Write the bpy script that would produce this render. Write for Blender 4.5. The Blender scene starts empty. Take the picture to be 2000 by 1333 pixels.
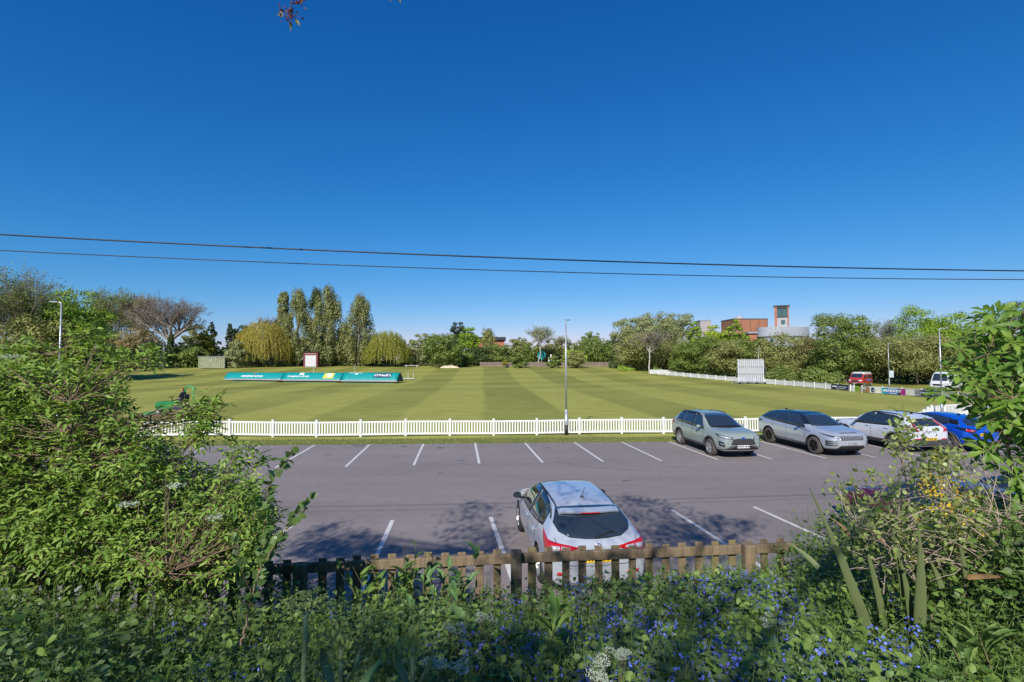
import bpy, bmesh, math, random
import numpy as np
from mathutils import Vector, Matrix
from mathutils.bvhtree import BVHTree
R = math.radians
sc = bpy.context.scene
col = sc.collection
random.seed(7); rng = np.random.default_rng(7)

# ------------------------------------------------------------------ camera
FPX = 960.0; CAMH = 4.0; HOR = 702.0
TH = math.atan((HOR-666.5)/FPX)
cam_d = bpy.data.cameras.new('camera'); cam = bpy.data.objects.new('camera', cam_d); col.objects.link(cam)
cam.location = (0,0,CAMH); cam.rotation_euler = (R(90)+TH, 0, 0)
cam_d.sensor_width = 36; cam_d.lens = FPX/2000*36; cam_d.clip_start = .05; cam_d.clip_end = 6000
sc.camera = cam
# ------------------------------------------------------------------ light
SUN_EL = 35.3; SUN_AZ = 197.3      # azimuth clockwise from +Y: behind the camera, a little to the left
se, sa = R(SUN_EL), R(SUN_AZ)
SUND = Vector((math.sin(sa)*math.cos(se), math.cos(sa)*math.cos(se), math.sin(se)))
sun_d = bpy.data.lights.new('sun','SUN'); sun = bpy.data.objects.new('sun', sun_d); col.objects.link(sun)
sun_d.energy = 4.8; sun_d.angle = R(.53); sun_d.color = (1,.945,.86)
sun.rotation_euler = SUND.to_track_quat('Z','Y').to_euler(); sun.location = (-30,-60,60)
w = bpy.data.worlds.new('World'); sc.world = w; w.use_nodes = True
nt = w.node_tree; nt.nodes.clear()
o_ = nt.nodes.new('ShaderNodeOutputWorld'); bg = nt.nodes.new('ShaderNodeBackground'); sky = nt.nodes.new('ShaderNodeTexSky')
sky.sky_type = 'NISHITA'; sky.sun_disc = False; sky.sun_elevation = se; sky.sun_rotation = sa
sky.air_density = 1.0; sky.dust_density = .1; sky.ozone_density = 2.5; sky.altitude = 0
# one grade for the whole sky: a contrast and gain per colour channel (polarised spring blue)
sep = nt.nodes.new('ShaderNodeSeparateColor'); com = nt.nodes.new('ShaderNodeCombineColor'); nt.links.new(sky.outputs[0], sep.inputs[0])
SKYG = ((1.95,.080),(1.0,.60),(.74,1.55))
for i,(ex,gn) in enumerate(SKYG):
    pw = nt.nodes.new('ShaderNodeMath'); pw.operation='POWER'; pw.inputs[1].default_value=ex
    ml = nt.nodes.new('ShaderNodeMath'); ml.operation='MULTIPLY'; ml.inputs[1].default_value=gn
    nt.links.new(sep.outputs[i], pw.inputs[0]); nt.links.new(pw.outputs[0], ml.inputs[0]); nt.links.new(ml.outputs[0], com.inputs[i])
nt.links.new(com.outputs[0], bg.inputs[0]); nt.links.new(bg.outputs[0], o_.inputs[0])
bg.inputs[1].default_value = .095
sc.view_settings.view_transform = 'Standard'; sc.view_settings.look = 'None'
sc.view_settings.exposure = .3; sc.view_settings.gamma = 1; sc.view_settings.use_curve_mapping = False
sc.cycles.max_bounces = 6; sc.cycles.transparent_max_bounces = 8
sc.cycles.use_denoising = True

# ------------------------------------------------------------------ helpers
def smooth(t): t = min(1,max(0,t)); return t*t*(3-2*t)
def rise(y): return 2.0*smooth((y-78)/66)
def ray(px,py):
    a=(px-1000)/FPX; b=-(py-666.5)/FPX; c,s=math.cos(TH),math.sin(TH)
    return Vector((a, c-b*s, s+b*c))
def at(px,py,Y):
    d=ray(px,py); return Vector((0,0,CAMH))+d*(Y/d.y)
def gnd(px,py):
    d=ray(px,py); t=3.0
    while t<900:
        p=Vector((0,0,CAMH))+d*t
        if p.z<=rise(p.y): return Vector((p.x,p.y,rise(p.y)))
        t+=.02 if t<60 else .2
    return Vector((0,0,CAMH))+d*900
def gy(px,Y,z=None):
    """ground point at pixel column px and depth Y"""
    return Vector(((px-1000)/FPX*Y, Y, rise(Y) if z is None else z))
def zof(py,Y): return at(1000,py,Y).z
def bank(x,y):
    v=y-.11*x
    pts=[(-40,2.6),(-3,2.55),(0,2.5),(1.5,2.32),(2.5,2.06),(3.5,1.76),(4.6,1.42),(4.9,1.25),(5.3,.95),(6.3,.0),(7,-.2)]
    z=pts[-1][1]
    for (a,za),(b,zb) in zip(pts,pts[1:]):
        if v<=b: z=za+(zb-za)*max(0,(v-a))/(b-a); break
    if v<5.3: z+=.42*smooth((x-2.2)/1.2)*smooth((5.6-v)/1.2)
    return z

def link(o,parent=None):
    col.objects.link(o)
    if parent is not None: o.parent=parent
    return o
def tag(o,label=None,cat=None,group=None,kind=None):
    if label: o['label']=label
    if cat: o['category']=cat
    if group: o['group']=group
    if kind: o['kind']=kind
    return o
def empty(name,loc=(0,0,0),rz=0):
    o=bpy.data.objects.new(name,None); o.location=loc; o.rotation_euler=(0,0,rz); o.empty_display_size=.3
    return link(o)
def mobj(name,verts,faces,mat=None,parent=None,smooth_=False,mats=None,fm=None):
    me=bpy.data.meshes.new(name); me.from_pydata([tuple(v) for v in verts],[],[tuple(f) for f in faces])
    if mats:
        for m in mats: me.materials.append(m)
        if fm is not None: me.polygons.foreach_set('material_index',fm)
    elif mat: me.materials.append(mat)
    if smooth_: me.polygons.foreach_set('use_smooth',[True]*len(me.polygons))
    me.update()
    return link(bpy.data.objects.new(name,me),parent)
def npmesh(name,V,F,mat,parent=None,smooth_=False):
    V=np.asarray(V,dtype=np.float32); F=np.asarray(F,dtype=np.int32)
    k=F.shape[1]; me=bpy.data.meshes.new(name)
    me.vertices.add(len(V)); me.vertices.foreach_set('co',V.ravel())
    me.loops.add(F.size); me.loops.foreach_set('vertex_index',F.ravel())
    me.polygons.add(len(F)); me.polygons.foreach_set('loop_start',np.arange(0,F.size,k,dtype=np.int32))
    if smooth_: me.polygons.foreach_set('use_smooth',np.ones(len(F),dtype=bool))
    me.materials.append(mat); me.update(calc_edges=True); me.validate()
    return link(bpy.data.objects.new(name,me),parent)

class MB:
    """collects shapes into one mesh"""
    def __init__(s): s.v=[]; s.f=[]
    def add(s,vs,fs):
        b=len(s.v); s.v+= [tuple(p) for p in vs]; s.f+=[tuple(i+b for i in f) for f in fs]; return s
    def box(s,c,size,rz=0,bev=0,M=None):
        bm=bmesh.new(); bmesh.ops.create_cube(bm,size=1)
        bmesh.ops.scale(bm,vec=size,verts=bm.verts)
        if bev: bmesh.ops.bevel(bm,geom=bm.edges[:],offset=bev,segments=2 if bev>.02 else 1,affect='EDGES',profile=.5)
        T=Matrix.Translation(c)@Matrix.Rotation(rz,4,'Z')
        if M is not None: T=M@T
        bm.transform(T); bm.verts.ensure_lookup_table()
        s.add([v.co[:] for v in bm.verts],[[v.index for v in f.verts] for f in bm.faces]); bm.free(); return s
    def tube(s,pts,r,n=8,cap=True):
        pts=[Vector(p) for p in pts]
        rs=r if isinstance(r,(list,tuple)) else [r]*len(pts)
        vs=[];fs=[]; ref=None
        for i,p in enumerate(pts):
            d=(pts[min(i+1,len(pts)-1)]-pts[max(i-1,0)]).normalized()
            if ref is None:
                ref=Vector((0,0,1)) if abs(d.z)<.9 else Vector((1,0,0))
            u=d.cross(ref)
            if u.length<1e-4: u=d.cross(Vector((.3,.9,.1)))
            u.normalize(); w_=d.cross(u).normalized(); ref=-w_ if False else ref
            for k in range(n):
                a=2*math.pi*k/n; vs.append(p+(u*math.cos(a)+w_*math.sin(a))*rs[i])
        for i in range(len(pts)-1):
            for k in range(n):
                a=i*n+k; b=i*n+(k+1)%n; fs.append((a,b,b+n,a+n))
        if cap: fs.append(tuple(range(n))[::-1]); fs.append(tuple(range(len(vs)-n,len(vs))))
        return s.add(vs,fs)
    def prism(s,poly,y0,y1,axis='y'):
        """extrude a polygon given in two coordinates along the third axis"""
        n=len(poly)
        def mk(a,b,t): return (a,t,b) if axis=='y' else ((t,a,b) if axis=='x' else (a,b,t))
        vs=[mk(a,b,y0) for a,b in poly]+[mk(a,b,y1) for a,b in poly]
        fs=[tuple(range(n)),tuple(range(2*n-1,n-1,-1))]+[(i,(i+1)%n,(i+1)%n+n,i+n) for i in range(n)]
        return s.add(vs,fs)
    def lathe(s,prof,n=24,M=None,axis='z'):
        vs=[];fs=[]
        for r,z in prof:
            for k in range(n):
                a=2*math.pi*k/n
                p=(r*math.cos(a),r*math.sin(a),z) if axis=='z' else (r*math.cos(a),z,r*math.sin(a))
                vs.append(M@Vector(p) if M is not None else p)
        for i in range(len(prof)-1):
            for k in range(n):
                a=i*n+k;b=i*n+(k+1)%n; fs.append((a,b,b+n,a+n))
        return s.add(vs,fs)
    def build(s,name,mat,parent=None,smooth_=False):
        o=mobj(name,s.v,s.f,mat,parent,smooth_)
        bm=bmesh.new(); bm.from_mesh(o.data); bmesh.ops.recalc_face_normals(bm,faces=bm.faces); bm.to_mesh(o.data); bm.free()
        return o
def text(s,size,mat,parent,M,name='lettering',bold=.0,ext=.002,sx=1,align='CENTER'):
    cu=bpy.data.curves.new(name,'FONT'); cu.body=s; cu.size=size; cu.align_x=align; cu.align_y='CENTER'; cu.extrude=ext; cu.offset=bold; cu.resolution_u=2
    t=bpy.data.objects.new('tmp',cu); col.objects.link(t)
    dg=bpy.context.evaluated_depsgraph_get(); me=bpy.data.meshes.new_from_object(t.evaluated_get(dg))
    bpy.data.objects.remove(t); bpy.data.curves.remove(cu)
    me.name=name; me.materials.clear(); me.materials.append(mat)
    me.transform(Matrix.Diagonal((sx,1,1,1)))
    me.transform(M); return link(bpy.data.objects.new(name,me),parent)
def copy_tree(o,parent=None):
    c=o.copy(); col.objects.link(c); c.parent=parent
    for ch in list(o.children): copy_tree(ch,c)
    return c

# ------------------------------------------------------------------ materials
def newmat(name):
    m=bpy.data.materials.new(name); m.use_nodes=True; n=m.node_tree; return m,n,n.nodes['Principled BSDF']
def pm(name,c,rough=.6,metal=0,spec=.5,coat=0,var=0,scale=8,bump=0,bscale=60,c2=None,emit=None):
    m,n,b=newmat(name)
    b.inputs['Base Color'].default_value=(*c,1); b.inputs['Roughness'].default_value=rough; b.inputs['Metallic'].default_value=metal
    b.inputs['Specular IOR Level'].default_value=spec
    if coat: b.inputs['Coat Weight'].default_value=coat; b.inputs['Coat Roughness'].default_value=.03
    if var or c2:
        tc=n.nodes.new('ShaderNodeTexCoord'); no=n.nodes.new('ShaderNodeTexNoise'); no.inputs['Scale'].default_value=scale; no.inputs['Detail'].default_value=6; no.inputs['Roughness'].default_value=.65
        n.links.new(tc.outputs['Object'],no.inputs['Vector'])
        mx=n.nodes.new('ShaderNodeMix'); mx.data_type='RGBA'
        a=tuple(x*(1-var) for x in c); d=tuple(x*(1+var) for x in c) if c2 is None else c2
        mx.inputs[6].default_value=(*a,1); mx.inputs[7].default_value=(*d,1)
        rp=n.nodes.new('ShaderNodeMapRange'); rp.inputs[1].default_value=.3; rp.inputs[2].default_value=.7
        n.links.new(no.outputs[0],rp.inputs[0]); n.links.new(rp.outputs[0],mx.inputs[0]); n.links.new(mx.outputs[2],b.inputs['Base Color'])
    if bump:
        tc=n.nodes.new('ShaderNodeTexCoord'); no=n.nodes.new('ShaderNodeTexNoise'); no.inputs['Scale'].default_value=bscale; no.inputs['Detail'].default_value=4
        n.links.new(tc.outputs['Object'],no.inputs['Vector'])
        bu=n.nodes.new('ShaderNodeBump'); bu.inputs['Strength'].default_value=bump; bu.inputs['Distance'].default_value=.02
        n.links.new(no.outputs[0],bu.inputs['Height']); n.links.new(bu.outputs[0],b.inputs['Normal'])
    return m
def leafm(name,c1,c2,trans=.3,rough=.5,spec=.35,c3=None):
    """leaf material: colour differs leaf by leaf, light passes through"""
    m,n,b=newmat(name); L=n.links
    g=n.nodes.new('ShaderNodeNewGeometry'); cr=n.nodes.new('ShaderNodeValToRGB')
    cr.color_ramp.elements[0].color=(*c1,1); cr.color_ramp.elements[1].color=(*c2,1)
    if c3:
        e=cr.color_ramp.elements.new(.93); e.color=(*c2,1); cr.color_ramp.elements[-1].color=(*c3,1)
    L.new(g.outputs['Random Per Island'],cr.inputs[0])
    L.new(cr.outputs[0],b.inputs['Base Color']); b.inputs['Roughness'].default_value=rough; b.inputs['Specular IOR Level'].default_value=spec
    if trans>0:
        tr=n.nodes.new('ShaderNodeBsdfTranslucent'); mx=n.nodes.new('ShaderNodeMixShader'); mx.inputs[0].default_value=trans
        hu=n.nodes.new('ShaderNodeHueSaturation'); hu.inputs['Saturation'].default_value=1.15; hu.inputs['Value'].default_value=1.5; hu.inputs['Hue'].default_value=.485
        L.new(cr.outputs[0],hu.inputs['Color']); L.new(hu.outputs[0],tr.inputs['Color'])
        L.new(b.outputs[0],mx.inputs[1]); L.new(tr.outputs[0],mx.inputs[2]); L.new(mx.outputs[0],n.nodes['Material Output'].inputs[0])
    return m
M={}
M['bark']=pm('bark',(.13,.105,.08),.9,var=.4,scale=3,bump=.6,bscale=12)
M['bark_pale']=pm('pale bark',(.42,.39,.34),.85,var=.35,scale=2.5,bump=.4,bscale=10)
M['bark_grey']=pm('grey bark',(.22,.19,.16),.9,var=.35,scale=3)
M['twig']=pm('twig bark',(.20,.14,.09),.85,var=.35,scale=20)
M['twig_pale']=pm('dry twig',(.34,.27,.21),.85,var=.3,scale=20)
M['white']=pm('white painted plastic',(.74,.74,.72),.42,var=.05,scale=1.2)
M['white_far']=pm('white paint',(.66,.66,.66),.5,var=.06,scale=1.5)
M['steel']=pm('galvanised steel',(.42,.44,.47),.42,metal=.55,var=.12,scale=6)
M['black']=pm('black plastic',(.018,.018,.019),.55)
M['rubber']=pm('tyre rubber',(.022,.021,.020),.85,var=.25,scale=9,bump=.3,bscale=40)
M['rubber_dusty']=pm('dusty tyre rubber',(.075,.066,.058),.9,var=.35,scale=9)
def glassm(name,c=(.022,.032,.042)):
    return pm(name,c,.04,spec=.9,coat=.6)
M['glass']=glassm('tinted glass'); M['trim']=pm('gloss black trim',(.012,.012,.013),.18)
M['clad']=pm('grey plastic cladding',(.06,.06,.062),.6,var=.1,scale=30)
M['red_lens']=pm('red lamp lens',(.42,.008,.012),.12,coat=1,var=.25,scale=30); M['clear_lens']=pm('clear lamp lens',(.62,.62,.64),.08,metal=.45,coat=1,var=.3,scale=25)
M['lens_dark']=pm('smoked lamp lens',(.06,.062,.068),.08,coat=1)
M['chrome']=pm('satin chrome',(.62,.63,.65),.2,metal=.95)
M['alloy']=pm('silver alloy',(.50,.50,.52),.3,metal=.7); M['alloy_black']=pm('black alloy',(.02,.02,.022),.2,metal=.3)
M['plate_w']=pm('white plate',(.78,.78,.76),.45); M['plate_y']=pm('yellow plate',(.80,.52,.02),.45); M['ink']=pm('black print',(.01,.01,.01),.5)
M['interior']=pm('dark cabin lining',(.02,.02,.022),.8)
# ------------------------------------------------------------------ ground
def grass_mat():
    m,n,b=newmat('mown outfield grass'); L=n.links
    g=n.nodes.new('ShaderNodeNewGeometry'); sp=n.nodes.new('ShaderNodeSeparateXYZ'); L.new(g.outputs['Position'],sp.inputs[0])
    def math_(op,a,b_=None,c=None):
        x=n.nodes.new('ShaderNodeMath'); x.operation=op
        for i,v in enumerate((a,b_,c)):
            if v is None: continue
            if isinstance(v,(int,float)): x.inputs[i].default_value=v
            else: L.new(v,x.inputs[i])
        return x.outputs[0]
    def noise(scale,det=4,vec=None,ro=.6):
        x=n.nodes.new('ShaderNodeTexNoise'); x.inputs['Scale'].default_value=scale; x.inputs['Detail'].default_value=det; x.inputs['Roughness'].default_value=ro
        L.new(vec if vec is not None else g.outputs['Position'],x.inputs['Vector']); return x.outputs[0]
    def maprange(v,a,b_,c=0,d=1):
        x=n.nodes.new('ShaderNodeMapRange'); x.interpolation_type='SMOOTHSTEP'
        x.inputs[1].default_value=a; x.inputs[2].default_value=b_; x.inputs[3].default_value=c; x.inputs[4].default_value=d; L.new(v,x.inputs[0]); return x.outputs[0]
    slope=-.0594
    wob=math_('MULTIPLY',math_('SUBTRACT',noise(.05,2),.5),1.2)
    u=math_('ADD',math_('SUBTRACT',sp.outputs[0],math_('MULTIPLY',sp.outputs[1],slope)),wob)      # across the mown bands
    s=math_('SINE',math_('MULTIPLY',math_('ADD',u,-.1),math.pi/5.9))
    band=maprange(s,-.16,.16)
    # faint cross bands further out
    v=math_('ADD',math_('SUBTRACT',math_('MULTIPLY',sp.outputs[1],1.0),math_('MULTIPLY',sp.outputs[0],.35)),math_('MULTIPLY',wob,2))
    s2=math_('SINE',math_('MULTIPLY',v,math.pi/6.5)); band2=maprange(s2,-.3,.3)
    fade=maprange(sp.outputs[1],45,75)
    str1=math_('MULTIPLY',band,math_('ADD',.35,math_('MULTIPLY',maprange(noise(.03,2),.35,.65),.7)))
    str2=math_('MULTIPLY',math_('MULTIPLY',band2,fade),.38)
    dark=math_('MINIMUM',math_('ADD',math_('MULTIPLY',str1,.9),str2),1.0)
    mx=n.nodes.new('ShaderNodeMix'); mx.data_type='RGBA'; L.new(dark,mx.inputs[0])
    mx.inputs[6].default_value=(.300,.300,.066,1); mx.inputs[7].default_value=(.192,.202,.041,1)  # pale and dark bands put the sheen of leaning grass into the colour
    # patchy wear and fine grain
    pt=n.nodes.new('ShaderNodeMix'); pt.data_type='RGBA'; pt.blend_type='MULTIPLY'
    mp=n.nodes.new('ShaderNodeMapping'); mp.inputs['Scale'].default_value=(.35,1.6,1); L.new(g.outputs['Position'],mp.inputs[0])
    grain=maprange(noise(.9,8,mp.outputs[0],.75),.3,.7,.80,1.2)
    fine=maprange(noise(9,6,None,.75),.3,.7,.78,1.22)
    gg=math_('MULTIPLY',grain,fine)
    cm=n.nodes.new('ShaderNodeCombineXYZ')
    L.new(gg,cm.inputs[0]); L.new(gg,cm.inputs[1]); L.new(math_('POWER',gg,1.4),cm.inputs[2])
    pt.inputs[0].default_value=1; L.new(mx.outputs[2],pt.inputs[6]); L.new(cm.outputs[0],pt.inputs[7])
    # straw patches
    st=n.nodes.new('ShaderNodeMix'); st.data_type='RGBA'; L.new(maprange(noise(.22,5),.55,.75,0,.5),st.inputs[0]); L.new(pt.outputs[2],st.inputs[6]); st.inputs[7].default_value=(.32,.28,.09,1)
    # greener rough grass beyond the field edge
    L.new(st.outputs[2],b.inputs['Base Color']); b.inputs['Roughness'].default_value=.85; b.inputs['Specular IOR Level'].default_value=.15
    bu=n.nodes.new('ShaderNodeBump'); bu.inputs['Strength'].default_value=.5; bu.inputs['Distance'].default_value=.03
    L.new(noise(25,5,None,.7),bu.inputs['Height']); L.new(bu.outputs[0],b.inputs['Normal'])
    return m
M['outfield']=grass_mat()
M['verge']=pm('rough verge grass',(.115,.17,.028),.9,spec=.1,c2=(.22,.20,.075),var=.15,scale=1.3,bump=.8,bscale=14)
M['soil']=pm('dark leaf mould',(.030,.026,.016),.95,var=.4,scale=6,bump=.6,bscale=20)
def sheet(name,xs,ys,zf,mat):
    V=[(x,y,zf(x,y)) for y in ys for x in xs]; nx=len(xs)
    F=[(j*nx+i,j*nx+i+1,(j+1)*nx+i+1,(j+1)*nx+i) for j in range(len(ys)-1) for i in range(nx-1)]
    o=mobj(name,V,F,mat,smooth_=True); tag(o,kind='structure'); return o
xs=[-2500,-1200,-600,-400,-300]+list(range(-250,260,10))+[300,400,600,1200,2500]
ys=[-600,-200,-60,-20,0,5]+list(range(10,240,5))+[250,300,400,600,1000,2000,4000]
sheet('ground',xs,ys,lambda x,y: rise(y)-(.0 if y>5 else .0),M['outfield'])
# the planted bank the photographer stands on
bx=[-40,-20,-12]+list(np.arange(-8,8.01,.4))+[12,20,40]
byv=[-40,-20,-8,-3,-1,0,.8,1.5,2,2.5,3,3.5,4,4.5,4.8,5.3,5.6,6.3,7]
V=[(x,v+.11*x,bank(x,v+.11*x)) for v in byv for x in bx]; nx=len(bx)
F=[(j*nx+i,j*nx+i+1,(j+1)*nx+i+1,(j+1)*nx+i) for j in range(len(byv)-1) for i in range(nx-1)]
tag(mobj('bank',V,F,M['soil'],smooth_=True),kind='structure')

# ------------------------------------------------------------------ asphalt car park
def asphalt():
    m,n,b=newmat('worn asphalt'); L=n.links
    g=n.nodes.new('ShaderNodeNewGeometry')
    def noise(scale,det=5,ro=.6,vec=None):
        x=n.nodes.new('ShaderNodeTexNoise'); x.inputs['Scale'].default_value=scale; x.inputs['Detail'].default_value=det; x.inputs['Roughness'].default_value=ro
        L.new(vec if vec is not None else g.outputs['Position'],x.inputs['Vector']); return x.outputs[0]
    def mr(v,a,b_,c,d):
        x=n.nodes.new('ShaderNodeMapRange'); x.inputs[1].default_value=a;x.inputs[2].default_value=b_;x.inputs[3].default_value=c;x.inputs[4].default_value=d; L.new(v,x.inputs[0]); return x.outputs[0]
    def mul(a,c):
        x=n.nodes.new('ShaderNodeMath'); x.operation='MULTIPLY'; L.new(a,x.inputs[0])
        L.new(c,x.inputs[1]) if not isinstance(c,(int,float)) else None
        return x.outputs[0]
    mp=n.nodes.new('ShaderNodeMapping'); mp.inputs['Scale'].default_value=(.25,1.3,1); mp.inputs['Rotation'].default_value=(0,0,-.07); L.new(g.outputs['Position'],mp.inputs[0])
    f=mul(mul(mr(noise(.5,4,.6,mp.outputs[0]),.3,.7,.90,1.09),mr(noise(3,5),.3,.7,.94,1.06)),mr(noise(170,2,.7),.25,.75,.70,1.30))
    f=mul(f,mr(noise(1.1,3),.66,.74,1.0,.80)); f=mul(f,mr(noise(5.5,2),.70,.76,1.0,.72)); f=mul(f,mr(noise(.12,4),.35,.65,.94,1.06))
    c=n.nodes.new('ShaderNodeMix'); c.data_type='RGBA'; c.blend_type='MULTIPLY'; c.inputs[0].default_value=1
    c.inputs[6].default_value=(.216,.187,.182,1)
    cx=n.nodes.new('ShaderNodeCombineXYZ')
    for i in range(3): L.new(f,cx.inputs[i])
    L.new(cx.outputs[0],c.inputs[7]); L.new(c.outputs[2],b.inputs['Base Color'])
    b.inputs['Roughness'].default_value=.88; b.inputs['Specular IOR Level'].default_value=.25
    bu=n.nodes.new('ShaderNodeBump'); bu.inputs['Strength'].default_value=.35; bu.inputs['Distance'].default_value=.006
    L.new(noise(140,3),bu.inputs['Height']); L.new(bu.outputs[0],b.inputs['Normal'])
    return m
M['asphalt']=asphalt()
def edge_pts(a,b,n,amp,seed):
    r=random.Random(seed); return [a.lerp(b,i/n)+Vector((0,r.uniform(-amp,amp),0)) for i in range(n+1)]
eL=gnd(350,871.5); eR=gnd(1306,863.5); d=(eR-eL).normalized()
far=edge_pts(eL-d*40,eL+d*31,190,.05,3)
far+= [Vector((24,29,0)),Vector((30,35,0)),Vector((40.5,38,0)),Vector((75,42,0))]
poly=[(-60,5.9-6.6)]+[(p.x,p.y) for p in far]+[(75,6),(60,5.9+.11*60)]
poly[0]=(-60,-.8)
bm=bmesh.new(); vs=[bm.verts.new((x,y,.006)) for x,y in poly]; f=bm.faces.new(vs); f.normal_update()
if f.normal.z<0: f.normal_flip()
me=bpy.data.meshes.new('car_park'); bmesh.ops.triangulate(bm,faces=bm.faces); bm.to_mesh(me); bm.free(); me.materials.append(M['asphalt'])
car_park=link(bpy.data.objects.new('car_park',me)); tag(car_park,kind='structure')
A_=eL-d*40; nv_=Vector((-d.y,d.x,0)); vv=[]
for i in range(72): c_=A_+d*i; vv+=[c_-nv_*.25, c_+nv_*(1.55+.1*math.sin(i*1.7))]
vg=mobj('verge',[(p.x,p.y,.003) for p in vv],[(2*i,2*i+2,2*i+3,2*i+1) for i in range(71)],M['verge']); tag(vg,kind='structure')
# verge strip of lighter, rougher grass between asphalt and white fence: real tufts along the edges
M['paint']=pm('worn white road paint',(.52,.50,.48),.7,c2=(.66,.64,.61),var=.1,scale=9)
def line(p,q,w=.1,z=.011):
    p=Vector(p);q=Vector(q); dd=(q-p).normalized(); s=Vector((-dd.y,dd.x,0))*w/2
    r=random.Random(int(p.x*100)); A=[];B=[]
    for i in range(9):
        c=p.lerp(q,i/8); A.append(c+s*(1+r.uniform(-.08,.08))); B.append(c-s*(1+r.uniform(-.08,.08)))
    V=[(v.x,v.y,z) for v in A+B]; F=[(i+9,i+10,i+1,i) for i in range(8)]
    return mobj('parking_line',V,F,M['paint'],car_park)
far_l=[((508,872.5),(455,893)),((615,870),(537,915)),((722,869),(675,912.5)),((827,868),(808,909.5)),((928,866.5),(936,906.5)),((1025,865.5),(1060,904.5)),((1121,864.5),(1178,902.5)),((1214,864),(1292,901)),((1306,863.5),(1402,899)),((1396,863),(1508,898)),((1483,862.5),(1613,896)),((1570,862),(1711,894.5)),((1655,861),(1808,893)),((1738,860),(1902,891)),((1820,859),(1990,889)),((402,874),(350,893)),((296,876),(210,900)),((190,878),(80,905))]
for a,b in far_l: line(gnd(*a),gnd(*b))
near_l=[((767,1017),(732,1095)),((958,1011),(986,1090)),((1140,1004),(1205,1082)),((1313,998),(1425,1069)),((1472,991),(1600,1049)),((1634,988),(1790,1047)),((575,1025),(470,1100)),((380,1030),(230,1110)),((1785,980),(1960,1030))]
for a,b in near_l:
    p=gnd(*a);q=gnd(*b); dd=(q-p).normalized(); line(p,p+dd*4.6,.1)
# sealed crack line and leaf litter at the lot edge
M['tar']=pm('bitumen seal',(.035,.033,.036),.6)
def strip(pts,w,mat,name,z):
    A=[];B=[]
    for i,p in enumerate(pts):
        dd=(pts[min(i+1,len(pts)-1)]-pts[max(0,i-1)]).normalized(); s=Vector((-dd.y,dd.x,0))*w*random.uniform(.6,1.3)/2; A.append(p+s);B.append(p-s)
    n=len(pts); return mobj(name,[(v.x,v.y,z) for v in A+B],[(i+n,i+n+1,i+1,i) for i in range(n-1)],mat,car_park)
cr=[gnd(x,y) for x,y in ((1085,902),(1120,908),(1160,914),(1200,917),(1240,919),(1290,919.5))]
cr2=[]
for a,b in zip(cr,cr[1:]): cr2+=[a.lerp(b,t)+Vector((random.uniform(-.02,.02),random.uniform(-.02,.02),0)) for t in (0,.25,.5,.75)]
strip(cr2,.022,M['tar'],'crack_seal',.010)
for k,(px,py,w) in enumerate(((700,871,.5),(790,873,.35),(860,875.5,.3),(770,892,.2),(1068,875,.3),(900,900,.22),(640,889,.2),(1222,940,.2),(860,925,.18))):
    c=gnd(px,py); n=9; V=[(c.x+w*.5*math.cos(a)*random.uniform(.6,1.1)*1.5,c.y+w*.35*math.sin(a)*random.uniform(.6,1.1),.0095) for a in [2*math.pi*i/n for i in range(n)]]
    mobj('oil_stain',V,[tuple(range(n))],M['tar'] if k in(2,) else pm('oil stain',(.085,.075,.082),.5,var=.2,scale=5),car_park)

# ------------------------------------------------------------------ white boundary fence (near)
fpts=[gnd(-260,868),gnd(0,861),gnd(427,853),gnd(688,854.3),gnd(930,851),gnd(1228,848.3),gnd(1475,845.7),gnd(1700,842)]
fpts+= [Vector((24.3,29.4,0)),Vector((29.5,34.6,0)),Vector((40.8,38.2,0))]
def resample(pts,step):
    out=[pts[0].copy()]; acc=0
    for a,b in zip(pts,pts[1:]):
        L=(b-a).length; t=step-acc
        while t<=L: out.append(a.lerp(b,t/L)); t+=step
        acc=(L-(t-step))
    return out
fence=tag(empty('picket_fence',fpts[2]),'low white picket fence along the near edge of the field behind the parked cars','fence')
org=fpts[2]
post_me=None; picket_me=None
def shared(name,me,loc,rz,parent,sc_=None):
    o=bpy.data.objects.new(name,me); link(o,parent); o.location=loc; o.rotation_euler=(0,0,rz)
    if sc_: o.scale=sc_
    return o
mb=MB(); mb.box((0,0,.43),(.11,.11,.86),bev=.008); mb.v+=[]; 
mb.box((0,0,.875),(.135,.135,.03),bev=.008)
tmp=mb.build('post',M['white']); post_me=tmp.data; bpy.data.objects.remove(tmp)
mb=MB(); mb.box((0,0,0),(.068,.022,.56),bev=.004); tmp=mb.build('picket',M['white']); picket_me=tmp.data; bpy.data.objects.remove(tmp)
posts=resample(fpts,2.28); r_=random.Random(5)
dz=[.0+.02*math.sin(i*1.3) for i in range(len(posts))]
np_=0; stuffp=MB()
order=sorted(range(len(posts)-1),key=lambda i:(posts[i].x-3)**2)
for i,p in enumerate(posts): shared('post',post_me,Vector((p.x,p.y,dz[i]))-org,0,fence)
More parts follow.
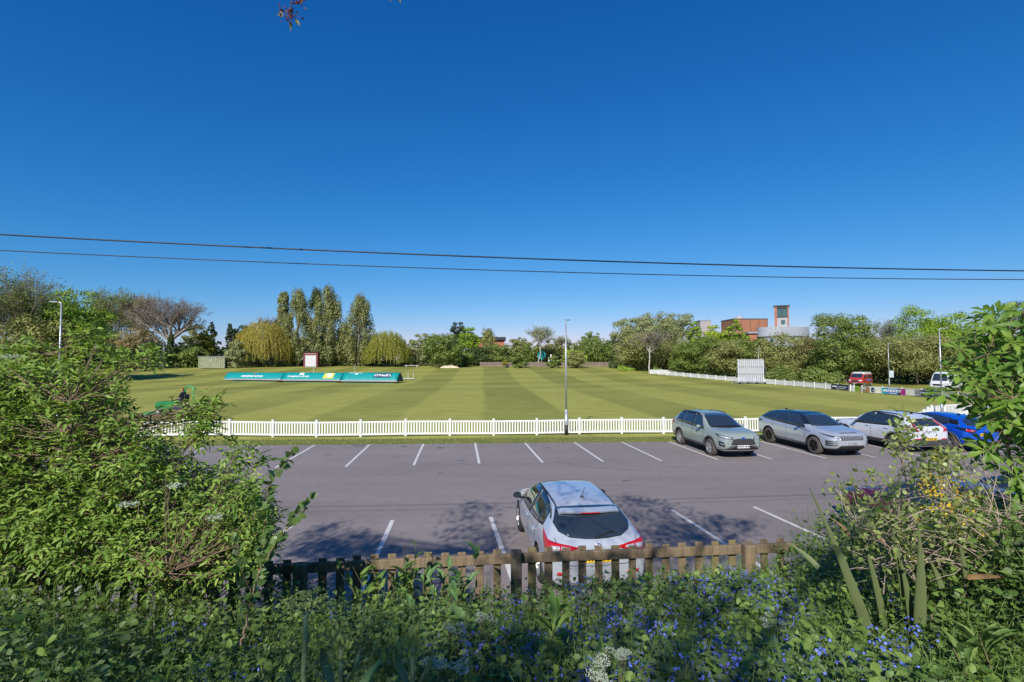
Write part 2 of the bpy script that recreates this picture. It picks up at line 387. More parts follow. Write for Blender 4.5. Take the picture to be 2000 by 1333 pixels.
for i in order:
    a,b=posts[i],posts[i+1]; rz=math.atan2(b.y-a.y,b.x-a.x); L=(b-a).length; mid=(a+b)/2
    za,zb=dz[i],dz[i+1]
    for zc,h in ((.755,.075),(.125,.085)):
        d2=(b-a).normalized()*.06; s=Vector((-d2.y,d2.x,0)).normalized()*.02
        A=a+d2;B=b-d2
        V=[A+s,A-s,B-s,B+s]; vz=[za,za,zb,zb]
        VV=[(v.x-org.x,v.y-org.y,z+zc-h/2) for v,z in zip(V,vz)]+[(v.x-org.x,v.y-org.y,z+zc+h/2) for v,z in zip(V,vz)]
        mobj('rail',VV,[(3,2,1,0),(4,5,6,7),(0,1,5,4),(1,2,6,5),(2,3,7,6),(3,0,4,7)],M['white'],fence)
    n=15
    for k in range(n):
        t=(k+1)/(n+1); p=a.lerp(b,t); z=za+(zb-za)*t+.44
        if np_<300: shared('picket',picket_me,Vector((p.x,p.y,z))-org,rz,fence); np_+=1
        else: stuffp.box((p.x-org.x,p.y-org.y,z),(.068,.022,.56),rz)
if stuffp.v: tag(stuffp.build('pickets',M['white'],fence),kind='stuff')

# far right fence: receding along the field's right edge, with advertising banners
rp=[gnd(1270,731),gnd(1320,735),gnd(1440,746.5),gnd(1520,752.5),gnd(1668,766)]
rf=tag(empty('boundary_fence',rp[0]),'white boundary fence receding along the right edge of the field behind the sight screen','fence'); org2=rp[0]
def panel_fence(parent,pts,step,org,hgt=.82,gappy=False):
    ps=resample(pts,step)
    if (ps[-1]-pts[-1]).length>.5: ps.append(pts[-1])
    pm_=post_me
    for p in ps: shared('post',pm_,p-org,0,parent)
    st=MB(); rl=MB()
    for a,b in zip(ps,ps[1:]):
        rz=math.atan2(b.y-a.y,b.x-a.x); L=(b-a).length
        for zc,h in ((.755,.075),(.125,.085)):
            m_=(a+b)/2; rl.box((m_.x-org.x,m_.y-org.y,m_.z-org.z+zc),(L-.12,.04,h),rz)
        n=int(L/.142)
        for k in range(n):
            p=a.lerp(b,(k+1)/(n+1)); st.box((p.x-org.x,p.y-org.y,p.z-org.z+.44),(.075,.022,.56),rz)
    rl.build('rails',M['white_far'],parent); tag(st.build('pickets',M['white_far'],parent),kind='stuff')
    return ps
panel_fence(rf,rp,2.28,org2)
pA=gnd(1684,767.5); rp2=[pA,gnd(1740,771),gnd(1840,779),Vector((41.5,39,0))]
rf2=tag(empty('boundary_fence',pA),'white picket boundary fence hung with advertising banners in front of the white van','fence')
panel_fence(rf2,rp2,2.28,pA)
rf3p=[gnd(1340,733.5)+Vector((0,0,0)),gnd(1275,730)]
q0=gnd(1272,729.5); q1=gnd(1340,731.0)
rf3=tag(empty('boundary_fence',q0),'short stretch of white fence beside the green sign at the far corner of the field','fence'); panel_fence(rf3,[q0,q1],2.28,q0)
M['navy']=pm('navy banner vinyl',(.02,.025,.07),.5,var=.08,scale=3); M['teal_b']=pm('teal banner vinyl',(.02,.30,.32),.5); M['magenta']=pm('magenta banner vinyl',(.30,.015,.16),.5)
M['pink']=pm('pink print',(.7,.12,.35),.5); M['lime']=pm('lime netting',(.22,.42,.03),.7); M['grey_b']=pm('grey photo print',(.18,.18,.19),.5,var=.6,scale=5); M['wprint']=pm('white print',(.78,.78,.78),.5)
M['cream']=pm('cream banner print',(.60,.52,.36),.5,c2=(.15,.09,.05),scale=3,var=.2); M['orange']=pm('orange print',(.7,.25,.03),.5); M['skyb']=pm('blue print',(.05,.18,.45),.5)
def banner(px0,px1,line_a,line_b,mat,label,h=.68):
    """a vinyl banner fixed on the field side of the fence from column px0 to px1"""
    A,B=line_a,line_b
    def on(px):
        k=(px-1000)/FPX; dx,dy=B.x-A.x,B.y-A.y   # A.x+t dx = k (A.y+t dy)
        t=(k*A.y-A.x)/(dx-k*dy); return A+(B-A)*t
    p,q=on(px0),on(px1); m_=(p+q)/2; rz=math.atan2(q.y-p.y,q.x-p.x); L=(q-p).length
    nrm=Vector((math.sin(rz),-math.cos(rz),0))
    if nrm.y>0 and abs(nrm.y)>abs(nrm.x): nrm=-nrm
    if nrm.dot(Vector((0,0,0))-m_)<0: nrm=-nrm
    m_=m_+nrm*.07
    e=tag(empty('banner',m_,0),label,'banner')
    # local axes: reading direction runs left to right for a viewer at the car park
    right=Vector((0,0,1)).cross(nrm)
    if right.dot(Vector((m_.y,-m_.x,0)))<0: right=-right
    T=Matrix((( right.x,0,nrm.x,0),(right.y,0,nrm.y,0),(0,1,0,0),(0,0,0,1)))
    bmx=MB(); n=max(2,int(L/.4)); 
    V=[];F=[]
    for s_,off in ((0,.0),(1,-.006)):
        for i in range(n+1):
            for z in (.11,.11+h):
                V.append(T@Vector((-L/2+L*i/n,z+.004*math.sin(i*2.1),off+.008*math.sin(i*1.7))))
    for i in range(n):
        a=i*2; F.append((a,a+2,a+3,a+1)); bb=2*(n+1)+a; F.append((bb+1,bb+3,bb+2,bb))
    mobj('sheet',V,F,mat,e)
    return e,T,L
def rectp(e,T,x0,x1,z0,z1,mat,name='print',off=.016):
    V=[T@Vector(p) for p in ((x0,z0,off),(x1,z0,off),(x1,z1,off),(x0,z1,off),(x0,z0,off-.008),(x1,z0,off-.008),(x1,z1,off-.008),(x0,z1,off-.008))]
    return mobj(name,V,[(0,1,2,3),(7,6,5,4),(0,4,5,1),(1,5,6,2),(2,6,7,3),(3,7,4,0)],mat,e)
la,lb=rp[3],rp[4]
e,T,L=banner(1623,1657,la,lb,M['navy'],'dark navy banner with white lettering on the boundary fence left of the gap'); text('WHITING & JONES',.2,M['wprint'],e,T@Matrix.Translation((0,.52,.018)),sx=1.5) if False else None
text('BRITISH',.20,M['wprint'],e,T@Matrix.Translation((-L*.3,.5,.018)),sx=1.6) if False else None
rectp(e,T,-L*.44,-L*.16,.42,.58,M['wprint']); rectp(e,T,-L*.08,L*.4,.47,.53,M['wprint']); rectp(e,T,-L*.2,L*.3,.27,.32,M['wprint'])
la,lb=rp2[0],rp2[1]
e,T,L=banner(1669.5,1677,rp[4],rp2[0],M['lime'],'bright lime green mesh panel filling the gap in the boundary fence')
e,T,L=banner(1679,1697,rp[4],gnd(1700,769),M['cream'],'cream and brown food banner left end of the banner fence'); rectp(e,T,L*.2,L*.44,.2,.5,M['orange']); rectp(e,T,-L*.4,L*.1,.5,.68,M['wprint'])
e,T,L=banner(1699,1709,rp[4],gnd(1710,770),M['wprint'],'white banner with dark blue ball emblem beside the food banner')
rr=MB(); rr.v=[];n=18
rr.add([T@Vector((.36*math.cos(2*math.pi*i/n)*L*.9,.45+.28*math.sin(2*math.pi*i/n),.018)) for i in range(n)],[tuple(range(n))]); rr.build('emblem',M['navy'],e)
rectp(e,T,-L*.2,L*.2,.36,.42,M['wprint'],off=.022); rectp(e,T,-L*.05,L*.25,.5,.56,M['skyb'],off=.022)
l0,l1=gnd(1716,770.5),gnd(1770,774.5)
e,T,L=banner(1721,1767,l0,l1,M['skyb'],'blue banner reading MARKET between teal and magenta ends')
rectp(e,T,-L*.5,-L*.30,.115,.785,M['teal_b'],'teal_end'); rectp(e,T,L*.29,L*.5,.115,.785,M['magenta'],'magenta_end'); rectp(e,T,L*.2,L*.29,.115,.785,M['navy'],'navy_end')
text('MARKET',.36,M['wprint'],e,T@Matrix.Translation((-L*.04,.48,.026)),sx=1.5*1,bold=.012)
rectp(e,T,-L*.2,L*.12,.7,.74,M['wprint']); rectp(e,T,-L*.18,L*.12,.2,.25,M['wprint']); rectp(e,T,-L*.46,-L*.34,.42,.48,M['wprint'],off=.022)
text('open',.13,M['pink'],e,T@Matrix.Translation((L*.39,.48,.026)),sx=1.3)
e,T,L=banner(1785,1838,gnd(1785,775.5),gnd(1840,779.3),M['navy'],'dark navy tailor banner with a grey portrait, partly behind the lamp post')
rectp(e,T,-L*.5,-L*.26,.115,.785,M['grey_b'],'portrait'); text('BROOK TAVERNER',.19,M['wprint'],e,T@Matrix.Translation((L*.12,.5,.026)),sx=1.15); text('the finest tailoring',.08,M['wprint'],e,T@Matrix.Translation((L*.12,.33,.026)))

# ------------------------------------------------------------------ street lamps
def lamp(base,H,label,armdir=-1,rz=0,arm=.34,dark_base=False,group='grey lamp posts round the car park and field'):
    e=tag(empty('street_lamp',base,rz),label,'lamp post',group)
    m=MB(); m.tube([(0,0,0),(0,0,1.25)],[.085,.082],14); m.tube([(0,0,1.22),(0,0,1.34)],[.082,.052],14,cap=False); m.tube([(0,0,1.3),(0,0,H-.08)],[.052,.036],14)
    m.build('column',M['steel'],e,True)
    if dark_base: MB().tube([(0,0,0),(0,0,.52)],[.09,.09],14).build('base_band',M['black'],e,True)
    MB().box((0,-.083,.75),(.09,.02,.45),bev=.005).build('access_door',M['steel'],e)
    m=MB(); m.tube([(0,0,H-.1),(0,0,H-.02),(armdir*arm*.4,0,H+.04),(armdir*arm*.6,0,H+.05)],[.036,.034,.028,.026],10); m.build('arm',M['steel'],e,True)
    m=MB(); s=armdir; m.prism([(s*arm*.45,H+.01),(s*arm*.5,H+.07),(s*arm*1.5,H+.085),(s*arm*1.75,H+.06),(s*arm*1.6,H+.04)],-.09,.09); hd=m.build('lamp_head',M['steel'],e)
    MB().box((s*arm*1.15,0,H+.035),(.3,.17,.02),bev=.004).build('lens',M['lens_dark'],hd)
    return e
lamp(gnd(1106,850),6.05,'tall grey lamp post with black foot in front of the white fence, mid picture',armdir=.5,arm=.28,dark_base=True,rz=.9)
p=gy(117,26.0); p.z=0; lamp(p,zof(590,26.0)-.05,'grey lamp post rising out of the leafy bush at the far left',armdir=-1)
p=gy(1836,33.2); p.z=0; lamp(p,zof(640,33.2)-.1,'tall grey lamp post rising behind the bright blue car',armdir=1)
p=gnd(1737,759.5); lamp(p,zof(671,p.y)-.1,'thin grey lamp post with a square notice on it, behind the MARKET banner',armdir=1)
sg=tag(empty('notice_board',p+Vector((.2,-.12,0))),'square pale notice fixed to the lamp post by the red camper','sign')
MB().box((.05,0,zof(731,p.y)-p.z),(.62,.03,.95),bev=.01).build('panel',pm('pale notice',(.42,.48,.50),.5,var=.2,scale=4),sg); MB().box((0,.03,zof(731,p.y)-p.z),(.5,.04,.05)).build('bracket',M['steel'],sg)
p=gnd(1345,731); lamp(p,zof(684,p.y)-.1,'distant lamp post beside the green sign at the corner of the field',armdir=1)
p=gy(1481,88); lamp(p,zof(681,88)-.1,'lamp post whose top shows just above the white sight screen',armdir=.8)

# ------------------------------------------------------------------ sight screen
c=gnd(1467,750.5)
ss=tag(empty('sight_screen',c,-.10),'large white slatted cricket sight screen on wheels near the right boundary','sight screen')
sW=49/FPX*c.y; sH=zof(701.5,c.y)-c.z; nb=13
M['screen']=pm('white screen board',(.47,.48,.53),.5,var=.08,scale=2)  # bluish grey: the shaded look of the white boards is put into the colour
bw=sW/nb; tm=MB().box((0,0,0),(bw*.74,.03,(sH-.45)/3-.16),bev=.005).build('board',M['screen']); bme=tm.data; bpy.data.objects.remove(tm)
for i in range(nb):
    for j in range(3):
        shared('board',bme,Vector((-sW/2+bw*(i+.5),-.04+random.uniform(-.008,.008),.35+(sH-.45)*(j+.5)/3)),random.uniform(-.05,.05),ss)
m=MB()
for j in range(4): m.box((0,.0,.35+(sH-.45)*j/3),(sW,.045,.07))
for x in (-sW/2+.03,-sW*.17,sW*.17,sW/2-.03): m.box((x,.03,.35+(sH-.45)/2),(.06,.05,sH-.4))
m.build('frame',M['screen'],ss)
m=MB()
for x in (-sW/2+.1,sW/2-.1): m.tube([(x,.05,sH*.82),(x,1.9,.3)],.035,6); m.tube([(x,-.7,.22),(x,2.0,.22)],.04,6)
m.tube([(-sW/2-1.2,-.5,.2),(sW/2+1.2,-.5,.2)],.035,6); m.tube([(sW/2,.05,sH*.8),(sW/2+1.3,.9,.25)],.03,6)
m.build('undercarriage',M['steel'],ss)
for x in (-sW/2+.1,sW/2-.1,-sW/6,sW/6):
    for y in (-.6,1.9): MB().lathe([(.0,-.05),(.17,-.05),(.19,0),(.17,.05),(0,.05)],14,Matrix.Translation((x,y,.19)),'y').build('wheel',M['rubber'],ss,True)

# ------------------------------------------------------------------ pitch covers
M['pvc']=pm('teal PVC cover sheet',(.0,.22,.22),.5,c2=(.0,.27,.27),var=.06,scale=1.6,bump=.25,bscale=3)
M['gvc']=pm('grey cover flap',(.42,.40,.42),.6,c2=(.22,.20,.22),var=.1,scale=6)
M['green_pipe']=pm('pale green pipe',(.18,.42,.22),.5)
cl=gnd(447,744.5); cr_=gnd(782,748.5); cr_=Vector((cr_.x,cr_.y,0)); cl.z=rise(cl.y)
dirc=(cr_-cl); Lc=dirc.length; rzc=math.atan2(dirc.y,dirc.x)
def cover(t0,t1,label,prints):
    a=cl.lerp(cr_,t0); b=cl.lerp(cr_,t1); L=(b-a).length-.1
    e=tag(empty('pitch_cover',(a+b)/2,rzc),label,'pitch cover','teal wheeled pitch covers in a row on the square')
    Hh=zof(729,(a.y+b.y)/2)-(a+b).z/2+.1
    Wd=2.7; z0=.34; n=10
    prof=[(-Wd/2,z0)]; 
    for i in range(n+1):
        t=i/n; prof.append((-Wd/2+Wd*t, z0+.1+(Hh-z0-.1)*(1-abs(2*t-1)**1.6)))
    prof.append((Wd/2,z0))
    prof2=[(y,z-.02) for y,z in prof]
    poly=prof+prof2[::-1]
    V=[];F=[]; ns=14; N=len(poly)
    for i in range(ns+1):
        x=-L/2+L*i/ns; inset=0
        for y,z in poly: V.append((x+ (0 if 0<i<ns else (0.0)),y,z-.015*(1-math.cos(i*math.pi))*(z/Hh)))
    for i in range(ns):
        for k in range(N): a_=i*N+k; b_=i*N+(k+1)%N; F.append((a_,b_,b_+N,a_+N))
    F.append(tuple(range(N))[::-1]); F.append(tuple(range(ns*N,ns*N+N)))
    o=mobj('canopy',V,F,M['pvc'],e,True); o.data.polygons[-1].use_smooth=False; o.data.polygons[-2].use_smooth=False
    for s in (-1,1):
        m=MB(); V=[(s*(L/2-.02),y,z) for y,z in prof]; mobj('end_panel',[(p[0],p[1],p[2]) for p in V]+[(p[0]-s*.03,p[1],p[2]) for p in V],[tuple(range(len(V))),tuple(range(len(V),2*len(V)))[::-1]],pm('dark end sheet',(.02,.06,.065),.6),e)
    m=MB(); m.box((0,-Wd/2-.01,z0+.03),(L,.03,.2)); m.box((0,Wd/2+.01,z0+.03),(L,.03,.2)); m.build('side_flap',M['gvc'],e)
    m=MB()
    for s in (-1,1): m.tube([(-L/2,s*Wd/2*.95,.24),(L/2,s*Wd/2*.95,.24)],.03,6)
    for i in range(6): x=-L/2+.3+(L-.6)*i/5; m.tube([(x,-Wd/2*.95,.24),(x,Wd/2*.95,.24)],.025,6)
    m.build('frame',M['steel'],e)
    for x in (-L*.32,L*.32):
        for s in (-1,1): MB().lathe([(0,-.05),(.14,-.05),(.16,0),(.14,.05),(0,.05)],12,Matrix.Translation((x,s*Wd*.42,.16)),'y').build('wheel',M['rubber'],e,True)
    m=MB(); m.tube([(-L/2+.5,-Wd/2-.1,.28),(-L/2+1,-Wd/2-.6,.05),(L/2-.9,-Wd/2-.6,.04),(L/2-.4,-Wd/2-.1,.28)],.022,6); m.build('drain_hose',M['green_pipe'],e,True)
    # printed panels follow the curved front of the sheet
    def surf(x,t,off=.012):
        y=-Wd/2+Wd*.5*t; z=z0+.1+(Hh-z0-.1)*(1-abs(2*(t*.5)-1)**1.6); return Vector((x,y-off*.8,z+off))
    for kind,x,wd,t0_,t1_,mt in prints:
        if kind=='rect':
            V=[];F=[];nn=5
            for i in range(nn+1):
                for xx in (x-wd/2,x+wd/2): V.append(surf(xx,t0_+(t1_-t0_)*i/nn,mt[1]))
            for i in range(nn): F.append((i*2,i*2+1,i*2+3,i*2+2))
            mobj('print',V,F,mt[0],e)
        else:
            tm_=(t0_+t1_)/2; a_,b_=surf(x,t0_),surf(x,t1_); up=(b_-a_).normalized(); nr=Vector((1,0,0)).cross(up); P=(a_+b_)/2+nr*.03
            T=Matrix(((1,0,0,P.x),(0,up.y,nr.y,P.y),(0,up.z,nr.z,P.z),(0,0,0,1)))
            text(kind,(b_-a_).length*1.0,mt[0],e,T,sx=mt[2],bold=.01)
    return e
wp=(M['wprint'],.02); 
M['gold']=pm('yellow print',(.55,.48,.08),.5)
cover(0,.35,'teal pitch cover at the left end of the row, lettered GREENE KING',[('GREENE KING',-.3,0,.15,.42,(M['wprint'],0,1.25)),('rect',-.1,.5,.5,.66,(M['grey_b'],.02))])
cover(.35,.69,'middle teal pitch cover of the three, with a yellow framed badge',[('Longmore direct',-2.6,0,.2,.45,(M['wprint'],0,1.15)),('rect',-2.2,.8,.5,.8,wp),('rect',3.0,1.9,.12,.78,(M['gold'],.016)),('rect',3.1,.9,.3,.65,(M['wprint'],.022))])
cover(.69,1.0,"teal pitch cover at the right end of the row, lettered O'Neill's on a dark patch",[('rect',2.2,3.0,.25,.72,(M['navy'],.016)),("O'Neill's",2.2,0,.3,.66,(M['wprint'],0,1.2)),('rect',-2.8,2.4,.74,.80,wp),('rect',-2.6,.45,.55,.68,wp)])
# white hand frame and mat behind the right end of the covers
p=gnd(800,741); ht=tag(empty('cover_trolley',p),'small white mat with two upright white posts beyond the right end of the covers','trolley')
MB().box((-.6,0,.12),(3.0,1.2,.08),bev=.02).build('mat',M['white_far'],ht)
for x in (-.3,.75): MB().tube([(x,0,.1),(x,0,1.35)],.03,6).build('post',M['white_far'],ht)
for px,py in ((612,728),(692,729)):
    p=gnd(px,731); st=tag(MB().tube([(0,0,0),(0,0,1.9)],.03,6).build('marker_pole',M['white_far']),'thin white marker pole behind the '+('middle' if px<650 else 'right-hand')+' teal pitch cover','pole','marker poles behind the covers'); st.location=p
# ------------------------------------------------------------------ vehicles
def pl(pts):
    xs=[p[0] for p in pts]; ys=[p[1] for p in pts]
    return lambda x: float(np.interp(x,xs,ys))
class Car:
    def __init__(s,name,label,cat,loc,ang,P,paint,group='cars and vans parked round the field'):
        s.P=P; s.e=tag(empty(name,loc,ang),label,cat,group); s.paint=paint
        L,W,H=P['L'],P['W'],P['H']; hw=W/2; xr,xf=-L/2,L/2
        st=[]
        gc=P.get('gc',.24); belt=pl(P['belt']); top=pl(P['top'])
        wr=P['roofw']; mid=hw
        # x, scale of half width, bottom z, cabin flag
        for x,ws,zb,cab in P['stations']:
            zt=top(x); zbt=min(belt(x),zt-.05); w3=mid*ws; w4=(mid-.05)*ws
            rows=[(0,zb),(w3*.82,zb),(w3*.97,zb+.09),(w3,zb+(zbt-zb)*.45),(w3*.995,zbt-.16),(w4,zbt)]
            if cab>0:
                w6=w4+(wr-w4)*cab; z6=zbt+(zt-.07-zbt)*1.0
                rows+=[(w4+(w6-w4)*.12,zbt+(z6-zbt)*.12),(w6,z6),(w6-.12,zt-.022),(0,zt)]
            else:
                rows+=[(w4*.96,zbt+(zt-zbt)*.5),(w4*.86,zt-.025),(w4*.62,zt-.004),(0,zt)]
            st.append((x,rows))
        V=[];F=[];N=18
        def ring(x,rows,k=1,cz=0,dx=0):
            pts=[(y,z) for y,z in rows]+[(-y,z) for y,z in rows[-2:0:-1]]
            zc=sum(z for y,z in pts)/len(pts)
            for y,z in pts: V.append((x+dx,y*k,zc+(z-zc)*k))
        ring(st[0][0],st[0][1],.55,dx=-P.get('bulge_r',.02))
        for x,rows in st: ring(x,rows)
        ring(st[-1][0],st[-1][1],.55,dx=P.get('bulge_f',.03))
        n=len(st)+2
        for i in range(n-1):
            for k in range(N): a=i*N+k;b=i*N+(k+1)%N; F.append((a,a+N,b+N,b))
        F.append(tuple(range(N))); F.append(tuple(range((n-1)*N,n*N))[::-1])
        o=mobj('body',V,F,None,s.e,True); o.data.materials.append(paint); o.data.materials.append(M['interior'])
        bm=bmesh.new(); bm.from_mesh(o.data); bmesh.ops.recalc_face_normals(bm,faces=bm.faces); bm.to_mesh(o.data); bm.free()
        sub=o.modifiers.new('s','SUBSURF'); sub.levels=3; sub.render_levels=3
        dg=bpy.context.evaluated_depsgraph_get(); ev=o.evaluated_get(dg); me=bpy.data.meshes.new_from_object(ev)
        me.name='body'; o.modifiers.clear(); o.data=me
        s.bvh=BVHTree.FromPolygons([v.co.copy() for v in me.vertices],[p.vertices[:] for p in me.polygons])
        # wheel arches
        Rw=P['R']; cut=MB()
        for x in P['axles']:
            for sd in (-1,1):
                yy=hw-.28 if sd>0 else -hw-.3
                cut.lathe([(0,yy),(Rw+.06,yy),(Rw+.06,yy+.58),(0,yy+.58)],40,Matrix.Translation((x,0,Rw+.0)),'y')
        co=cut.build('cut',M['interior']); co.matrix_world=s.e.matrix_basis.copy()
        bo=o.modifiers.new('b','BOOLEAN'); bo.object=co; bo.operation='DIFFERENCE'; bo.solver='EXACT'
        bpy.context.view_layer.update()
        dg=bpy.context.evaluated_depsgraph_get(); me=bpy.data.meshes.new_from_object(o.evaluated_get(dg)); o.modifiers.clear(); o.data=me; bpy.data.objects.remove(co)
        me.materials.clear(); me.materials.append(paint); me.materials.append(M['interior']); me.materials.append(P.get('roofmat',paint))
        tz=P.get('roofz',9)
        mi=[]
        for p in me.polygons:
            c=p.center; k=0
            for x in P['axles']:
                if math.hypot(c.x-x,c.z-Rw)<Rw+.063 and abs(c.y)<hw-.02 : k=1
            if abs(p.normal.y)>.9 and abs(c.y)<hw-.2 and c.z<1: k=1
            if c.z<.2+gc*.2 and p.normal.z<-.6: k=1
            if k==0 and c.z>tz and -L/2+.0<c.x<P.get('roofx1',9): k=2
            mi.append(k)
        me.polygons.foreach_set('material_index',mi); me.polygons.foreach_set('use_smooth',[m!=1 for m in mi])
        s.body=o; s.o=o
        for x in P['axles']:
            for sd in (-1,1): s.wheel(x,sd)
        # underside shadow block (sump and floor pan)
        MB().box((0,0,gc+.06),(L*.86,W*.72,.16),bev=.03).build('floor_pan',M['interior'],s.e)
    def hit(s,o,d):
        h=s.bvh.ray_cast(Vector(o),Vector(d).normalized()); return h
    def grid(s,name,nu,nv,f,mat,off=.005,parent=None,flip=False):
        """f(u,v)->(origin,direction); makes a panel hugging the body, with a small returned edge"""
        us=[0]+[i/nu for i in range(nu+1)]+[1]; vs=[0]+[i/nv for i in range(nv+1)]+[1]
        V=[];ok=[]
        for j,v in enumerate(vs):
            for i,u in enumerate(us):
                o,d=f(u,v); h=s.hit(o,d)
                edge=i in(0,len(us)-1) or j in (0,len(vs)-1)
                if h[0] is None: V.append((0,0,0)); ok.append(False)
                else:
                    nn=h[1] if h[1].dot(Vector(d))<0 else -h[1]
                    V.append(h[0]+nn*(off if not edge else -.008)); ok.append(True)
        w_=len(us);F=[]
        for j in range(len(vs)-1):
            for i in range(w_-1):
                q=(j*w_+i,j*w_+i+1,(j+1)*w_+i+1,(j+1)*w_+i)
                if all(ok[t] for t in q): F.append(q)
        if not F: return None
        me_o=mobj(name,V,F,mat,parent or s.e,True)
        bm=bmesh.new(); bm.from_mesh(me_o.data)
        bmesh.ops.delete(bm,geom=[v for v in bm.verts if not v.link_faces],context='VERTS')
        # orient outwards
        bm.normal_update(); tot=sum((f_.normal.dot(Vector((f_.calc_center_median().x*.3,f_.calc_center_median().y,(f_.calc_center_median().z-.6))))) for f_ in bm.faces)
        if tot<0: bmesh.ops.reverse_faces(bm,faces=bm.faces)
        bm.to_mesh(me_o.data); bm.free(); return me_o
    def side(s,name,sd,bot,top,mat,off=.005,nu=14,nv=4,parent=None):
        """bot, top: polylines of (x,z) run from rear to front"""
        def P_(pl_,u):
            n=len(pl_)-1; t=u*n; i=min(int(t),n-1); k=t-i; return (pl_[i][0]*(1-k)+pl_[i+1][0]*k, pl_[i][1]*(1-k)+pl_[i+1][1]*k)
        def f(u,v):
            a=P_(bot,u);b=P_(top,u); x=a[0]*(1-v)+b[0]*v; z=a[1]*(1-v)+b[1]*v
            return (x,sd*3,z),(0,-sd,0)
        return s.grid(name,nu,nv,f,mat,off,parent)
    def end(s,name,fr,bot,top,mat,off=.005,nu=12,nv=4,parent=None):
        """fr=+1 front, -1 rear; polylines of (y,z)"""
        def P_(pl_,u):
            n=len(pl_)-1; t=u*n; i=min(int(t),n-1); k=t-i; return (pl_[i][0]*(1-k)+pl_[i+1][0]*k, pl_[i][1]*(1-k)+pl_[i+1][1]*k)
        def f(u,v):
            a=P_(bot,u);b=P_(top,u); y=a[0]*(1-v)+b[0]*v; z=a[1]*(1-v)+b[1]*v
            return (fr*4,y,z),(-fr,0,0)
        return s.grid(name,nu,nv,f,mat,off,parent)
    def wrap(s,name,fr,sd,bot,top,mat,off=.006,nu=12,nv=4,parent=None):
        """polylines of (plan angle in degrees away from the axis, z): panels that turn the corner"""
        def P_(pl_,u):
            n=len(pl_)-1; t=u*n; i=min(int(t),n-1); k=t-i; return (pl_[i][0]*(1-k)+pl_[i+1][0]*k, pl_[i][1]*(1-k)+pl_[i+1][1]*k)
        def f(u,v):
            a=P_(bot,u);b=P_(top,u); q=R(a[0]*(1-v)+b[0]*v); z=a[1]*(1-v)+b[1]*v
            return (fr*5*math.cos(q),sd*5*math.sin(q),z),(-fr*math.cos(q),-sd*math.sin(q),0)
        return s.grid(name,nu,nv,f,mat,off,parent)
    def roofp(s,name,bot,top,mat,off=.004,nu=12,nv=3,parent=None):
        def P_(pl_,u):
            n=len(pl_)-1; t=u*n; i=min(int(t),n-1); k=t-i; return (pl_[i][0]*(1-k)+pl_[i+1][0]*k, pl_[i][1]*(1-k)+pl_[i+1][1]*k)
        def f(u,v):
            a=P_(bot,u);b=P_(top,u); return (a[0]*(1-v)+b[0]*v,a[1]*(1-v)+b[1]*v,4),(0,0,-1)
        return s.grid(name,nu,nv,f,mat,off,parent)
    def wheel(s,x,sd):
        P=s.P; Rw=P['R']; hw=P['W']/2; y=sd*(hw-.02)   # outer face
        rim=P.get('rim','alloy'); key=(Rw,rim,P.get('tyre','rubber'),P.get('spokes',5),sd)
        if key not in Car.cache:
            tw=.22; o=-sd
            prof=[(Rw*.60,0),(Rw*.66,-.004),(Rw*.9,.0),(Rw*.97,.02),(Rw,.05),(Rw,tw-.05),(Rw*.95,tw-.01),(Rw*.66,tw),(Rw*.60,tw)]
            m=MB().lathe([(r,o*z) for r,z in prof],40,None,'y'); t=m.build('wheel',M[P.get('tyre','rubber')],None,True); tme=t.data; bpy.data.objects.remove(t)
            m=MB(); rr=Rw*.665
            m.lathe([(rr,o*.0),(rr*.93,o*-.004),(rr*.90,o*.03),(rr*.90,o*.12)],40,None,'y')
            ns=P.get('spokes',5); tw_=P.get('twin',True)
            for k in range(ns):
                a=2*math.pi*k/ns+math.pi/2
                for da in ((-.17,.17) if tw_ else (0,)):
                    ca,sa_=math.cos(a+da),math.sin(a+da); c0,s0=math.cos(a+da*.45),math.sin(a+da*.45)
                    p0=Vector((c0*rr*.14,o*.02,s0*rr*.14)); p1=Vector((ca*rr*.94,o*.008,sa_*rr*.94)); dd=(p1-p0).normalized(); wv=Vector((0,1,0)).cross(dd)*(.022 if tw_ else .05)
                    V=[p0-wv*.9,p0+wv*.9,p1+wv*1.25,p1-wv*1.25]; V2=[v+Vector((0,o*.035,0)) for v in V]
                    m.add(V+V2,[(0,1,2,3),(0,4,5,1),(1,5,6,2),(2,6,7,3),(3,7,4,0)])
            m.lathe([(0,-o*.006),(rr*.16,-o*.004),(rr*.2,o*.03)],20,None,'y')
            t=m.build('rim',M[rim]); rme=t.data; bpy.data.objects.remove(t)
            m=MB().lathe([(0,o*.075),(rr*.62,o*.075),(rr*.62,o*.09)],24,None,'y').lathe([(0,o*.11),(rr*.91,o*.11)],24,None,'y'); t=m.build('brake_disc',M['disc']); dme=t.data; bpy.data.objects.remove(t)
            Car.cache[key]=(tme,rme,dme)
        tme,rme,dme=Car.cache[key]
        wv=bpy.data.objects.new('wheel',tme); link(wv,s.e); wv.location=(x,y,Rw); 
        rot=random.uniform(0,6.28)
        for nm,me in (('rim',rme),('brake_disc',dme)): c=bpy.data.objects.new(nm,me); link(c,wv); c.rotation_euler=(0,rot,0)
    def plate(s,fr,y,z,txt,mat,w=.52,h=.115,size=None,tint=None):
        h_=s.hit((fr*4,y,z),(-fr,0,0)); x=(h_[0].x if h_[0] else fr*s.P['L']/2)+fr*.012
        p=MB().box((x,y,z),(.012,w,h),bev=.003).build('number_plate',mat,s.e)
        # text plane: reading direction to the right when seen from outside
        T=Matrix(((0,0,fr,x+fr*.0075),(fr,0,0,y),(0,1,0,z),(0,0,0,1)))
        text(txt,h*.92,M['ink'],p,T,sx=1.02,bold=.003,ext=.001)
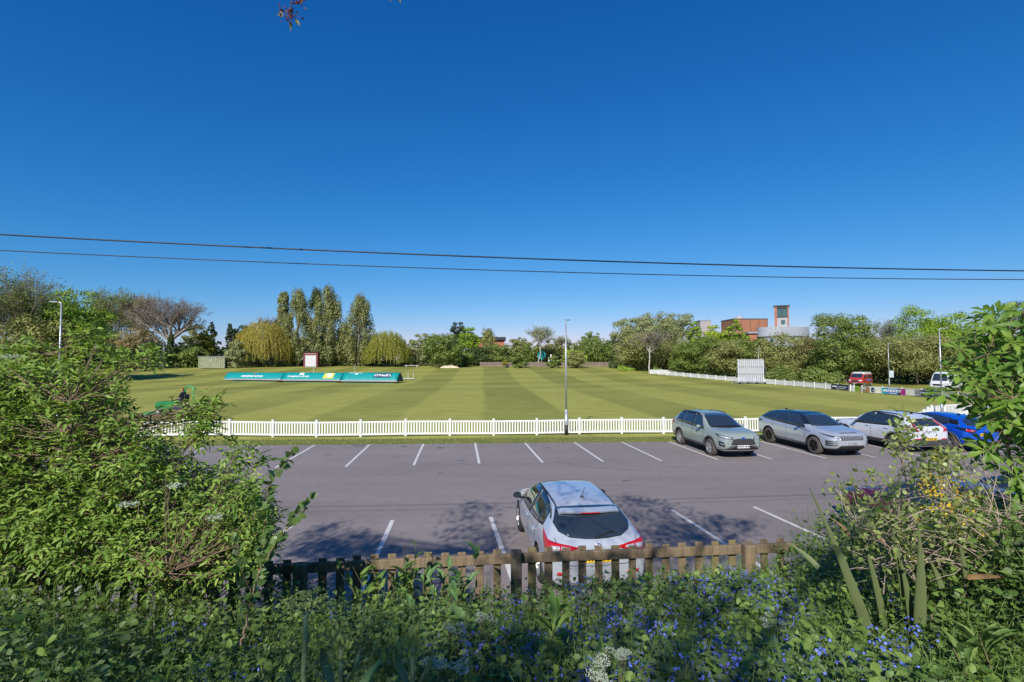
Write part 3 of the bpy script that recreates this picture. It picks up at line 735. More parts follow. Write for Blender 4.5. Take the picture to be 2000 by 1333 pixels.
    def badge(s,fr,txt,y,z,size,mat,sx=1.0,top=False):
        h_=s.hit((fr*4,y,z),(-fr,0,0)); x=(h_[0].x if h_[0] else fr*s.P['L']/2)+fr*.008
        T=Matrix(((0,0,fr,x),(fr,0,0,y),(0,1,0,z),(0,0,0,1)))
        return text(txt,size,mat,s.e,T,sx=sx,bold=.003,ext=.004,name='badge_lettering')
    def mirror(s,x,z,mat,out=.13):
        hw=s.P['W']/2
        for sd in (-1,1):
            m=MB(); bm=bmesh.new(); bmesh.ops.create_uvsphere(bm,u_segments=14,v_segments=9,radius=1)
            for v in bm.verts:
                v.co=Vector((v.co.x*.065,v.co.y*.092,v.co.z*.066))
                if v.co.x<-.04: v.co.x=-.04
            bm.transform(Matrix.Translation((x,sd*(hw+out*.55),z))); bm.verts.ensure_lookup_table()
            m.add([v.co[:] for v in bm.verts],[[v.index for v in f.verts] for f in bm.faces]); bm.free()
            mo=m.build('wing_mirror',mat,s.e,True)
            MB().box((x-.041,sd*(hw+out*.55),z),(.008,.15,.09),bev=.01).build('mirror_glass',M['glass'],mo)
            MB().tube([(x+.03,sd*(hw-.09),z-.07),(x,sd*(hw+.03),z-.05)],.022,6).build('mirror_stalk',M['black'],mo)
    def arches(s,mat,wd=.055,sill=None):
        Rw=s.P['R']
        for x in s.P['axles']:
            for sd in (-1,1):
                def f(u,v,x=x,sd=sd):
                    a=R(-8)+R(196)*u; r=Rw+.055+wd*v
                    z=max(.2,Rw+math.sin(a)*r); return (x+math.cos(a)*r,sd*3,z),(0,-sd,0)
                s.grid('arch_trim',26,2,f,mat,.016)
        if sill:
            a,b=s.P['axles'][0]+Rw+.06,s.P['axles'][1]-Rw-.06
            for sd in (-1,1): s.side('sill_trim',sd,[(a,.27),(b,.27)],[(a,sill),(b,sill)],mat,.014)
    def line(s,sd,pts,w=.012,mat=None,name='panel_gap'):
        mat=mat or M['black']
        for p,q in zip(pts,pts[1:]):
            d=Vector((q[0]-p[0],q[1]-p[1])); 
            if d.length<1e-3: continue
            d.normalize(); n=(-d.y*w/2,d.x*w/2)
            s.side(name,sd,[(p[0]-n[0],p[1]-n[1]),(q[0]-n[0],q[1]-n[1])],[(p[0]+n[0],p[1]+n[1]),(q[0]+n[0],q[1]+n[1])],mat,.0025,nu=5,nv=1)
    def side_glass(s,botz,topz,panes,surround=True,sm=None):
        """botz/topz functions of x; panes: list of (x0b,x0t,x1b,x1t)"""
        sm=sm or M['trim']
        for sd in (-1,1):
            a,b=panes[0],panes[-1]
            n=10
            if surround:
                bl=[(a[0]-.03+(b[2]+.03-a[0]+.03)*i/n,0) for i in range(n+1)]; bl=[(x,botz(x)-.028) for x,_ in bl]
                tl=[(a[1]-.03+(b[3]+.03-a[1]+.03)*i/n,0) for i in range(n+1)]; tl=[(x,topz(x)+.022) for x,_ in tl]
                fr_=s.side('window_surround',sd,bl,tl,sm,.004,nu=26,nv=5)
            for (xb0,xt0,xb1,xt1) in panes:
                bl=[(xb0+(xb1-xb0)*i/n,0) for i in range(n+1)]; bl=[(x,botz(x)) for x,_ in bl]
                tl=[(xt0+(xt1-xt0)*i/n,0) for i in range(n+1)]; tl=[(x,topz(x)) for x,_ in tl]
                s.side('side_window',sd,bl,tl,M['glass'],.009,nu=14,nv=5)
    def rails(s,x0,x1,y,mat):
        for sd in (-1,1):
            pts=[]
            for i in range(9):
                x=x0+(x1-x0)*i/8; h=s.hit((x,sd*y,4),(0,0,-1))
                if h[0]: pts.append(h[0]+Vector((0,0,.045 if 0<i<8 else .0)))
            s_=MB().tube(pts,.018,8); s_.build('roof_rail',mat,s.e,True)
    def handles(s,xs_,z,mat):
        for sd in (-1,1):
            for x in xs_:
                h=s.hit((x,sd*3,z),(0,-sd,0))
                if h[0]: MB().box(h[0]+Vector((0,sd*.02,0)),(.2,.035,.035),bev=.01).build('door_handle',mat,s.e)
    def spoiler(s,x,hw_,ln,mat):
        n=12;V=[]
        for i in range(n+1):
            y=-hw_+2*hw_*i/n; h0=s.hit((x+ln,y,4),(0,0,-1)); h1=s.hit((x+ln+.15,y,4),(0,0,-1)); z0=h0[0].z; sl=(h1[0].z-z0)/.15; xb=x+.05*(y/hw_)**2
            V+=[(xb,y,z0-sl*ln*.8+.004),(x+ln,y,z0+.008),(xb+.01,y,z0-sl*ln*.8-.025),(x+ln,y,z0-.01)]
        F=[]
        for i in range(n): a=i*4; F+=[(a,a+4,a+5,a+1),(a,a+2,a+6,a+4),(a+2,a+3,a+7,a+6)]
        F+=[(0,1,3,2),(n*4,n*4+2,n*4+3,n*4+1)]
        return mobj('spoiler',V,F,mat,s.e)
    def fin(s,x,mat):
        h=s.hit((x,0,4),(0,0,-1)); z=h[0].z
        MB().prism([(x-.09,z-.01),(x-.06,z+.065),(x-.02,z+.06),(x+.1,z-.01)],-.018,.018).build('roof_antenna',mat,s.e)
Car.cache={}
M['disc']=pm('brake disc',(.12,.115,.11),.5,metal=.6)
def paint(name,c,metal=.35,rough=.32):
    m=pm(name,c,rough,metal=metal,coat=1,spec=.5); return m
M['p_sage']=paint('sage grey-green paint',(.26,.31,.285),.15,.35)
M['p_silver']=paint('silver metallic paint',(.50,.54,.60),.45,.28)
M['p_white']=paint('pearl white paint',(.60,.63,.70),.1,.3)
M['p_blue']=paint('bright blue paint',(.006,.10,.62),.35,.25)
M['p_hatch']=paint('silver white paint',(.52,.56,.63),.35,.28)
M['p_maroon']=paint('maroon paint',(.12,.01,.03),.3,.3); M['p_navy']=paint('dark blue paint',(.008,.03,.12),.3,.3)
M['p_black']=paint('black roof paint',(.012,.02,.035),.3,.2)
M['p_red']=paint('faded red paint',(.42,.03,.025),0,.4); M['p_van']=paint('white van paint',(.66,.66,.65),0,.4)

def std_stations(L,cab0,cab1,gc,n=4):
    """cab0: x where the rear window starts to rise; cab1: windscreen base"""
    xr,xf=-L/2,L/2
    return [(xr+.00,.84,gc+.16,0),(xr+.09,.93,gc+.03,0)]
# --- sage SUV -------------------------------------------------------------
def make_suv_a(loc,ang,label):
    L,W,H=4.60,1.86,1.69
    P=dict(L=L,W=W,H=H,roofw=.62,R=.355,axles=(-1.36,1.33),gc=.25,rim='alloy',spokes=5,tyre='rubber_dusty',
      belt=[(-2.3,1.10),(-1.6,1.11),(0,1.05),(1.0,1.0),(2.3,.86)],
      top=[(-2.3,1.08),(-2.22,1.15),(-2.12,1.2),(-1.72,1.60),(-1.2,1.66),(-.4,1.69),(.25,1.655),(1.02,1.15),(1.5,1.13),(2.05,1.07),(2.24,.99),(2.3,.88)],
      stations=[(-2.29,.86,.42,0),(-2.2,.94,.30,0),(-2.10,.97,.27,.10),(-1.72,.99,.25,.92),(-1.2,1,.25,1),(-.4,1,.25,1),(.25,.995,.25,.96),(.62,.99,.25,.42),(1.05,.985,.25,0),(1.5,.98,.26,0),(2.0,.93,.28,0),(2.2,.86,.34,0),(2.29,.76,.42,0)])
    c=Car('parked_suv',label,'car',loc,ang,P,M['p_sage'])
    b=pl([(-2.1,1.16),(-1.5,1.12),(0,1.07),(.95,1.04)]); t=pl([(-2,1.44),(-1.75,1.50),(-1.2,1.555),(-.3,1.58),(.2,1.55),(.85,1.15),(1,1.07)])
    c.side_glass(b,t,[(-1.72,-1.66,-1.17,-1.12),(-1.10,-1.05,-.22,-.24),(-.14,-.15,.82,.35)])
    c.end('windscreen',1,[(-.70,1.14),(0,1.135),(.70,1.14)],[(-.55,1.60),(0,1.625),(.55,1.60)],M['trim'],.004,16,6); c.end('windscreen_glass',1,[(-.66,1.155),(0,1.15),(.66,1.155)],[(-.52,1.58),(0,1.605),(.52,1.58)],M['glass'],.008,16,6)
    c.end('rear_window',-1,[(-.6,1.2),(.6,1.2)],[(-.5,1.52),(.5,1.52)],M['glass'],.007,12,5)
    c.arches(M['clad'],.07,.42)
    for sd in (-1,1):
        c.wrap('headlight',1,sd,[(10.5,.80),(17,.82),(24.5,.88)],[(11,.875),(17,.925),(26.5,.985)],M['lens_dark'],.010); c.wrap('lamp_lens',1,sd,[(12,.82),(17,.835),(22,.88)],[(12.5,.865),(17,.90),(23.5,.94)],M['clear_lens'],.014)
        c.wrap('fog_lamp_recess',1,sd,[(18,.50),(23,.53)],[(19,.68),(23.5,.72)],M['black'],.010); c.wrap('fog_lamp',1,sd,[(19,.56),(22,.58)],[(19.5,.63),(22,.65)],M['chrome'],.016)
        c.wrap('tail_light',-1,sd,[(14,.92),(24,.95)],[(14,1.05),(25,1.08)],M['red_lens'],.01)
        c.line(sd,[(-.18,1.04),(-.16,.75),(-.2,.45)]); c.line(sd,[(.86,1.02),(.83,.7),(.8,.45)]); c.line(sd,[(-1.12,1.08),(-1.08,.85)])
    c.end('grille',1,[(-.52,.60),(-.3,.58),(.3,.58),(.52,.60)],[(-.44,.80),(-.25,.83),(.25,.83),(.44,.80)],M['black'],.012,18,6)
    for i in range(4): z=.63+.048*i; c.end('grille_bar',1,[(-.48+.01*i,z),(.48-.01*i,z)],[(-.48+.01*i,z+.017),(.48-.01*i,z+.017)],M['clad'],.022,14,1)
    for i in range(9): y=-.40+.1*i; c.end('grille_bar',1,[(y,.60),(y+.014,.60)],[(y,.80),(y+.014,.80)],M['clad'],.021,1,5)
    c.end('bumper_trim',1,[(-.80,.36),(.80,.36)],[(-.52,.555),(.52,.555)],M['clad'],.012,18,5)
    c.end('lower_intake',1,[(-.55,.43),(.55,.43)],[(-.42,.53),(.42,.53)],M['black'],.02,14,3)
    c.end('skid_plate',1,[(-.76,.325),(.76,.325)],[(-.70,.375),(.70,.375)],M['alloy'],.022,16,2)
    c.plate(1,0,.515,'WU71 LHD',M['plate_w'])
    m=MB(); 
    h=c.hit((4,0,.84),(-1,0,0)); bx_=h[0].x+.015
    mm=MB().lathe([(0,0),(.07,0),(.075,-.01)],20,Matrix.Translation((bx_,0,.835))@Matrix.Rotation(R(90),4,'Y')@Matrix.Diagonal((.8,1.15,1,1))); mm.build('badge',M['p_blue'],c.e)
    c.rails(-1.6,.1,.60,M['trim']); c.mirror(.62,1.12,M['p_sage']); c.handles((-.98,-.02),.97,M['p_sage']); c.fin(-1.35,M['p_sage'])
    c.spoiler(-1.92,.54,.28,M['p_sage'])
    return c
# --- silver SUV with black roof ------------------------------------------
def make_suv_b(loc,ang,label):
    L,W,H=4.80,1.93,1.665
    P=dict(L=L,W=W,H=H,roofw=.63,R=.375,axles=(-1.45,1.42),gc=.25,rim='alloy_black',spokes=5,tyre='rubber_dusty',roofmat=M['p_black'],roofz=1.19,roofx1=1.12,
      belt=[(-2.4,1.10),(-1.6,1.14),(0,1.07),(1.1,1.02),(2.4,.86)],
      top=[(-2.4,1.05),(-2.34,1.13),(-2.24,1.2),(-1.82,1.56),(-1.3,1.62),(-.3,1.66),(.3,1.63),(1.12,1.14),(1.6,1.11),(2.15,1.02),(2.34,.92),(2.4,.82)],
      stations=[(-2.39,.84,.44,0),(-2.3,.93,.33,0),(-2.2,.96,.28,.10),(-1.82,.985,.25,.85),(-1.3,1,.25,1),(-.3,1,.25,1),(.3,.995,.25,.97),(.7,.99,.25,.42),(1.14,.985,.25,0),(1.6,.975,.26,0),(2.1,.92,.28,0),(2.3,.84,.34,0),(2.39,.72,.42,0)])
    c=Car('parked_suv',label,'car',loc,ang,P,M['p_silver'])
    b=pl([(-2.1,1.20),(-1.5,1.155),(0,1.09),(1.05,1.055)]); t=pl([(-2,1.38),(-1.8,1.44),(-1.2,1.52),(-.3,1.56),(.25,1.54),(.95,1.15),(1.05,1.07)])
    c.side_glass(b,t,[(-1.85,-1.74,-1.22,-1.18),(-1.15,-1.11,-.26,-.27),(-.18,-.19,.92,.38)])
    c.end('windscreen',1,[(-.73,1.155),(0,1.15),(.73,1.155)],[(-.56,1.575),(0,1.60),(.56,1.575)],M['trim'],.004,16,6); c.end('windscreen_glass',1,[(-.69,1.17),(0,1.165),(.69,1.17)],[(-.53,1.555),(0,1.58),(.53,1.555)],M['glass'],.008,16,6)
    c.end('rear_window',-1,[(-.6,1.2),(.6,1.2)],[(-.5,1.48),(.5,1.48)],M['glass'],.007,12,5)
    for sd in (-1,1):
        c.wrap('headlight',1,sd,[(11.5,.80),(17,.81),(25,.90)],[(12,.865),(17,.89),(28,.945)],M['lens_dark'],.010); c.wrap('lamp_lens',1,sd,[(12.5,.815),(16,.82)],[(13,.86),(17,.88)],M['clear_lens'],.014)
        for z in (.50,.575,.65): c.wrap('bumper_vent',1,sd,[(15.5,z),(23.5,z-.02)],[(14,z+.028),(23.5,z+.035)],M['black'],.012,8,2)
        c.wrap('tail_light',-1,sd,[(12,.98),(24,1.0)],[(12,1.06),(26,1.09)],M['lens_dark'],.01)
        c.side('wing_vent',sd,[(.62,.99),(1.25,.91)],[(.60,1.02),(1.2,.935)],M['black'],.012,8,2)
        c.line(sd,[(-.22,1.05),(-.2,.75),(-.24,.42)]); c.line(sd,[(.95,1.02),(.93,.7),(.88,.42)]); c.line(sd,[(-1.2,1.1),(-1.14,.85)])
        c.side('sill_trim',sd,[(-1.0,.40),(.98,.38)],[(-1.0,.43),(.98,.41)],M['black'],.012,12,1)
    c.arches(M['trim'],.02,.35)
    c.end('grille',1,[(-.50,.72),(.50,.72)],[(-.57,.875),(.57,.875)],M['black'],.012,18,5)
    for i in range(11):
        y=-.50+.1*i; c.end('grille_mesh',1,[(y-.03,.73),(y-.018,.73)],[(y+.03,.865),(y+.042,.865)],M['clear_lens'],.018,1,3); c.end('grille_mesh',1,[(y+.03,.73),(y+.042,.73)],[(y-.03,.865),(y-.018,.865)],M['clear_lens'],.018,1,3)
    c.end('lower_intake',1,[(-.62,.33),(.62,.33)],[(-.54,.50),(.54,.50)],M['black'],.012,18,4)
    c.end('bumper_lip',1,[(-.78,.30),(.78,.30)],[(-.76,.335),(.76,.335)],M['trim'],.02,16,1)
    c.plate(1,0,.585,'TC11SKA',pm('silver tinted plate',(.42,.40,.45),.5))
    T=Matrix(((0,-math.sin(.35),0,2.19),(1,0,0,0),(0,math.cos(.35)*.6,1,.965),(0,0,0,1)))
    h=c.hit((2.2,0,4),(0,0,-1)); 
    T=Matrix(((0,-1,0,2.20),(1,0,0,0),(0,.35,1,h[0].z+.006),(0,0,0,1)))
    text('R A N G E   R O V E R',.075,M['black'],c.e,T,name='bonnet_lettering',bold=.004,ext=.004,sx=1.05)
    c.mirror(.66,1.13,M['trim']); c.fin(-1.4,M['trim'])
    c.spoiler(-2.05,.54,.3,M['p_black'])
    c.roofp('sunroof',[(-.9,-.42),(-.9,.42)],[(.15,-.42),(.15,.42)],M['glass'],.004,8,8)
    return c
# --- white SUV seen from behind ------------------------------------------
def make_suv_c(loc,ang,label,paintm=None,roof=None,plates=True):
    L,W,H=4.43,1.87,1.65; pt=paintm or M['p_white']
    P=dict(L=L,W=W,H=H,roofw=.63,R=.36,axles=(-1.36,1.34),gc=.25,rim='alloy',spokes=5,tyre='rubber_dusty',twin=False,
      belt=[(-2.2,1.13),(-1.6,1.14),(0,1.04),(1.0,.99),(2.2,.86)],
      top=[(-2.21,1.04),(-2.16,1.11),(-2.08,1.17),(-1.66,1.57),(-1.2,1.62),(-.4,1.65),(.25,1.62),(.95,1.11),(1.4,1.09),(1.95,1.03),(2.15,.94),(2.21,.84)],
      stations=[(-2.205,.88,.40,0),(-2.13,.95,.30,0),(-2.04,.97,.27,.12),(-1.66,.99,.25,.92),(-1.2,1,.25,1),(-.4,1,.25,1),(.25,.995,.25,.96),(.6,.99,.25,.42),(1.0,.985,.25,0),(1.4,.98,.26,0),(1.9,.93,.28,0),(2.12,.86,.34,0),(2.2,.76,.42,0)])
    c=Car('parked_suv',label,'car',loc,ang,P,pt)
    b=pl([(-2.1,1.25),(-1.6,1.20),(-1.1,1.09),(0,1.04),(.95,1.02)]); t=pl([(-1.9,1.3),(-1.7,1.40),(-1.2,1.50),(-.3,1.545),(.2,1.52),(.85,1.12),(1,1.05)])
    c.side_glass(b,t,[(-1.60,-1.42,-1.10,-1.08),(-1.06,-1.04,-.22,-.24),(-.15,-.16,.80,.33)])
    c.end('windscreen',1,[(-.66,1.13),(.66,1.13)],[(-.52,1.56),(.52,1.56)],M['glass'],.008,16,6)
    c.end('rear_window',-1,[(-.60,1.155),(0,1.145),(.60,1.155)],[(-.50,1.47),(0,1.485),(.50,1.47)],M['glass'],.007,14,6)
    for sd in (-1,1):
        c.wrap('tail_light',-1,sd,[(14.5,.93),(19,.95),(24,1.0)],[(15,1.01),(19.5,1.06),(25,1.06)],M['red_lens'],.012)
        c.end('upper_tail_light',-1,[(sd*.735,1.02),(sd*.64,1.02)],[(sd*.60,1.48),(sd*.545,1.48)],M['red_lens'],.012,3,10)
        c.wrap('reflector',-1,sd,[(12,.60),(19,.61)],[(12,.645),(19,.655)],M['red_lens'],.02,6,1)
        c.wrap('headlight',1,sd,[(12,.82),(24,.86)],[(12,.93),(25,.98)],M['lens_dark'],.010)
        c.line(sd,[(-.18,1.04),(-.16,.75),(-.2,.45)]); c.line(sd,[(.83,1.0),(.80,.7),(.77,.45)]); c.line(sd,[(-1.12,1.08),(-1.06,.85)])
    c.arches(M['clad'],.06,.45)
    c.end('rear_bumper_trim',-1,[(-.86,.36),(.86,.36)],[(-.87,.60),(.87,.60)],M['clad'],.014,18,5)
    for sd in (-1,1): c.side('rear_corner_trim',sd,[(-2.17,.38),(-1.79,.38)],[(-2.17,.60),(-1.76,.60)],M['clad'],.014,6,4)
    if plates: c.plate(-1,0,.63,'WK20 EJA',M['plate_y'])
    if plates: c.badge(-1,'V O L V O',0,.935,.085,M['chrome'],1.2)
    c.end('rear_wiper',-1,[(-.02,1.165),(.36,1.18)],[(-.02,1.18),(.36,1.195)],M['black'],.02,6,1)
    c.rails(-1.55,.1,.60,M['trim']); c.mirror(.58,1.10,pt); c.handles((-.98,-.02),.96,pt); c.fin(-1.3,M['trim'])
    c.spoiler(-1.87,.55,.28,pt)
    return c
# --- blue crossover -------------------------------------------------------
def make_suv_d(loc,ang,label):
    L,W,H=4.21,1.82,1.60
    P=dict(L=L,W=W,H=H,roofw=.57,R=.36,axles=(-1.32,1.31),gc=.24,rim='alloy',spokes=5,tyre='rubber_dusty',
      belt=[(-2.1,1.10),(-1.5,1.16),(-.5,1.05),(1.0,.98),(2.1,.84)],
      top=[(-2.1,1.0),(-2.05,1.07),(-1.98,1.13),(-1.40,1.48),(-1.0,1.55),(-.3,1.595),(.25,1.56),(.9,1.09),(1.35,1.07),(1.85,1.0),(2.05,.92),(2.1,.82)],
      stations=[(-2.10,.84,.42,0),(-2.03,.93,.33,0),(-1.93,.98,.28,.08),(-1.42,1.0,.25,.75),(-1.0,.99,.25,1),(-.3,.97,.25,1),(.25,.98,.25,.96),(.55,.985,.25,.42),(.95,.99,.25,0),(1.35,.99,.26,0),(1.8,.93,.28,0),(2.02,.85,.34,0),(2.1,.74,.42,0)])
    c=Car('parked_crossover',label,'car',loc,ang,P,M['p_blue'])
    b=pl([(-1.6,1.30),(-1.2,1.18),(-.6,1.08),(0,1.03),(.9,1.01)]); t=pl([(-1.5,1.36),(-1.15,1.40),(-.6,1.46),(-.2,1.49),(.2,1.46),(.8,1.10),(.95,1.03)])
    c.side_glass(b,t,[(-1.28,-1.2,-.32,-.33),(-.24,-.25,.74,.3)])
    c.end('windscreen',1,[(-.64,1.11),(.64,1.11)],[(-.5,1.5),(.5,1.5)],M['glass'],.008,14,6)
    c.end('rear_window',-1,[(-.60,1.15),(0,1.135),(.60,1.15)],[(-.46,1.42),(0,1.44),(.46,1.42)],M['glass'],.008,14,6)
    for sd in (-1,1):
        c.side('pillar_trim',sd,[(-1.75,1.16),(-1.3,1.2)],[(-1.5,1.36),(-1.2,1.38)],M['trim'],.006,6,3)
        c.wrap('tail_light_housing',-1,sd,[(11.5,.90),(19,.89),(25,.98)],[(12.5,1.02),(19,1.055),(29,1.09)],M['trim'],.011); c.wrap('tail_light',-1,sd,[(13,.925),(19,.92),(22,.95)],[(13.5,.995),(19,1.02),(22,1.03)],M['red_lens'],.018)
        c.wrap('lamp_lens',-1,sd,[(14.5,.955),(18,.955)],[(14.5,.975),(18,.98)],M['clear_lens'],.024,4,1)
        c.wrap('headlight',1,sd,[(12,.62),(22,.64)],[(12,.78),(22,.82)],M['lens_dark'],.010)
        c.wrap('reflector',-1,sd,[(15,.52),(19,.52)],[(15,.55),(19,.555)],M['red_lens'],.02,4,1)
        c.line(sd,[(-.28,1.03),(-.24,.75),(-.28,.45)]); c.line(sd,[(.8,1.0),(.78,.7),(.74,.45)]); c.line(sd,[(-1.2,1.12),(-1.06,.85)])
    c.arches(M['clad'],.085,.45)
    c.end('rear_bumper_trim',-1,[(-.82,.33),(.82,.33)],[(-.86,.60),(-.5,.52),(.5,.52),(.86,.60)],M['clad'],.014,18,5)
    c.plate(-1,0,.80,'WP21 VBX',M['plate_y']); c.fin(-1.0,M['trim'])
    h=c.hit((-4,0,.97),(1,0,0)); mm=MB().lathe([(.045,0),(.06,.004),(.06,.0)],20,Matrix.Translation((h[0].x-.012,0,.99))@Matrix.Rotation(R(90),4,'Y')); mm.build('badge',M['chrome'],c.e)
    MB().box((h[0].x-.012,0,.99),(.008,.15,.022)).build('badge',M['chrome'],c.e)
    c.spoiler(-1.62,.50,.3,M['p_blue']); c.mirror(.55,1.08,M['trim'])
    return c
# --- hatchbacks in the near row -------------------------------------------
def make_hatch(loc,ang,label,pt,detail=True):
    L,W,H=4.30,1.79,1.47
    P=dict(L=L,W=W,H=H,roofw=.585,R=.325,axles=(-1.33,1.32),gc=.17,rim='alloy',spokes=5,
      belt=[(-2.15,.97),(-1.7,1.0),(-.8,.96),(.3,.90),(1.1,.86),(2.15,.72)],
      top=[(-2.15,.88),(-2.11,.96),(-2.0,1.02),(-1.50,1.385),(-1.1,1.44),(-.3,1.47),(.25,1.45),(1.15,.985),(1.5,.95),(1.95,.84),(2.1,.74),(2.15,.66)],
      stations=[(-2.145,.86,.34,0),(-2.08,.94,.24,0),(-1.98,.97,.20,.05),(-1.52,1.0,.18,.83),(-1.1,1,.17,1),(-.3,1,.17,1),(.25,.995,.17,.97),(.7,.99,.17,.42),(1.18,.98,.17,0),(1.55,.975,.18,0),(1.9,.91,.19,0),(2.06,.82,.22,0),(2.14,.70,.3,0)])
    c=Car('parked_hatchback',label,'car',loc,ang,P,pt)
    b=pl([(-1.6,1.10),(-1.2,1.03),(-.6,.97),(0,.93),(1.05,.90)]); t=pl([(-1.6,1.16),(-1.45,1.24),(-1.1,1.31),(-.5,1.36),(0,1.365),(.3,1.34),(.95,.97),(1.1,.92)])
    c.side_glass(b,t,[(-1.42,-1.36,-1.13,-1.10),(-1.10,-1.07,-.30,-.32),(-.23,-.25,.98,.42)])
    c.end('windscreen',1,[(-.66,.98),(.66,.98)],[(-.52,1.39),(.52,1.39)],M['glass'],.008,14,6)
    # rear window: wide curved glass, deeper in the middle
    c.end('rear_window',-1,[(-.69,1.19),(-.62,1.07),(-.45,1.005),(-.2,.985),(0,.98),(.2,.985),(.45,1.005),(.62,1.07),(.69,1.19)],[(-.60,1.325),(-.45,1.345),(-.3,1.352),(-.15,1.356),(0,1.357),(.15,1.356),(.3,1.352),(.45,1.345),(.60,1.325)],M['glass'],.008,24,8)
    for sd in (-1,1):
        tl=c.wrap('tail_light',-1,sd,[(8.5,.865),(13,.83),(18,.80),(22.0,.785),(24.0,.81)],[(8.7,.88),(13,.915),(18,.945),(22.5,.975),(27.5,1.035)],M['red_lens'],.012,20,6)
        c.wrap('lamp_lens',-1,sd,[(12.2,.86),(16,.845),(20.5,.835)],[(12.8,.885),(16,.90),(20.5,.915)],M['clear_lens'],.017,10,2,parent=tl)
        c.wrap('lamp_trim',-1,sd,[(16.4,.84),(17.0,.84)],[(16.4,.91),(17.0,.91)],M['red_lens'],.02,2,2,parent=tl)
        c.wrap('headlight',1,sd,[(12,.66),(26,.72)],[(12,.76),(29,.86)],M['lens_dark'],.010)
        c.line(sd,[(-.27,.95),(-.24,.6),(-.28,.3)]); c.line(sd,[(.98,.88),(.98,.6),(.92,.3)]); c.line(sd,[(-1.15,1.0),(-1.02,.8),(-.97,.62)])
        c.wrap('reflector',-1,sd,[(13,.44),(18,.45)],[(13,.475),(18,.50)],M['red_lens'],.012,5,1)
        # roof ditch strips
        c.roofp('roof_strip',[(-1.40,sd*.555),(-1.40,sd*.53)],[(.25,sd*.575),(.25,sd*.548)],M['black'],.006,2,12)
        # tailgate shut line
        c.end('tailgate_gap',-1,[(sd*.70,1.0),(sd*.56,.62)],[(sd*.712,1.0),(sd*.572,.62)],M['black'],.003,8,1)
        c.end('tailgate_gap',-1,[(sd*.0,.575),(sd*.57,.60)],[(sd*.0,.585),(sd*.57,.61)],M['black'],.003,8,1)
    c.plate(-1,0,.70,'WM14 ODX',M['plate_y'])
    h=c.hit((-4,0,.9),(1,0,0)); mm=MB().lathe([(.05,0),(.062,.005),(.064,.0)],20,Matrix.Translation((h[0].x-.01,0,.90))@Matrix.Rotation(R(90),4,'Y')@Matrix.Diagonal((.62,1,1,1))); mm.build('badge',M['chrome'],c.e)
    # spoiler lip with brake light
    def sp(u,v): x=-1.62+.13*v; return (x,-.60+1.2*u,4),(0,0,-1)
    m=MB(); n=12; V=[]
    for i in range(n+1):
        y=-.55+1.10*i/n; k=abs(y)/.55; xb=-1.68+.08*k*k; h0=c.hit((xb+.20,y,4),(0,0,-1))[0].z
        V+=[(xb,y,h0-.030),(xb+.22,y,h0+.006),(xb+.012,y,h0-.055)]
    F=[]
    for i in range(n): a=i*3; F+=[(a,a+3,a+4,a+1),(a,a+2,a+5,a+3),(a+2,a+1,a+4,a+5)]
    m.add(V,F); spo=m.build('spoiler',pt,c.e,False)
    MB().box((-1.684,0,V[(n//2)*3][2]-.010),(.016,.34,.014)).build('brake_light',M['red_lens'],spo)
    # wiper and aerial
    g=[]
    for y,z in ((.02,1.0),(-.16,1.035),(-.34,1.07)):
        hh=c.hit((-4,y,z),(1,0,0)); g.append(hh[0]+Vector((-.03,0,.01)))
    MB().tube(g,[.016,.012,.008],6).build('rear_wiper',M['black'],c.e)
    hh=c.hit((-1.12,.0,4),(0,0,-1)); p=hh[0]; m=MB(); m.lathe([(0,.03),(.025,.025),(.04,0)],12,Matrix.Translation(p)); m.tube([p+Vector((0,0,.02)),p+Vector((-.14,-.02,.22))],[.008,.004],6); m.build('roof_antenna',M['black'],c.e)
    c.mirror(.78,.98,M['trim'] if pt==M['p_hatch'] else pt,.13); c.handles((-.93,-.08),.84,pt)
    return c
def place(wpx,wpy,axle,P_axle_x,hw,facing,tilt=7.0):
    """car origin from the ground contact of one near-side wheel. facing -1: nose to the camera, +1: nose away"""
    g=gnd(wpx,wpy); a=R(tilt)
    fwd=Vector((-math.sin(a),math.cos(a),0))*facing; left=Vector((-fwd.y,fwd.x,0))
    side=left*( -1 if facing==-1 else 1)      # picture-left side of the car
    c=g-fwd*P_axle_x-side*(hw-.1); c.z=0
    return c,math.atan2(fwd.y,fwd.x)
l,a=place(1389,890,0,1.33,.93,-1,7.2); make_suv_a(l,a,'grey-green SUV facing the camera, leftmost car in the row by the white fence')
l,a=place(1592,887.5,0,1.42,.965,-1,8.0); make_suv_b(l,a,'silver SUV with black roof and black wheels facing the camera beside the grey-green SUV')
l,a=place(1750,881,0,-1.36,.935,1,7.5); make_suv_c(l,a,'white SUV with tall red tail lights between the silver SUV and the blue car')
l,a=place(1856,881,0,-1.32,.91,1,7.0); make_suv_d(l,a,'bright blue crossover seen from behind at the right end of the row of cars')
hx=Vector((1.17,10.42,0)); make_hatch(hx,math.atan2(math.cos(R(7)),-math.sin(R(7))),'silver-white hatchback with red tail lights parked right behind the wooden fence',M['p_hatch'])
make_hatch(Vector((9.3,10.6,0)),math.atan2(math.cos(R(6.2)),-math.sin(R(6.2))),'maroon car half hidden behind the yellow-flowered bush',M['p_maroon'])
make_hatch(Vector((11.6,11.0,0)),math.atan2(math.cos(R(6.2)),-math.sin(R(6.2))),'dark blue car glimpsed through the brambles right of the maroon car',M['p_navy'])
make_suv_c(Vector((31.6,30.2,0)),R(100),'pale car beyond the blue crossover, under the big hand-shaped leaves',M['p_white'],plates=False)
make_suv_c(Vector((34.6,31.0,0)),R(100),'dark car at the far right of the car park, mostly behind leaves',M['p_navy'],plates=False)
make_hatch(Vector((24.3,22.6,0)),R(-80),'black car at the right edge of the picture with one wheel showing through leaves',M['p_black'])
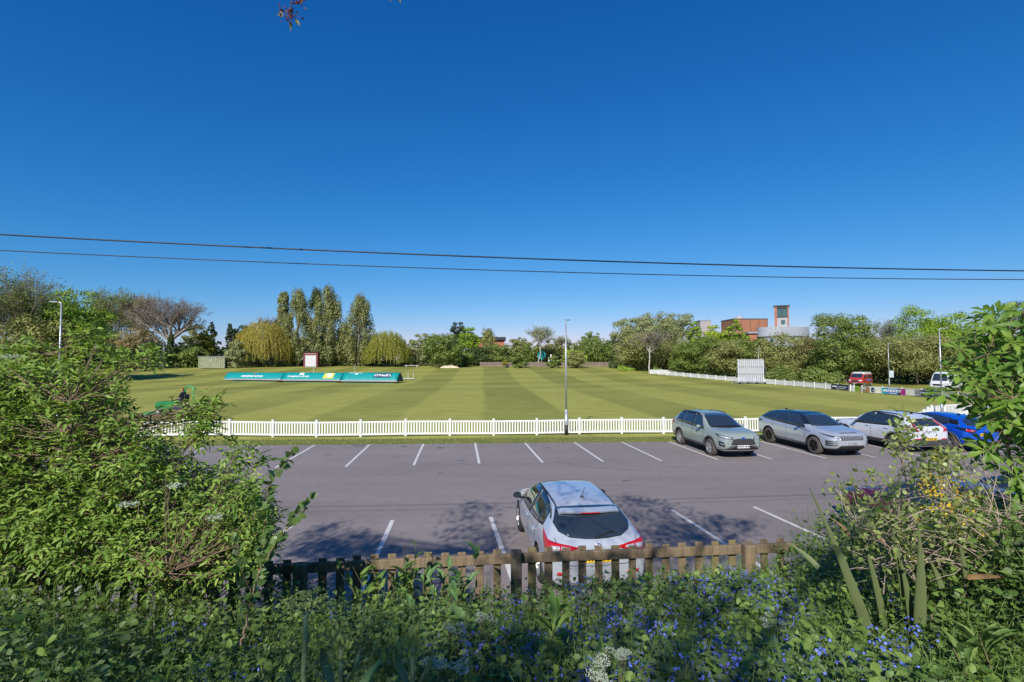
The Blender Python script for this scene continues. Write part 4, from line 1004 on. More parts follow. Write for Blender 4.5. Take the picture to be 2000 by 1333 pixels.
# --- camper and van --------------------------------------------------------
def make_van(loc,ang,label,pt,roofpt,L,H,cat,name):
    W=1.95; hL=L/2
    P=dict(L=L,W=W,H=H,roofw=.80,R=.34,axles=(-hL+1.0,hL-.9),gc=.28,rim='alloy',spokes=5,tyre='rubber_dusty',roofmat=roofpt,roofz=H-.34,roofx1=9,
      belt=[(-hL,1.15),(hL,1.0)],
      top=[(-hL,H-.2),(-hL+.1,H-.06),(-hL+.5,H),(hL-1.9,H),(hL-1.35,H-.12),(hL-.62,1.28),(hL-.15,1.08),(hL,.95)],
      stations=[(-hL+.0,.93,.42,1),(-hL+.08,.97,.32,1),(-hL+.5,1,.3,1),(0,1,.3,1),(hL-1.9,1,.3,1),(hL-1.35,1,.3,.95),(hL-.95,.99,.3,.5),(hL-.6,.97,.3,.1),(hL-.2,.92,.32,0),(hL-.03,.85,.4,0)])
    c=Car(name,label,cat,loc,ang,P,pt)
    c.end('windscreen',1,[(-.74,1.30),(.74,1.30)],[(-.66,H-.26),(.66,H-.26)],M['glass'],.01,14,6)
    c.end('grille',1,[(-.45,.72),(.45,.72)],[(-.5,.95),(.5,.95)],M['black'],.02,10,3)
    c.end('front_bumper',1,[(-.82,.38),(.82,.38)],[(-.84,.6),(.84,.6)],M['clad'],.02,12,3)
    c.plate(1,0,.5,'R384 WOD',M['plate_w'])
    for sd in (-1,1):
        c.wrap('headlight',1,sd,[(11,.78),(19,.8)],[(11,.98),(19,1.05)],M['clear_lens'],.02)
        c.side('cab_window',sd,[(hL-1.75,1.22),(hL-.8,1.18)],[(hL-1.75,H-.42),(hL-1.3,H-.45)],M['glass'],.01)
    if cat=='camper van':
        for sd in (-1,1):
            c.side('side_window',sd,[(-hL+.4,1.25),(0,1.25)],[(-hL+.4,H-.5),(0,H-.5)],M['glass'],.01)
            c.side('wave_print',sd,[(-hL+.3,.85),(-.4,.8),(hL-1.7,.95)],[(-hL+.3,.9),(-.4,1.05),(hL-1.7,1.0)],M['skyb'],.01)
    c.mirror(hL-.85,1.35,M['black'],.3)
    c.side('sliding_door_gap',-1,[(-.1,.5),(-.07,.5)],[(-.1,H-.3),(-.07,H-.3)],M['black'],.004,1,5)
    return c
p=gnd(1692,755.5); q=gnd(1692,751); make_van(Vector((p.x,p.y+1.2,rise(p.y))),R(-142),'red camper van with white high roof under the trees on the right',M['p_red'],M['p_van'],4.7,2.15,'camper van','camper_van')
make_van(Vector((55.0,62.5,0)),R(-146),'white panel van parked on the grass behind the banner fence',M['p_van'],M['p_van'],5.9,2.45,'van','panel_van')
make_van(Vector((62.8,63.5,0)),R(-150),'second white van almost hidden by the big chestnut leaves',M['p_van'],M['p_van'],5.4,2.3,'van','panel_van')
# ------------------------------------------------------------------ trees: generators
def quads(P,N,S,aspect=.62,fold=.12,rg=rng,T=None):
    """leaf-shaped two-triangle blades at P, facing N, length S"""
    n=len(P); N=N/np.maximum(1e-6,np.linalg.norm(N,axis=1,keepdims=True))
    if T is None: T=rg.normal(size=(n,3))
    T=T-(T*N).sum(1,keepdims=True)*N; T/=np.maximum(1e-6,np.linalg.norm(T,axis=1,keepdims=True)); B=np.cross(N,T)
    S=np.asarray(S).reshape(-1,1)*np.ones((n,1))
    v0=P-T*S*.5; v2=P+T*S*.5; v1=P+B*S*aspect*.5+N*S*fold; v3=P-B*S*aspect*.5+N*S*fold
    V=np.stack([v0,v1,v2,v3],1).reshape(-1,3); i=np.arange(n)*4
    F=np.concatenate([np.stack([i,i+1,i+2],1),np.stack([i,i+2,i+3],1)])
    return V,F
def merge(parts):
    V=[];F=[];b=0
    for v,f in parts: V.append(v);F.append(f+b);b+=len(v)
    return np.concatenate(V),np.concatenate(F)
def segs(S,n=3):
    """S: list of (p0,p1,r0,r1) -> prisms as triangles"""
    A=np.array([s[0] for s in S],float);B=np.array([s[1] for s in S],float);r0=np.array([s[2] for s in S]).reshape(-1,1);r1=np.array([s[3] for s in S]).reshape(-1,1)
    D=B-A; D/=np.maximum(1e-6,np.linalg.norm(D,axis=1,keepdims=True)); ref=np.where(np.abs(D[:,2:3])<.9,np.array([[0,0,1.]]),np.array([[1.,0,0]])); U=np.cross(D,ref); U/=np.linalg.norm(U,axis=1,keepdims=True); W=np.cross(D,U)
    V=[]
    for k in range(n):
        a=2*math.pi*k/n; o=U*math.cos(a)+W*math.sin(a); V.append(A+o*r0); V.append(B+o*r1)
    V=np.stack(V,1); m=len(S); V=V.reshape(-1,3); base=(np.arange(m)*2*n).reshape(-1,1); F=[]
    for k in range(n):
        a,b=2*k,2*((k+1)%n); F.append(base+np.array([[a,b,b+1]])); F.append(base+np.array([[a,b+1,a+1]]))
    return V,np.concatenate(F)
def branch(S,p,d,L,r,depth,rg,up=.15,spread=.6,kids=(2,4),shrink=.68,wob=.12,tips=None):
    n=max(2,int(2+depth)); q=p.copy(); dd=d.copy()
    for i in range(n):
        dd=dd+rg.normal(size=3)*wob+np.array([0,0,up*.3]); dd/=np.linalg.norm(dd)
        r1=r*(1-.35/n*(1)); q2=q+dd*L/n; S.append((q,q2,r,r1)); q=q2; r=r1
        if depth>0 and i>0 and rg.random()<.5:
            nd=dd+rg.normal(size=3)*spread; nd[2]+=up*.5; nd/=np.linalg.norm(nd); branch(S,q,nd,L*shrink*rg.uniform(.6,1),r*.55,depth-1,rg,up,spread,kids,shrink,wob,tips)
    if depth>0:
        for _ in range(rg.integers(*kids)):
            nd=dd+rg.normal(size=3)*spread; nd[2]+=up*.5; nd/=np.linalg.norm(nd); branch(S,q,nd,L*shrink*rg.uniform(.75,1.1),r*.7,depth-1,rg,up,spread,kids,shrink,wob,tips)
    elif tips is not None: tips.append(q)
def crown_leaves(kind,H,Wd,base,n,leaf,rg,clump=None):
    """leaf positions in tree space: z from 0 up to H"""
    hw=Wd/2; out=[]; P=[];N=[]
    ncl=clump or int(34+Wd*4.5); Z0=base*H
    C=[];Rr=[]
    for _ in range(ncl*4):
        if len(C)>=ncl: break
        u=rg.normal(size=3); u/=np.linalg.norm(u); rad=rg.random()**.38; u=u*rad
        if kind in('round','dome','open'):
            z=Z0+(H-Z0)*(.5+.5*u[2]); k=1.0
            if kind=='dome' : k=1.05-.15*max(0,u[2])
            c=np.array([u[0]*hw*k,u[1]*hw*k,z]); r=hw*rg.uniform(.24,.42)*(1.1-.3*(z/H))
        elif kind=='cone':
            t=rg.random()**1.2; z=Z0+(H-Z0)*t; wv=hw*(1-t)**.6*(.45+.55*min(1,t*6+.5)); a=rg.uniform(0,6.28); q=rg.random()**.5; c=np.array([math.cos(a)*wv*q,math.sin(a)*wv*q,z]); r=hw*rg.uniform(.18,.3)*(1-.55*t)
        elif kind=='poplar':
            t=rg.random(); z=Z0+(H-Z0)*t; wv=hw*math.sin(math.pi*min(.97,.18+.80*t**.9))**.8*.85; a=rg.uniform(0,6.28); q=rg.random()**.5; c=np.array([math.cos(a)*wv*q,math.sin(a)*wv*q,z]); r=hw*rg.uniform(.24,.42)
        elif kind=='conifer':
            t=rg.random()**1.3; z=Z0+(H-Z0)*t; wv=hw*(1-t)*1.0; a=rg.uniform(0,6.28); q=rg.uniform(.5,1); c=np.array([math.cos(a)*wv*q,math.sin(a)*wv*q,z]); r=hw*rg.uniform(.12,.2)*(1.1-t)
        elif kind=='willow':
            z=Z0+(H-Z0)*(.55+.45*abs(u[2])); c=np.array([u[0]*hw*.9,u[1]*hw*.9,z]); r=hw*.2
        if r<leaf*.6: r=leaf*.6
        if c[2]+r*.6>H: c[2]=H-r*.6
        C.append(c);Rr.append(r)
    C=np.array(C);Rr=np.array(Rr)
    if kind=='willow':
        P=[];N=[];T=[];S=[]
        ns=max(60,int(n/38))
        for i in range(ns):
            a=rg.uniform(0,6.28); q=rg.random()**.35; x0=hw*.93*q*math.cos(a)*rg.uniform(.8,1.05); y0=hw*.93*q*math.sin(a)
            ztop=Z0+(H-Z0)*(1-.62*q**3.0)*rg.uniform(.86,1.0); ln=(ztop-.06*H)*rg.uniform(.45,.98)*(.45+.55*q)
            k=38; t=np.linspace(0,1,k); out_=.12*hw*rg.uniform(.2,1)
            xs_=x0+math.cos(a)*out_*np.sin(t*1.5)+rg.normal(size=k)*.10; ys_=y0+math.sin(a)*out_*np.sin(t*1.5)+rg.normal(size=k)*.10; zs=ztop-ln*t
            P.append(np.stack([xs_,ys_,zs],1)); N.append(np.stack([np.full(k,math.cos(a)),np.full(k,math.sin(a)),np.full(k,.35)],1)+rg.normal(size=(k,3))*.6)
            T.append(np.tile([0,0,-1.],(k,1))+rg.normal(size=(k,3))*.25)
        P=np.concatenate(P);N=np.concatenate(N);T=np.concatenate(T)
        return P,N,T
    idx=rg.choice(len(C),size=n,p=(Rr**2)/(Rr**2).sum())
    u=rg.normal(size=(n,3)); u/=np.linalg.norm(u,axis=1,keepdims=True)
    u[:,2]=np.where(rg.random(n)<.6,np.abs(u[:,2]),u[:,2])
    rad=(rg.random(n)**.45).reshape(-1,1)
    sq=np.array([1,1,.75]) if kind not in('poplar',) else np.array([.7,.7,1.7])
    P=C[idx]+u*rad*Rr[idx].reshape(-1,1)*sq
    P[:,2]=np.clip(P[:,2],.15,None)
    N=u*1.25+rg.normal(size=(n,3))*.36+np.array([0,0,.25])
    T=None
    if kind=='poplar': T=np.tile([0,0,1.],(n,1))+rg.normal(size=(n,3))*.6
    return P,N,T
def tree(name,label,loc,H,Wd,kind,leafmat,n=5000,leaf=.42,base=.08,seed=1,bark='bark',trunk_r=None,group=None,lean=0,cat='tree',crownname='crown',depthk=.9,limbs=True):
    near=loc[1]<110; n=int(n*(2.2 if near else 2.0)); leaf=leaf*(.95 if near else 1.12); rg=np.random.default_rng(seed); e=tag(empty(name,loc),label,cat,group)
    tr=trunk_r or max(.12,H*.018); S=[]; top=np.array([lean*H,0,H*.9 if kind in('poplar','cone','conifer') else H*.55])
    pts=[np.array([0,0,-.3])]; k=6
    for i in range(1,k+1):
        t=i/k; pts.append(np.array([top[0]*t+rg.normal()*.12,rg.normal()*.12,top[2]*t]))
    for i in range(k): S.append((pts[i],pts[i+1],tr*(1-.6*i/k)*(1.25 if i==0 else 1),tr*(1-.6*(i+1)/k)))
    tips=[]
    if limbs:
        for i in range(9):
            j=rg.integers(2,k+1); a=rg.uniform(0,6.28); up_=2.2 if kind=='poplar' else .9
            d=np.array([math.cos(a),math.sin(a),up_]); d/=np.linalg.norm(d); branch(S,pts[j],d,Wd*.17 if kind!='poplar' else H*.10,tr*.3,1,rg,up=.2,tips=tips)
    V,F=segs(S,5); V[:,1]*=1; npmesh('trunk',V,F,M[bark],e,True)
    if n>0:
        P,N,T=crown_leaves(kind,H,Wd,base,n,leaf,rg); P=P.copy(); P[:,0]+=lean*P[:,2]; P[:,1]*=depthk
        V,F=quads(P,N,leaf*rg.uniform(.6,1.35,len(P)),.6 if kind!='willow' else .22,.10,rg,T)
        npmesh(crownname,V,F,leafmat,e)
    return e
def bare_tree(name,label,loc,H,Wd,seed,bark,leafmat=None,nl=0,leaf=.25,r=None,depth=5,fork=.28,group=None,spread=.55,lean=0.,twr=.018,up=.25):
    rg=np.random.default_rng(seed); e=tag(empty(name,loc),label,'tree',group); S=[]; tips=[]
    tr=r or H*.022; q=np.array([0,0,-.3]); fk=int(3)
    for i in range(fk):
        q2=np.array([lean*H*fork*(i+1)/fk+rg.normal()*.15,rg.normal()*.1,H*fork*(i+1)/fk]); S.append((q,q2,tr*(1.3-.3*i/2),tr*(1.2-.35*i/2))); q=q2
    nl_=7
    for i in range(nl_):
        a=2*math.pi*i/nl_+rg.uniform(-.3,.3); sp=rg.uniform(.25,1.0) if i<nl_-2 else .12
        d=np.array([math.cos(a)*sp*Wd/H*1.15+lean,math.sin(a)*sp*Wd/H*1.15,1.0]); d/=np.linalg.norm(d)
        branch(S,q,d,H*.26,tr*.55,depth,rg,up=up,spread=spread,kids=(2,3),shrink=.70,wob=.10,tips=tips)
    # rescale to the wanted height and width
    S=[(a.copy(),b.copy(),max(twr,r0),max(twr*.8,r1)) for a,b,r0,r1 in S]; Z=max(b[2] for _,b,_,_ in S); Xw=np.percentile([abs(b[0]-lean*b[2]) for _,b,_,_ in S],97)
    kz=(H-H*fork)/(Z-H*fork); kx=(Wd/2)/max(Xw,.1)
    def fix(p):
        p=p.copy()
        if p[2]>H*fork: t=min(1,max(0,(p[2]-H*fork)/(H*(1-fork))))**.6; k=1+(kx-1)*t; p[0]=(p[0]-lean*p[2])*k+lean*p[2]; p[1]*=k; p[2]=H*fork+(p[2]-H*fork)*kz
        return p
    S=[(fix(a),fix(b),r0,r1) for a,b,r0,r1 in S]; tips=[fix(t) for t in tips]
    Sa=[x for x in S if x[2]>.075 or x[2]>tr*.4]; Sb=[x for x in S if not(x[2]>.075 or x[2]>tr*.4)]
    V,F=segs(Sa,6); npmesh('trunk',V,F,M[bark],e,True)
    if Sb: V,F=segs(Sb,3); npmesh('branches',V,F,M['twigs_far'],e,True)
    if nl:
        T=np.array(tips); P=T[rg.integers(0,len(T),nl)]+rg.normal(size=(nl,3))*Wd*.035; V,F=quads(P,rg.normal(size=(nl,3)),leaf*rg.uniform(.6,1.3,nl),.6,.1,rg); npmesh('crown',V,F,leafmat,e)
    return e
M['twigs_far']=pm('fine twigs',(.21,.175,.155),.9,var=.3,scale=2)
M['lf_mid']=leafm('mid green leaves',(0.103,0.155,0.031),(0.223,0.282,0.061),.22)
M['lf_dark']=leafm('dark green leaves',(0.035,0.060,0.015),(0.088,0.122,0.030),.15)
M['lf_bright']=leafm('bright spring leaves',(0.163,0.274,0.024),(0.308,0.427,0.051),.28)
M['lf_lime']=leafm('lime leaves',(0.240,0.325,0.034),(0.427,0.513,0.060),.3)
M['lf_grey']=leafm('grey-green leaves',(0.205,0.231,0.094),(0.342,0.368,0.163),.2)
M['lf_poplar']=leafm('poplar leaves',(.165,.185,.058),(.30,.32,.125),.22,.45,.4)
M['lf_willow']=leafm('golden willow leaves',(0.289,0.258,0.046),(0.453,0.399,0.077),.25)
M['lf_willow_g']=leafm('green-gold willow leaves',(0.204,0.235,0.031),(0.351,0.344,0.062),.25)
M['lf_olive']=leafm('olive leaves',(0.179,0.197,0.060),(0.308,0.316,0.103),.2)
M['lf_brown']=leafm('bronze young leaves',(0.214,0.163,0.068),(0.325,0.282,0.120),.2)
M['lf_yellow']=leafm('yellow-green leaves',(.26,.26,.03),(.36,.34,.05),.3)
M['lf_conifer']=leafm('conifer needles',(0.022,0.045,0.022),(0.056,0.088,0.040),.05)
M['lf_chestnut']=leafm('chestnut leaves with pale blossom',(0.129,0.189,0.034),(0.256,0.325,0.065),.2,c3=(.45,.42,.28))
def T_(name,label,px,Y,topy,wpx,kind,lm,**k):
    loc=gy(px,Y); s=Y/FPX; H=zof(topy,Y)-loc.z; return tree(name,label,loc,H,wpx*s,kind,M[lm],**k)
def B_(name,label,px,Y,topy,wpx,bark,**k):
    loc=gy(px,Y); s=Y/FPX; return bare_tree(name,label,loc,zof(topy,Y)-loc.z,wpx*s,bark=bark,**k)
# left group
B_('tall_tree','tall open tree with thin fresh leaves at the far left edge',22,78,520,190,'bark',seed=11,leafmat=M['lf_mid'],nl=12000,leaf=.28,depth=5,fork=.2,spread=.5,lean=-.08,r=.24,twr=.016)
T_('maple_tree','dense dark tree with bright green top behind the far left lamp post',122,84,556,150,'round','lf_bright',n=9000,leaf=.40,base=.28,seed=12,bark='bark')
T_('hawthorn_tree','dark olive tree just below and left of the bright-topped tree',92,80,598,150,'round','lf_olive',n=6500,leaf=.36,base=.02,seed=13)
T_('dark_tree','dark ivy-clad tree right of the bright-topped tree',165,92,622,80,'round','lf_dark',n=4000,leaf=.4,base=.02,seed=14)
for i,(px,top,w_,bk,lab) in enumerate(((196,572,55,'bark','thin tall tree with sparse olive leaves, first right of the dark ivy-clad tree'),(222,563,60,'bark_grey','thin tall pale-stemmed tree, tallest of the sparse group left of the bare tree'),(252,568,60,'bark_grey','thin tall tree with bronze haze of buds, second left of the big bare tree'),(283,578,55,'bark','reddish thin tree directly left of the big bare tree'))):
    B_('slender_tree',lab,px,138,top,w_*1.25,bk,seed=20+i,leafmat=M['lf_mid'] if i!=3 else M['lf_brown'],nl=5500,leaf=.36,depth=4,fork=.3,r=.22,spread=.45,twr=.03,group='slender half-leafed trees at the left')
for i,(px,top,w_,lm,lab) in enumerate(((208,650,80,'lf_olive','olive bush under the thin tall trees, left of centre of that group'),(262,640,90,'lf_brown','brownish bush under the thin trees beside the bare tree'),(300,668,60,'lf_dark','dark bush at the foot of the big bare tree, on its left'),(370,678,70,'lf_mid','dark green bush at the foot of the big bare tree, on its right'))):
    T_('bush',lab,px,134-i,top,w_,'dome',lm,n=4500,leaf=.42,base=.0,seed=30+i,cat='bush',limbs=False)
B_('bare_tree','big bare wide-crowned tree with thick ivy-covered trunk',334,128,567,140,'bark_grey',seed=41,depth=5,fork=.34,r=.7,spread=.40,leafmat=M['lf_brown'],nl=500,leaf=.3,twr=.026,up=.30)
T_('ivy_column','ivy growing round the trunk of the big bare tree',333,127.5,655,22,'poplar','lf_dark',n=1800,leaf=.35,base=0,seed=42,cat='ivy',limbs=False)
T_('round_tree','yellow-green rounded tree above the grey shed',402,138,648,42,'round','lf_yellow',n=2600,leaf=.4,base=.2,seed=43)
T_('conifer','dark conifer with pointed tip right of the yellow-green tree',448,150,633,46,'conifer','lf_conifer',n=3800,leaf=.6,base=.05,seed=44)
T_('conifer','dark spreading conifer behind the yellow-green tree',412,158,630,55,'conifer','lf_conifer',n=3400,leaf=.6,base=.2,seed=45)
T_('conifer','dark conifer crown behind the left willow',474,160,636,50,'round','lf_conifer',n=3000,leaf=.6,base=.3,seed=46)
T_('far_tree','grey-green tree between the bare tree and the conifers',385,160,633,52,'round','lf_olive',n=2600,leaf=.5,base=.1,seed=47)
T_('bush','silvery green bush right of the grey shed',464,128,664,40,'dome','lf_grey',n=3000,leaf=.35,base=0,seed=48,cat='bush',limbs=False)
T_('willow_tree','large golden weeping willow left of the poplars',513,135,624,118,'willow','lf_willow',n=15000,leaf=.42,base=.15,seed=51)
B_('far_tree','bronze half-bare tree rising behind the left willow',526,150,616,60,'bark',seed=52,leafmat=M['lf_brown'],nl=1800,leaf=.35,depth=4,fork=.3,r=.25,twr=.022)
for i,(px,Y,top,w_,lab) in enumerate(((553,146,578,36,'leftmost poplar, half hidden behind its neighbour'),(581,139,574,50,'poplar directly left of the white scoreboard'),(617,152,572,46,'dark tall poplar behind the scoreboard'),(641,139,570,58,'broad poplar directly right of the scoreboard'),(700,139,584,56,'poplar standing apart, rightmost of the tall poplars'))):
    T_('poplar_tree',lab,px,Y,top,w_*1.3,'poplar','lf_poplar' if i!=2 else 'lf_dark',n=9000,leaf=.36,base=.07,seed=60+i,bark='bark_grey',group='tall poplars round the scoreboard',trunk_r=.42)
T_('willow_tree','narrow yellow-green willow between the two right-hand poplars',673,144,650,48,'willow','lf_willow_g',n=6500,leaf=.4,base=.12,seed=71)
T_('willow_tree','rounded golden-green weeping willow right of the last poplar',756,136,644,96,'willow','lf_willow_g',n=13000,leaf=.4,base=.12,seed=72)
T_('dark_tree','dark tree filling the gap behind the poplars and the willow',672,158,640,130,'round','lf_dark',n=5000,leaf=.5,base=.0,seed=73)
T_('round_tree','pale green round-headed tree right of the golden-green willow',821,142,650,50,'round','lf_grey',n=4200,leaf=.36,base=.15,seed=74)
T_('birch_tree','dense olive-green tree with pale trunk above the sand heap',864,130,652,80,'round','lf_mid',n=7500,leaf=.34,base=.06,seed=75,bark='bark_pale')
T_('far_tree','tall dark-crowned tree behind the olive-green tree',896,170,628,34,'round','lf_conifer',n=2400,leaf=.5,base=.3,seed=76)
T_('far_tree','light green tree with rounded lobes right of the dark-crowned tree',915,165,640,46,'round','lf_bright',n=2600,leaf=.42,base=.3,seed=77)
T_('far_tree','olive tree with a flat top in front of the brick roof',953,160,649,46,'poplar','lf_olive',n=3000,leaf=.4,base=.1,seed=78)
for i,(px,Y,top,w_,k_,lm,lab) in enumerate((
 (905,140,690,46,'dome','lf_mid','low green tree left of the flat-topped olive tree'),(938,148,678,60,'dome','lf_dark','dark green bushy tree under the flat-topped olive tree'),(975,150,670,60,'dome','lf_mid','bushy green tree behind the left end of the paling fence'),(1013,158,659,44,'dome','lf_olive','rounded olive tree left of the leaning birch'),(1040,152,668,54,'dome','lf_mid','green thicket tree behind the leaning birch'),(1078,150,672,60,'dome','lf_olive','brownish-green thicket right of the leaning birch'),
 (1153,165,643,44,'dome','lf_chestnut','round chestnut tree with pale candles of blossom'),(1160,150,660,82,'dome','lf_mid','bright mid-green tree below the blossoming chestnut'),(1195,155,664,46,'dome','lf_dark','dark tree between chestnut and grey-green grove'),(1120,146,683,44,'dome','lf_lime','yellowish bush right of the lamp post near the centre'))):
    T_('bushy_tree',lab,px,Y,top,w_,k_,lm,n=3600,leaf=.38,base=0.0,seed=80+i)
B_('birch_tree','leaning silver birch with white trunk and thin hanging crown',1050,139,636,50,'bark_pale',seed=95,leafmat=M['lf_grey'],nl=2600,leaf=.3,depth=4,fork=.42,r=.13,lean=.16,spread=.6,twr=.022)
B_('slender_tree','thin grey tree just left of the central lamp post',1098,150,654,30,'bark_grey',seed=96,leafmat=M['lf_grey'],nl=1500,leaf=.32,depth=4,fork=.4,r=.16,twr=.022)
for i,(px,w_,top,lm,lab) in enumerate(((1014,30,691,'lf_mid','clipped round green bush in front of the paling fence'),(1083,28,695,'lf_mid','green bush in front of the paling fence, left of the central lamp post'),(1126,40,683,'lf_olive','loose olive bush in front of the paling fence, right of the central lamp post'))):
    T_('bush',lab,px,128,top,w_,'dome',lm,n=2600,leaf=.28,base=0,seed=100+i,cat='bush',limbs=False)
# centre-right
for i,(px,Y,top,w_,lm,lab) in enumerate(((1235,124,622,80,'lf_grey','tall grey-green tree at the left of the silvery grove'),(1280,130,610,90,'lf_grey','tallest pale grey-green tree behind the white birch'),(1325,138,606,80,'lf_grey','wispy grey-green tree right end of the silvery grove'),(1262,118,650,110,'lf_olive','lower olive tree mass in front of the silvery grove'))):
    T_('grey_poplar',lab,px,Y,top,w_,'open' if i<3 else 'dome',lm,n=8500,leaf=.34,base=.1 if i<3 else .0,seed=110+i,bark='bark_pale',group='silvery grove left of the tower')
B_('birch_tree','white-stemmed birch with forked branches in front of the silvery grove',1268,108,640,76,'bark_pale',seed=118,leafmat=M['lf_grey'],nl=900,leaf=.25,depth=4,fork=.45,r=.14,twr=.03)
T_('lime_tree','bright green cone-shaped tree, left of the pair before the brick drum',1357,112,628,62,'cone','lf_bright',n=6500,leaf=.34,base=.05,seed=120)
T_('lime_tree','bright green tree between the two cone-shaped ones',1400,120,636,60,'round','lf_lime',n=3800,leaf=.36,base=.2,seed=121)
T_('lime_tree','bright green cone-shaped tree directly in front of the brick drum',1437,106,625,84,'cone','lf_bright',n=7500,leaf=.34,base=.02,seed=122)
for i,(px,Y,top,w_,lm,lab) in enumerate(((1345,104,668,60,'lf_mid','green tree behind the small green sign'),(1385,100,658,80,'lf_mid','dark-skirted tree behind the green waste bin'),(1430,96,662,80,'lf_olive','tree directly left of the sight screen top'),(1470,94,660,70,'lf_mid','tree rising right behind the sight screen'),(1528,92,650,110,'lf_olive','wide olive-green tree right of the sight screen under the grey drum'),(1585,96,655,60,'lf_brown','pinkish-brown leafing tree left of the big rounded tree'))):
    T_('field_tree',lab,px,Y,top,w_*1.15,'dome',lm,n=7500,leaf=.30,base=.0,seed=130+i,group='trees lining the right edge of the field')
T_('big_tree','big rounded green tree with dense crown, left of the red camper',1652,82,604,128,'round','lf_mid',n=13000,leaf=.28,base=.06,seed=140)
T_('hawthorn_tree','lower spreading tree hanging over the red camper',1700,84,655,110,'dome','lf_olive',n=8000,leaf=.26,base=.16,seed=141)
B_('slender_tree','open spiky tree between the two big rounded trees',1738,95,622,60,'bark_grey',seed=142,leafmat=M['lf_mid'],nl=1600,leaf=.24,depth=4,fork=.4,r=.15,twr=.015)
T_('big_tree','tallest rounded bright green tree behind the right-hand lamp post',1822,88,588,130,'round','lf_bright',n=13000,leaf=.28,base=.1,seed=143)
T_('hawthorn_tree','spreading tree above the white van',1790,76,655,160,'dome','lf_olive',n=11000,leaf=.25,base=.22,seed=144)
T_('hawthorn_tree','tree to the right above the white van, behind the big leaves',1890,74,655,120,'dome','lf_mid',n=8000,leaf=.25,base=.2,seed=145)
T_('big_tree','dark tree top at the far right edge above the chestnut leaves',1995,70,590,110,'round','lf_dark',n=6000,leaf=.28,base=.1,seed=146)
# hedges under the trees
def hedge(label,pts,h,wd,lm,n,leaf,seed,name='hedge'):
    rg=np.random.default_rng(seed); P=[];N=[]
    tot=sum((b-a).length for a,b in zip(pts,pts[1:])); 
    for a,b in zip(pts,pts[1:]):
        k=int(n*(b-a).length/tot); t=rg.random(k); c=np.outer(1-t,a)+np.outer(t,b)
        dirv=np.array((b-a).normalized()); nrm=np.array([-dirv[1],dirv[0],0])
        hh=h*(.72+.28*np.sin(t*(b-a).length*.9+seed)*np.sin(t*(b-a).length*.37+1)); ang=rg.uniform(0,math.pi,k); rad=rg.random(k)**.35
        P.append(c+nrm*(np.cos(ang)*rad*wd/2).reshape(-1,1)+np.stack([0*t,0*t,np.sin(ang)**.6*rad*hh],1)); N.append(nrm*np.cos(ang).reshape(-1,1)+np.array([0,0,1])*np.sin(ang).reshape(-1,1)+rg.normal(size=(k,3))*.5)
    P=np.concatenate(P);N=np.concatenate(N); V,F=quads(P,N,leaf*rg.uniform(.6,1.3,len(P)),.65,.1,rg)
    e=tag(empty(name,pts[0]),label,'hedge'); V=V-np.array(pts[0]); npmesh('foliage',V,F,M[lm],e)
    S=[]
    for a,b in zip(pts,pts[1:]):
        for i in range(int((b-a).length/3)+1):
            p=np.array(a.lerp(b,rg.random())-pts[0]); S.append((p,p+np.array([rg.normal()*.2,rg.normal()*.2,h*.7]),.07,.03))
    V,F=segs(S,4); npmesh('stems',V,F,M['bark'],e); tag(e.children[-1],kind='stuff')
    return e
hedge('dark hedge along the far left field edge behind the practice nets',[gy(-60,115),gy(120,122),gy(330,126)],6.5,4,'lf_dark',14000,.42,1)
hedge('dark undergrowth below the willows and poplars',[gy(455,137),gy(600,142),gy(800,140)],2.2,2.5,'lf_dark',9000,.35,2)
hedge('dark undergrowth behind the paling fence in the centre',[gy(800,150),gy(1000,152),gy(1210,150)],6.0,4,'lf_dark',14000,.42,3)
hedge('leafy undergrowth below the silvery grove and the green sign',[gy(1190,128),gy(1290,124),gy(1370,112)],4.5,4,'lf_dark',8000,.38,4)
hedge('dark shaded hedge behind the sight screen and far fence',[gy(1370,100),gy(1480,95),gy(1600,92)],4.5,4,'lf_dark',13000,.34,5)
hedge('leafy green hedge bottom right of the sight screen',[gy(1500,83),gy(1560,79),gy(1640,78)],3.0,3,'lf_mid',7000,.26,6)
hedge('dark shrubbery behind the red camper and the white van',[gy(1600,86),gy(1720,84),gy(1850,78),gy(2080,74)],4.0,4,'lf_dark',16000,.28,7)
hedge('small clipped box hedge at the far corner of the field, left of the white birch',[gnd(1208,724.5),gnd(1240,725.5)],1.6,1.6,'lf_bright',2500,.25,8)
hedge('small rounded hedge between the white birch and the white fence',[gnd(1277,728),gnd(1293,728.5)],1.8,1.8,'lf_mid',1800,.25,9)
hedge('rough low weeds and grass along the right field path',[gnd(1500,748)+Vector((0,3,0)),gnd(1640,757)+Vector((0,2.5,0))],.7,1.6,'lf_mid',3000,.18,10,'weeds')
# distant woods closing the horizon
def woods():
    rg=np.random.default_rng(9); P=[];N=[]
    for k in range(620):
        px=rg.uniform(-900,2900); Y=rg.uniform(175,215); c=gy(px,Y); r=rg.uniform(2.5,5.5); h=rg.uniform(4,8.5); m=42
        u=rg.normal(size=(m,3)); u/=np.linalg.norm(u,axis=1,keepdims=True); P.append(np.array(c)+np.array([0,0,h*.6])+u*np.array([r,r,h*.5])); N.append(u+rg.normal(size=(m,3))*.4)
    P=np.concatenate(P);N=np.concatenate(N);V,F=quads(P,N,1.5*rg.uniform(.7,1.3,len(P)),.75,.1,rg); o=npmesh('distant_wood',V,F,M['lf_dark']); tag(o,'dark band of distant woodland closing the horizon behind all the trees','woodland',kind='stuff')
woods()

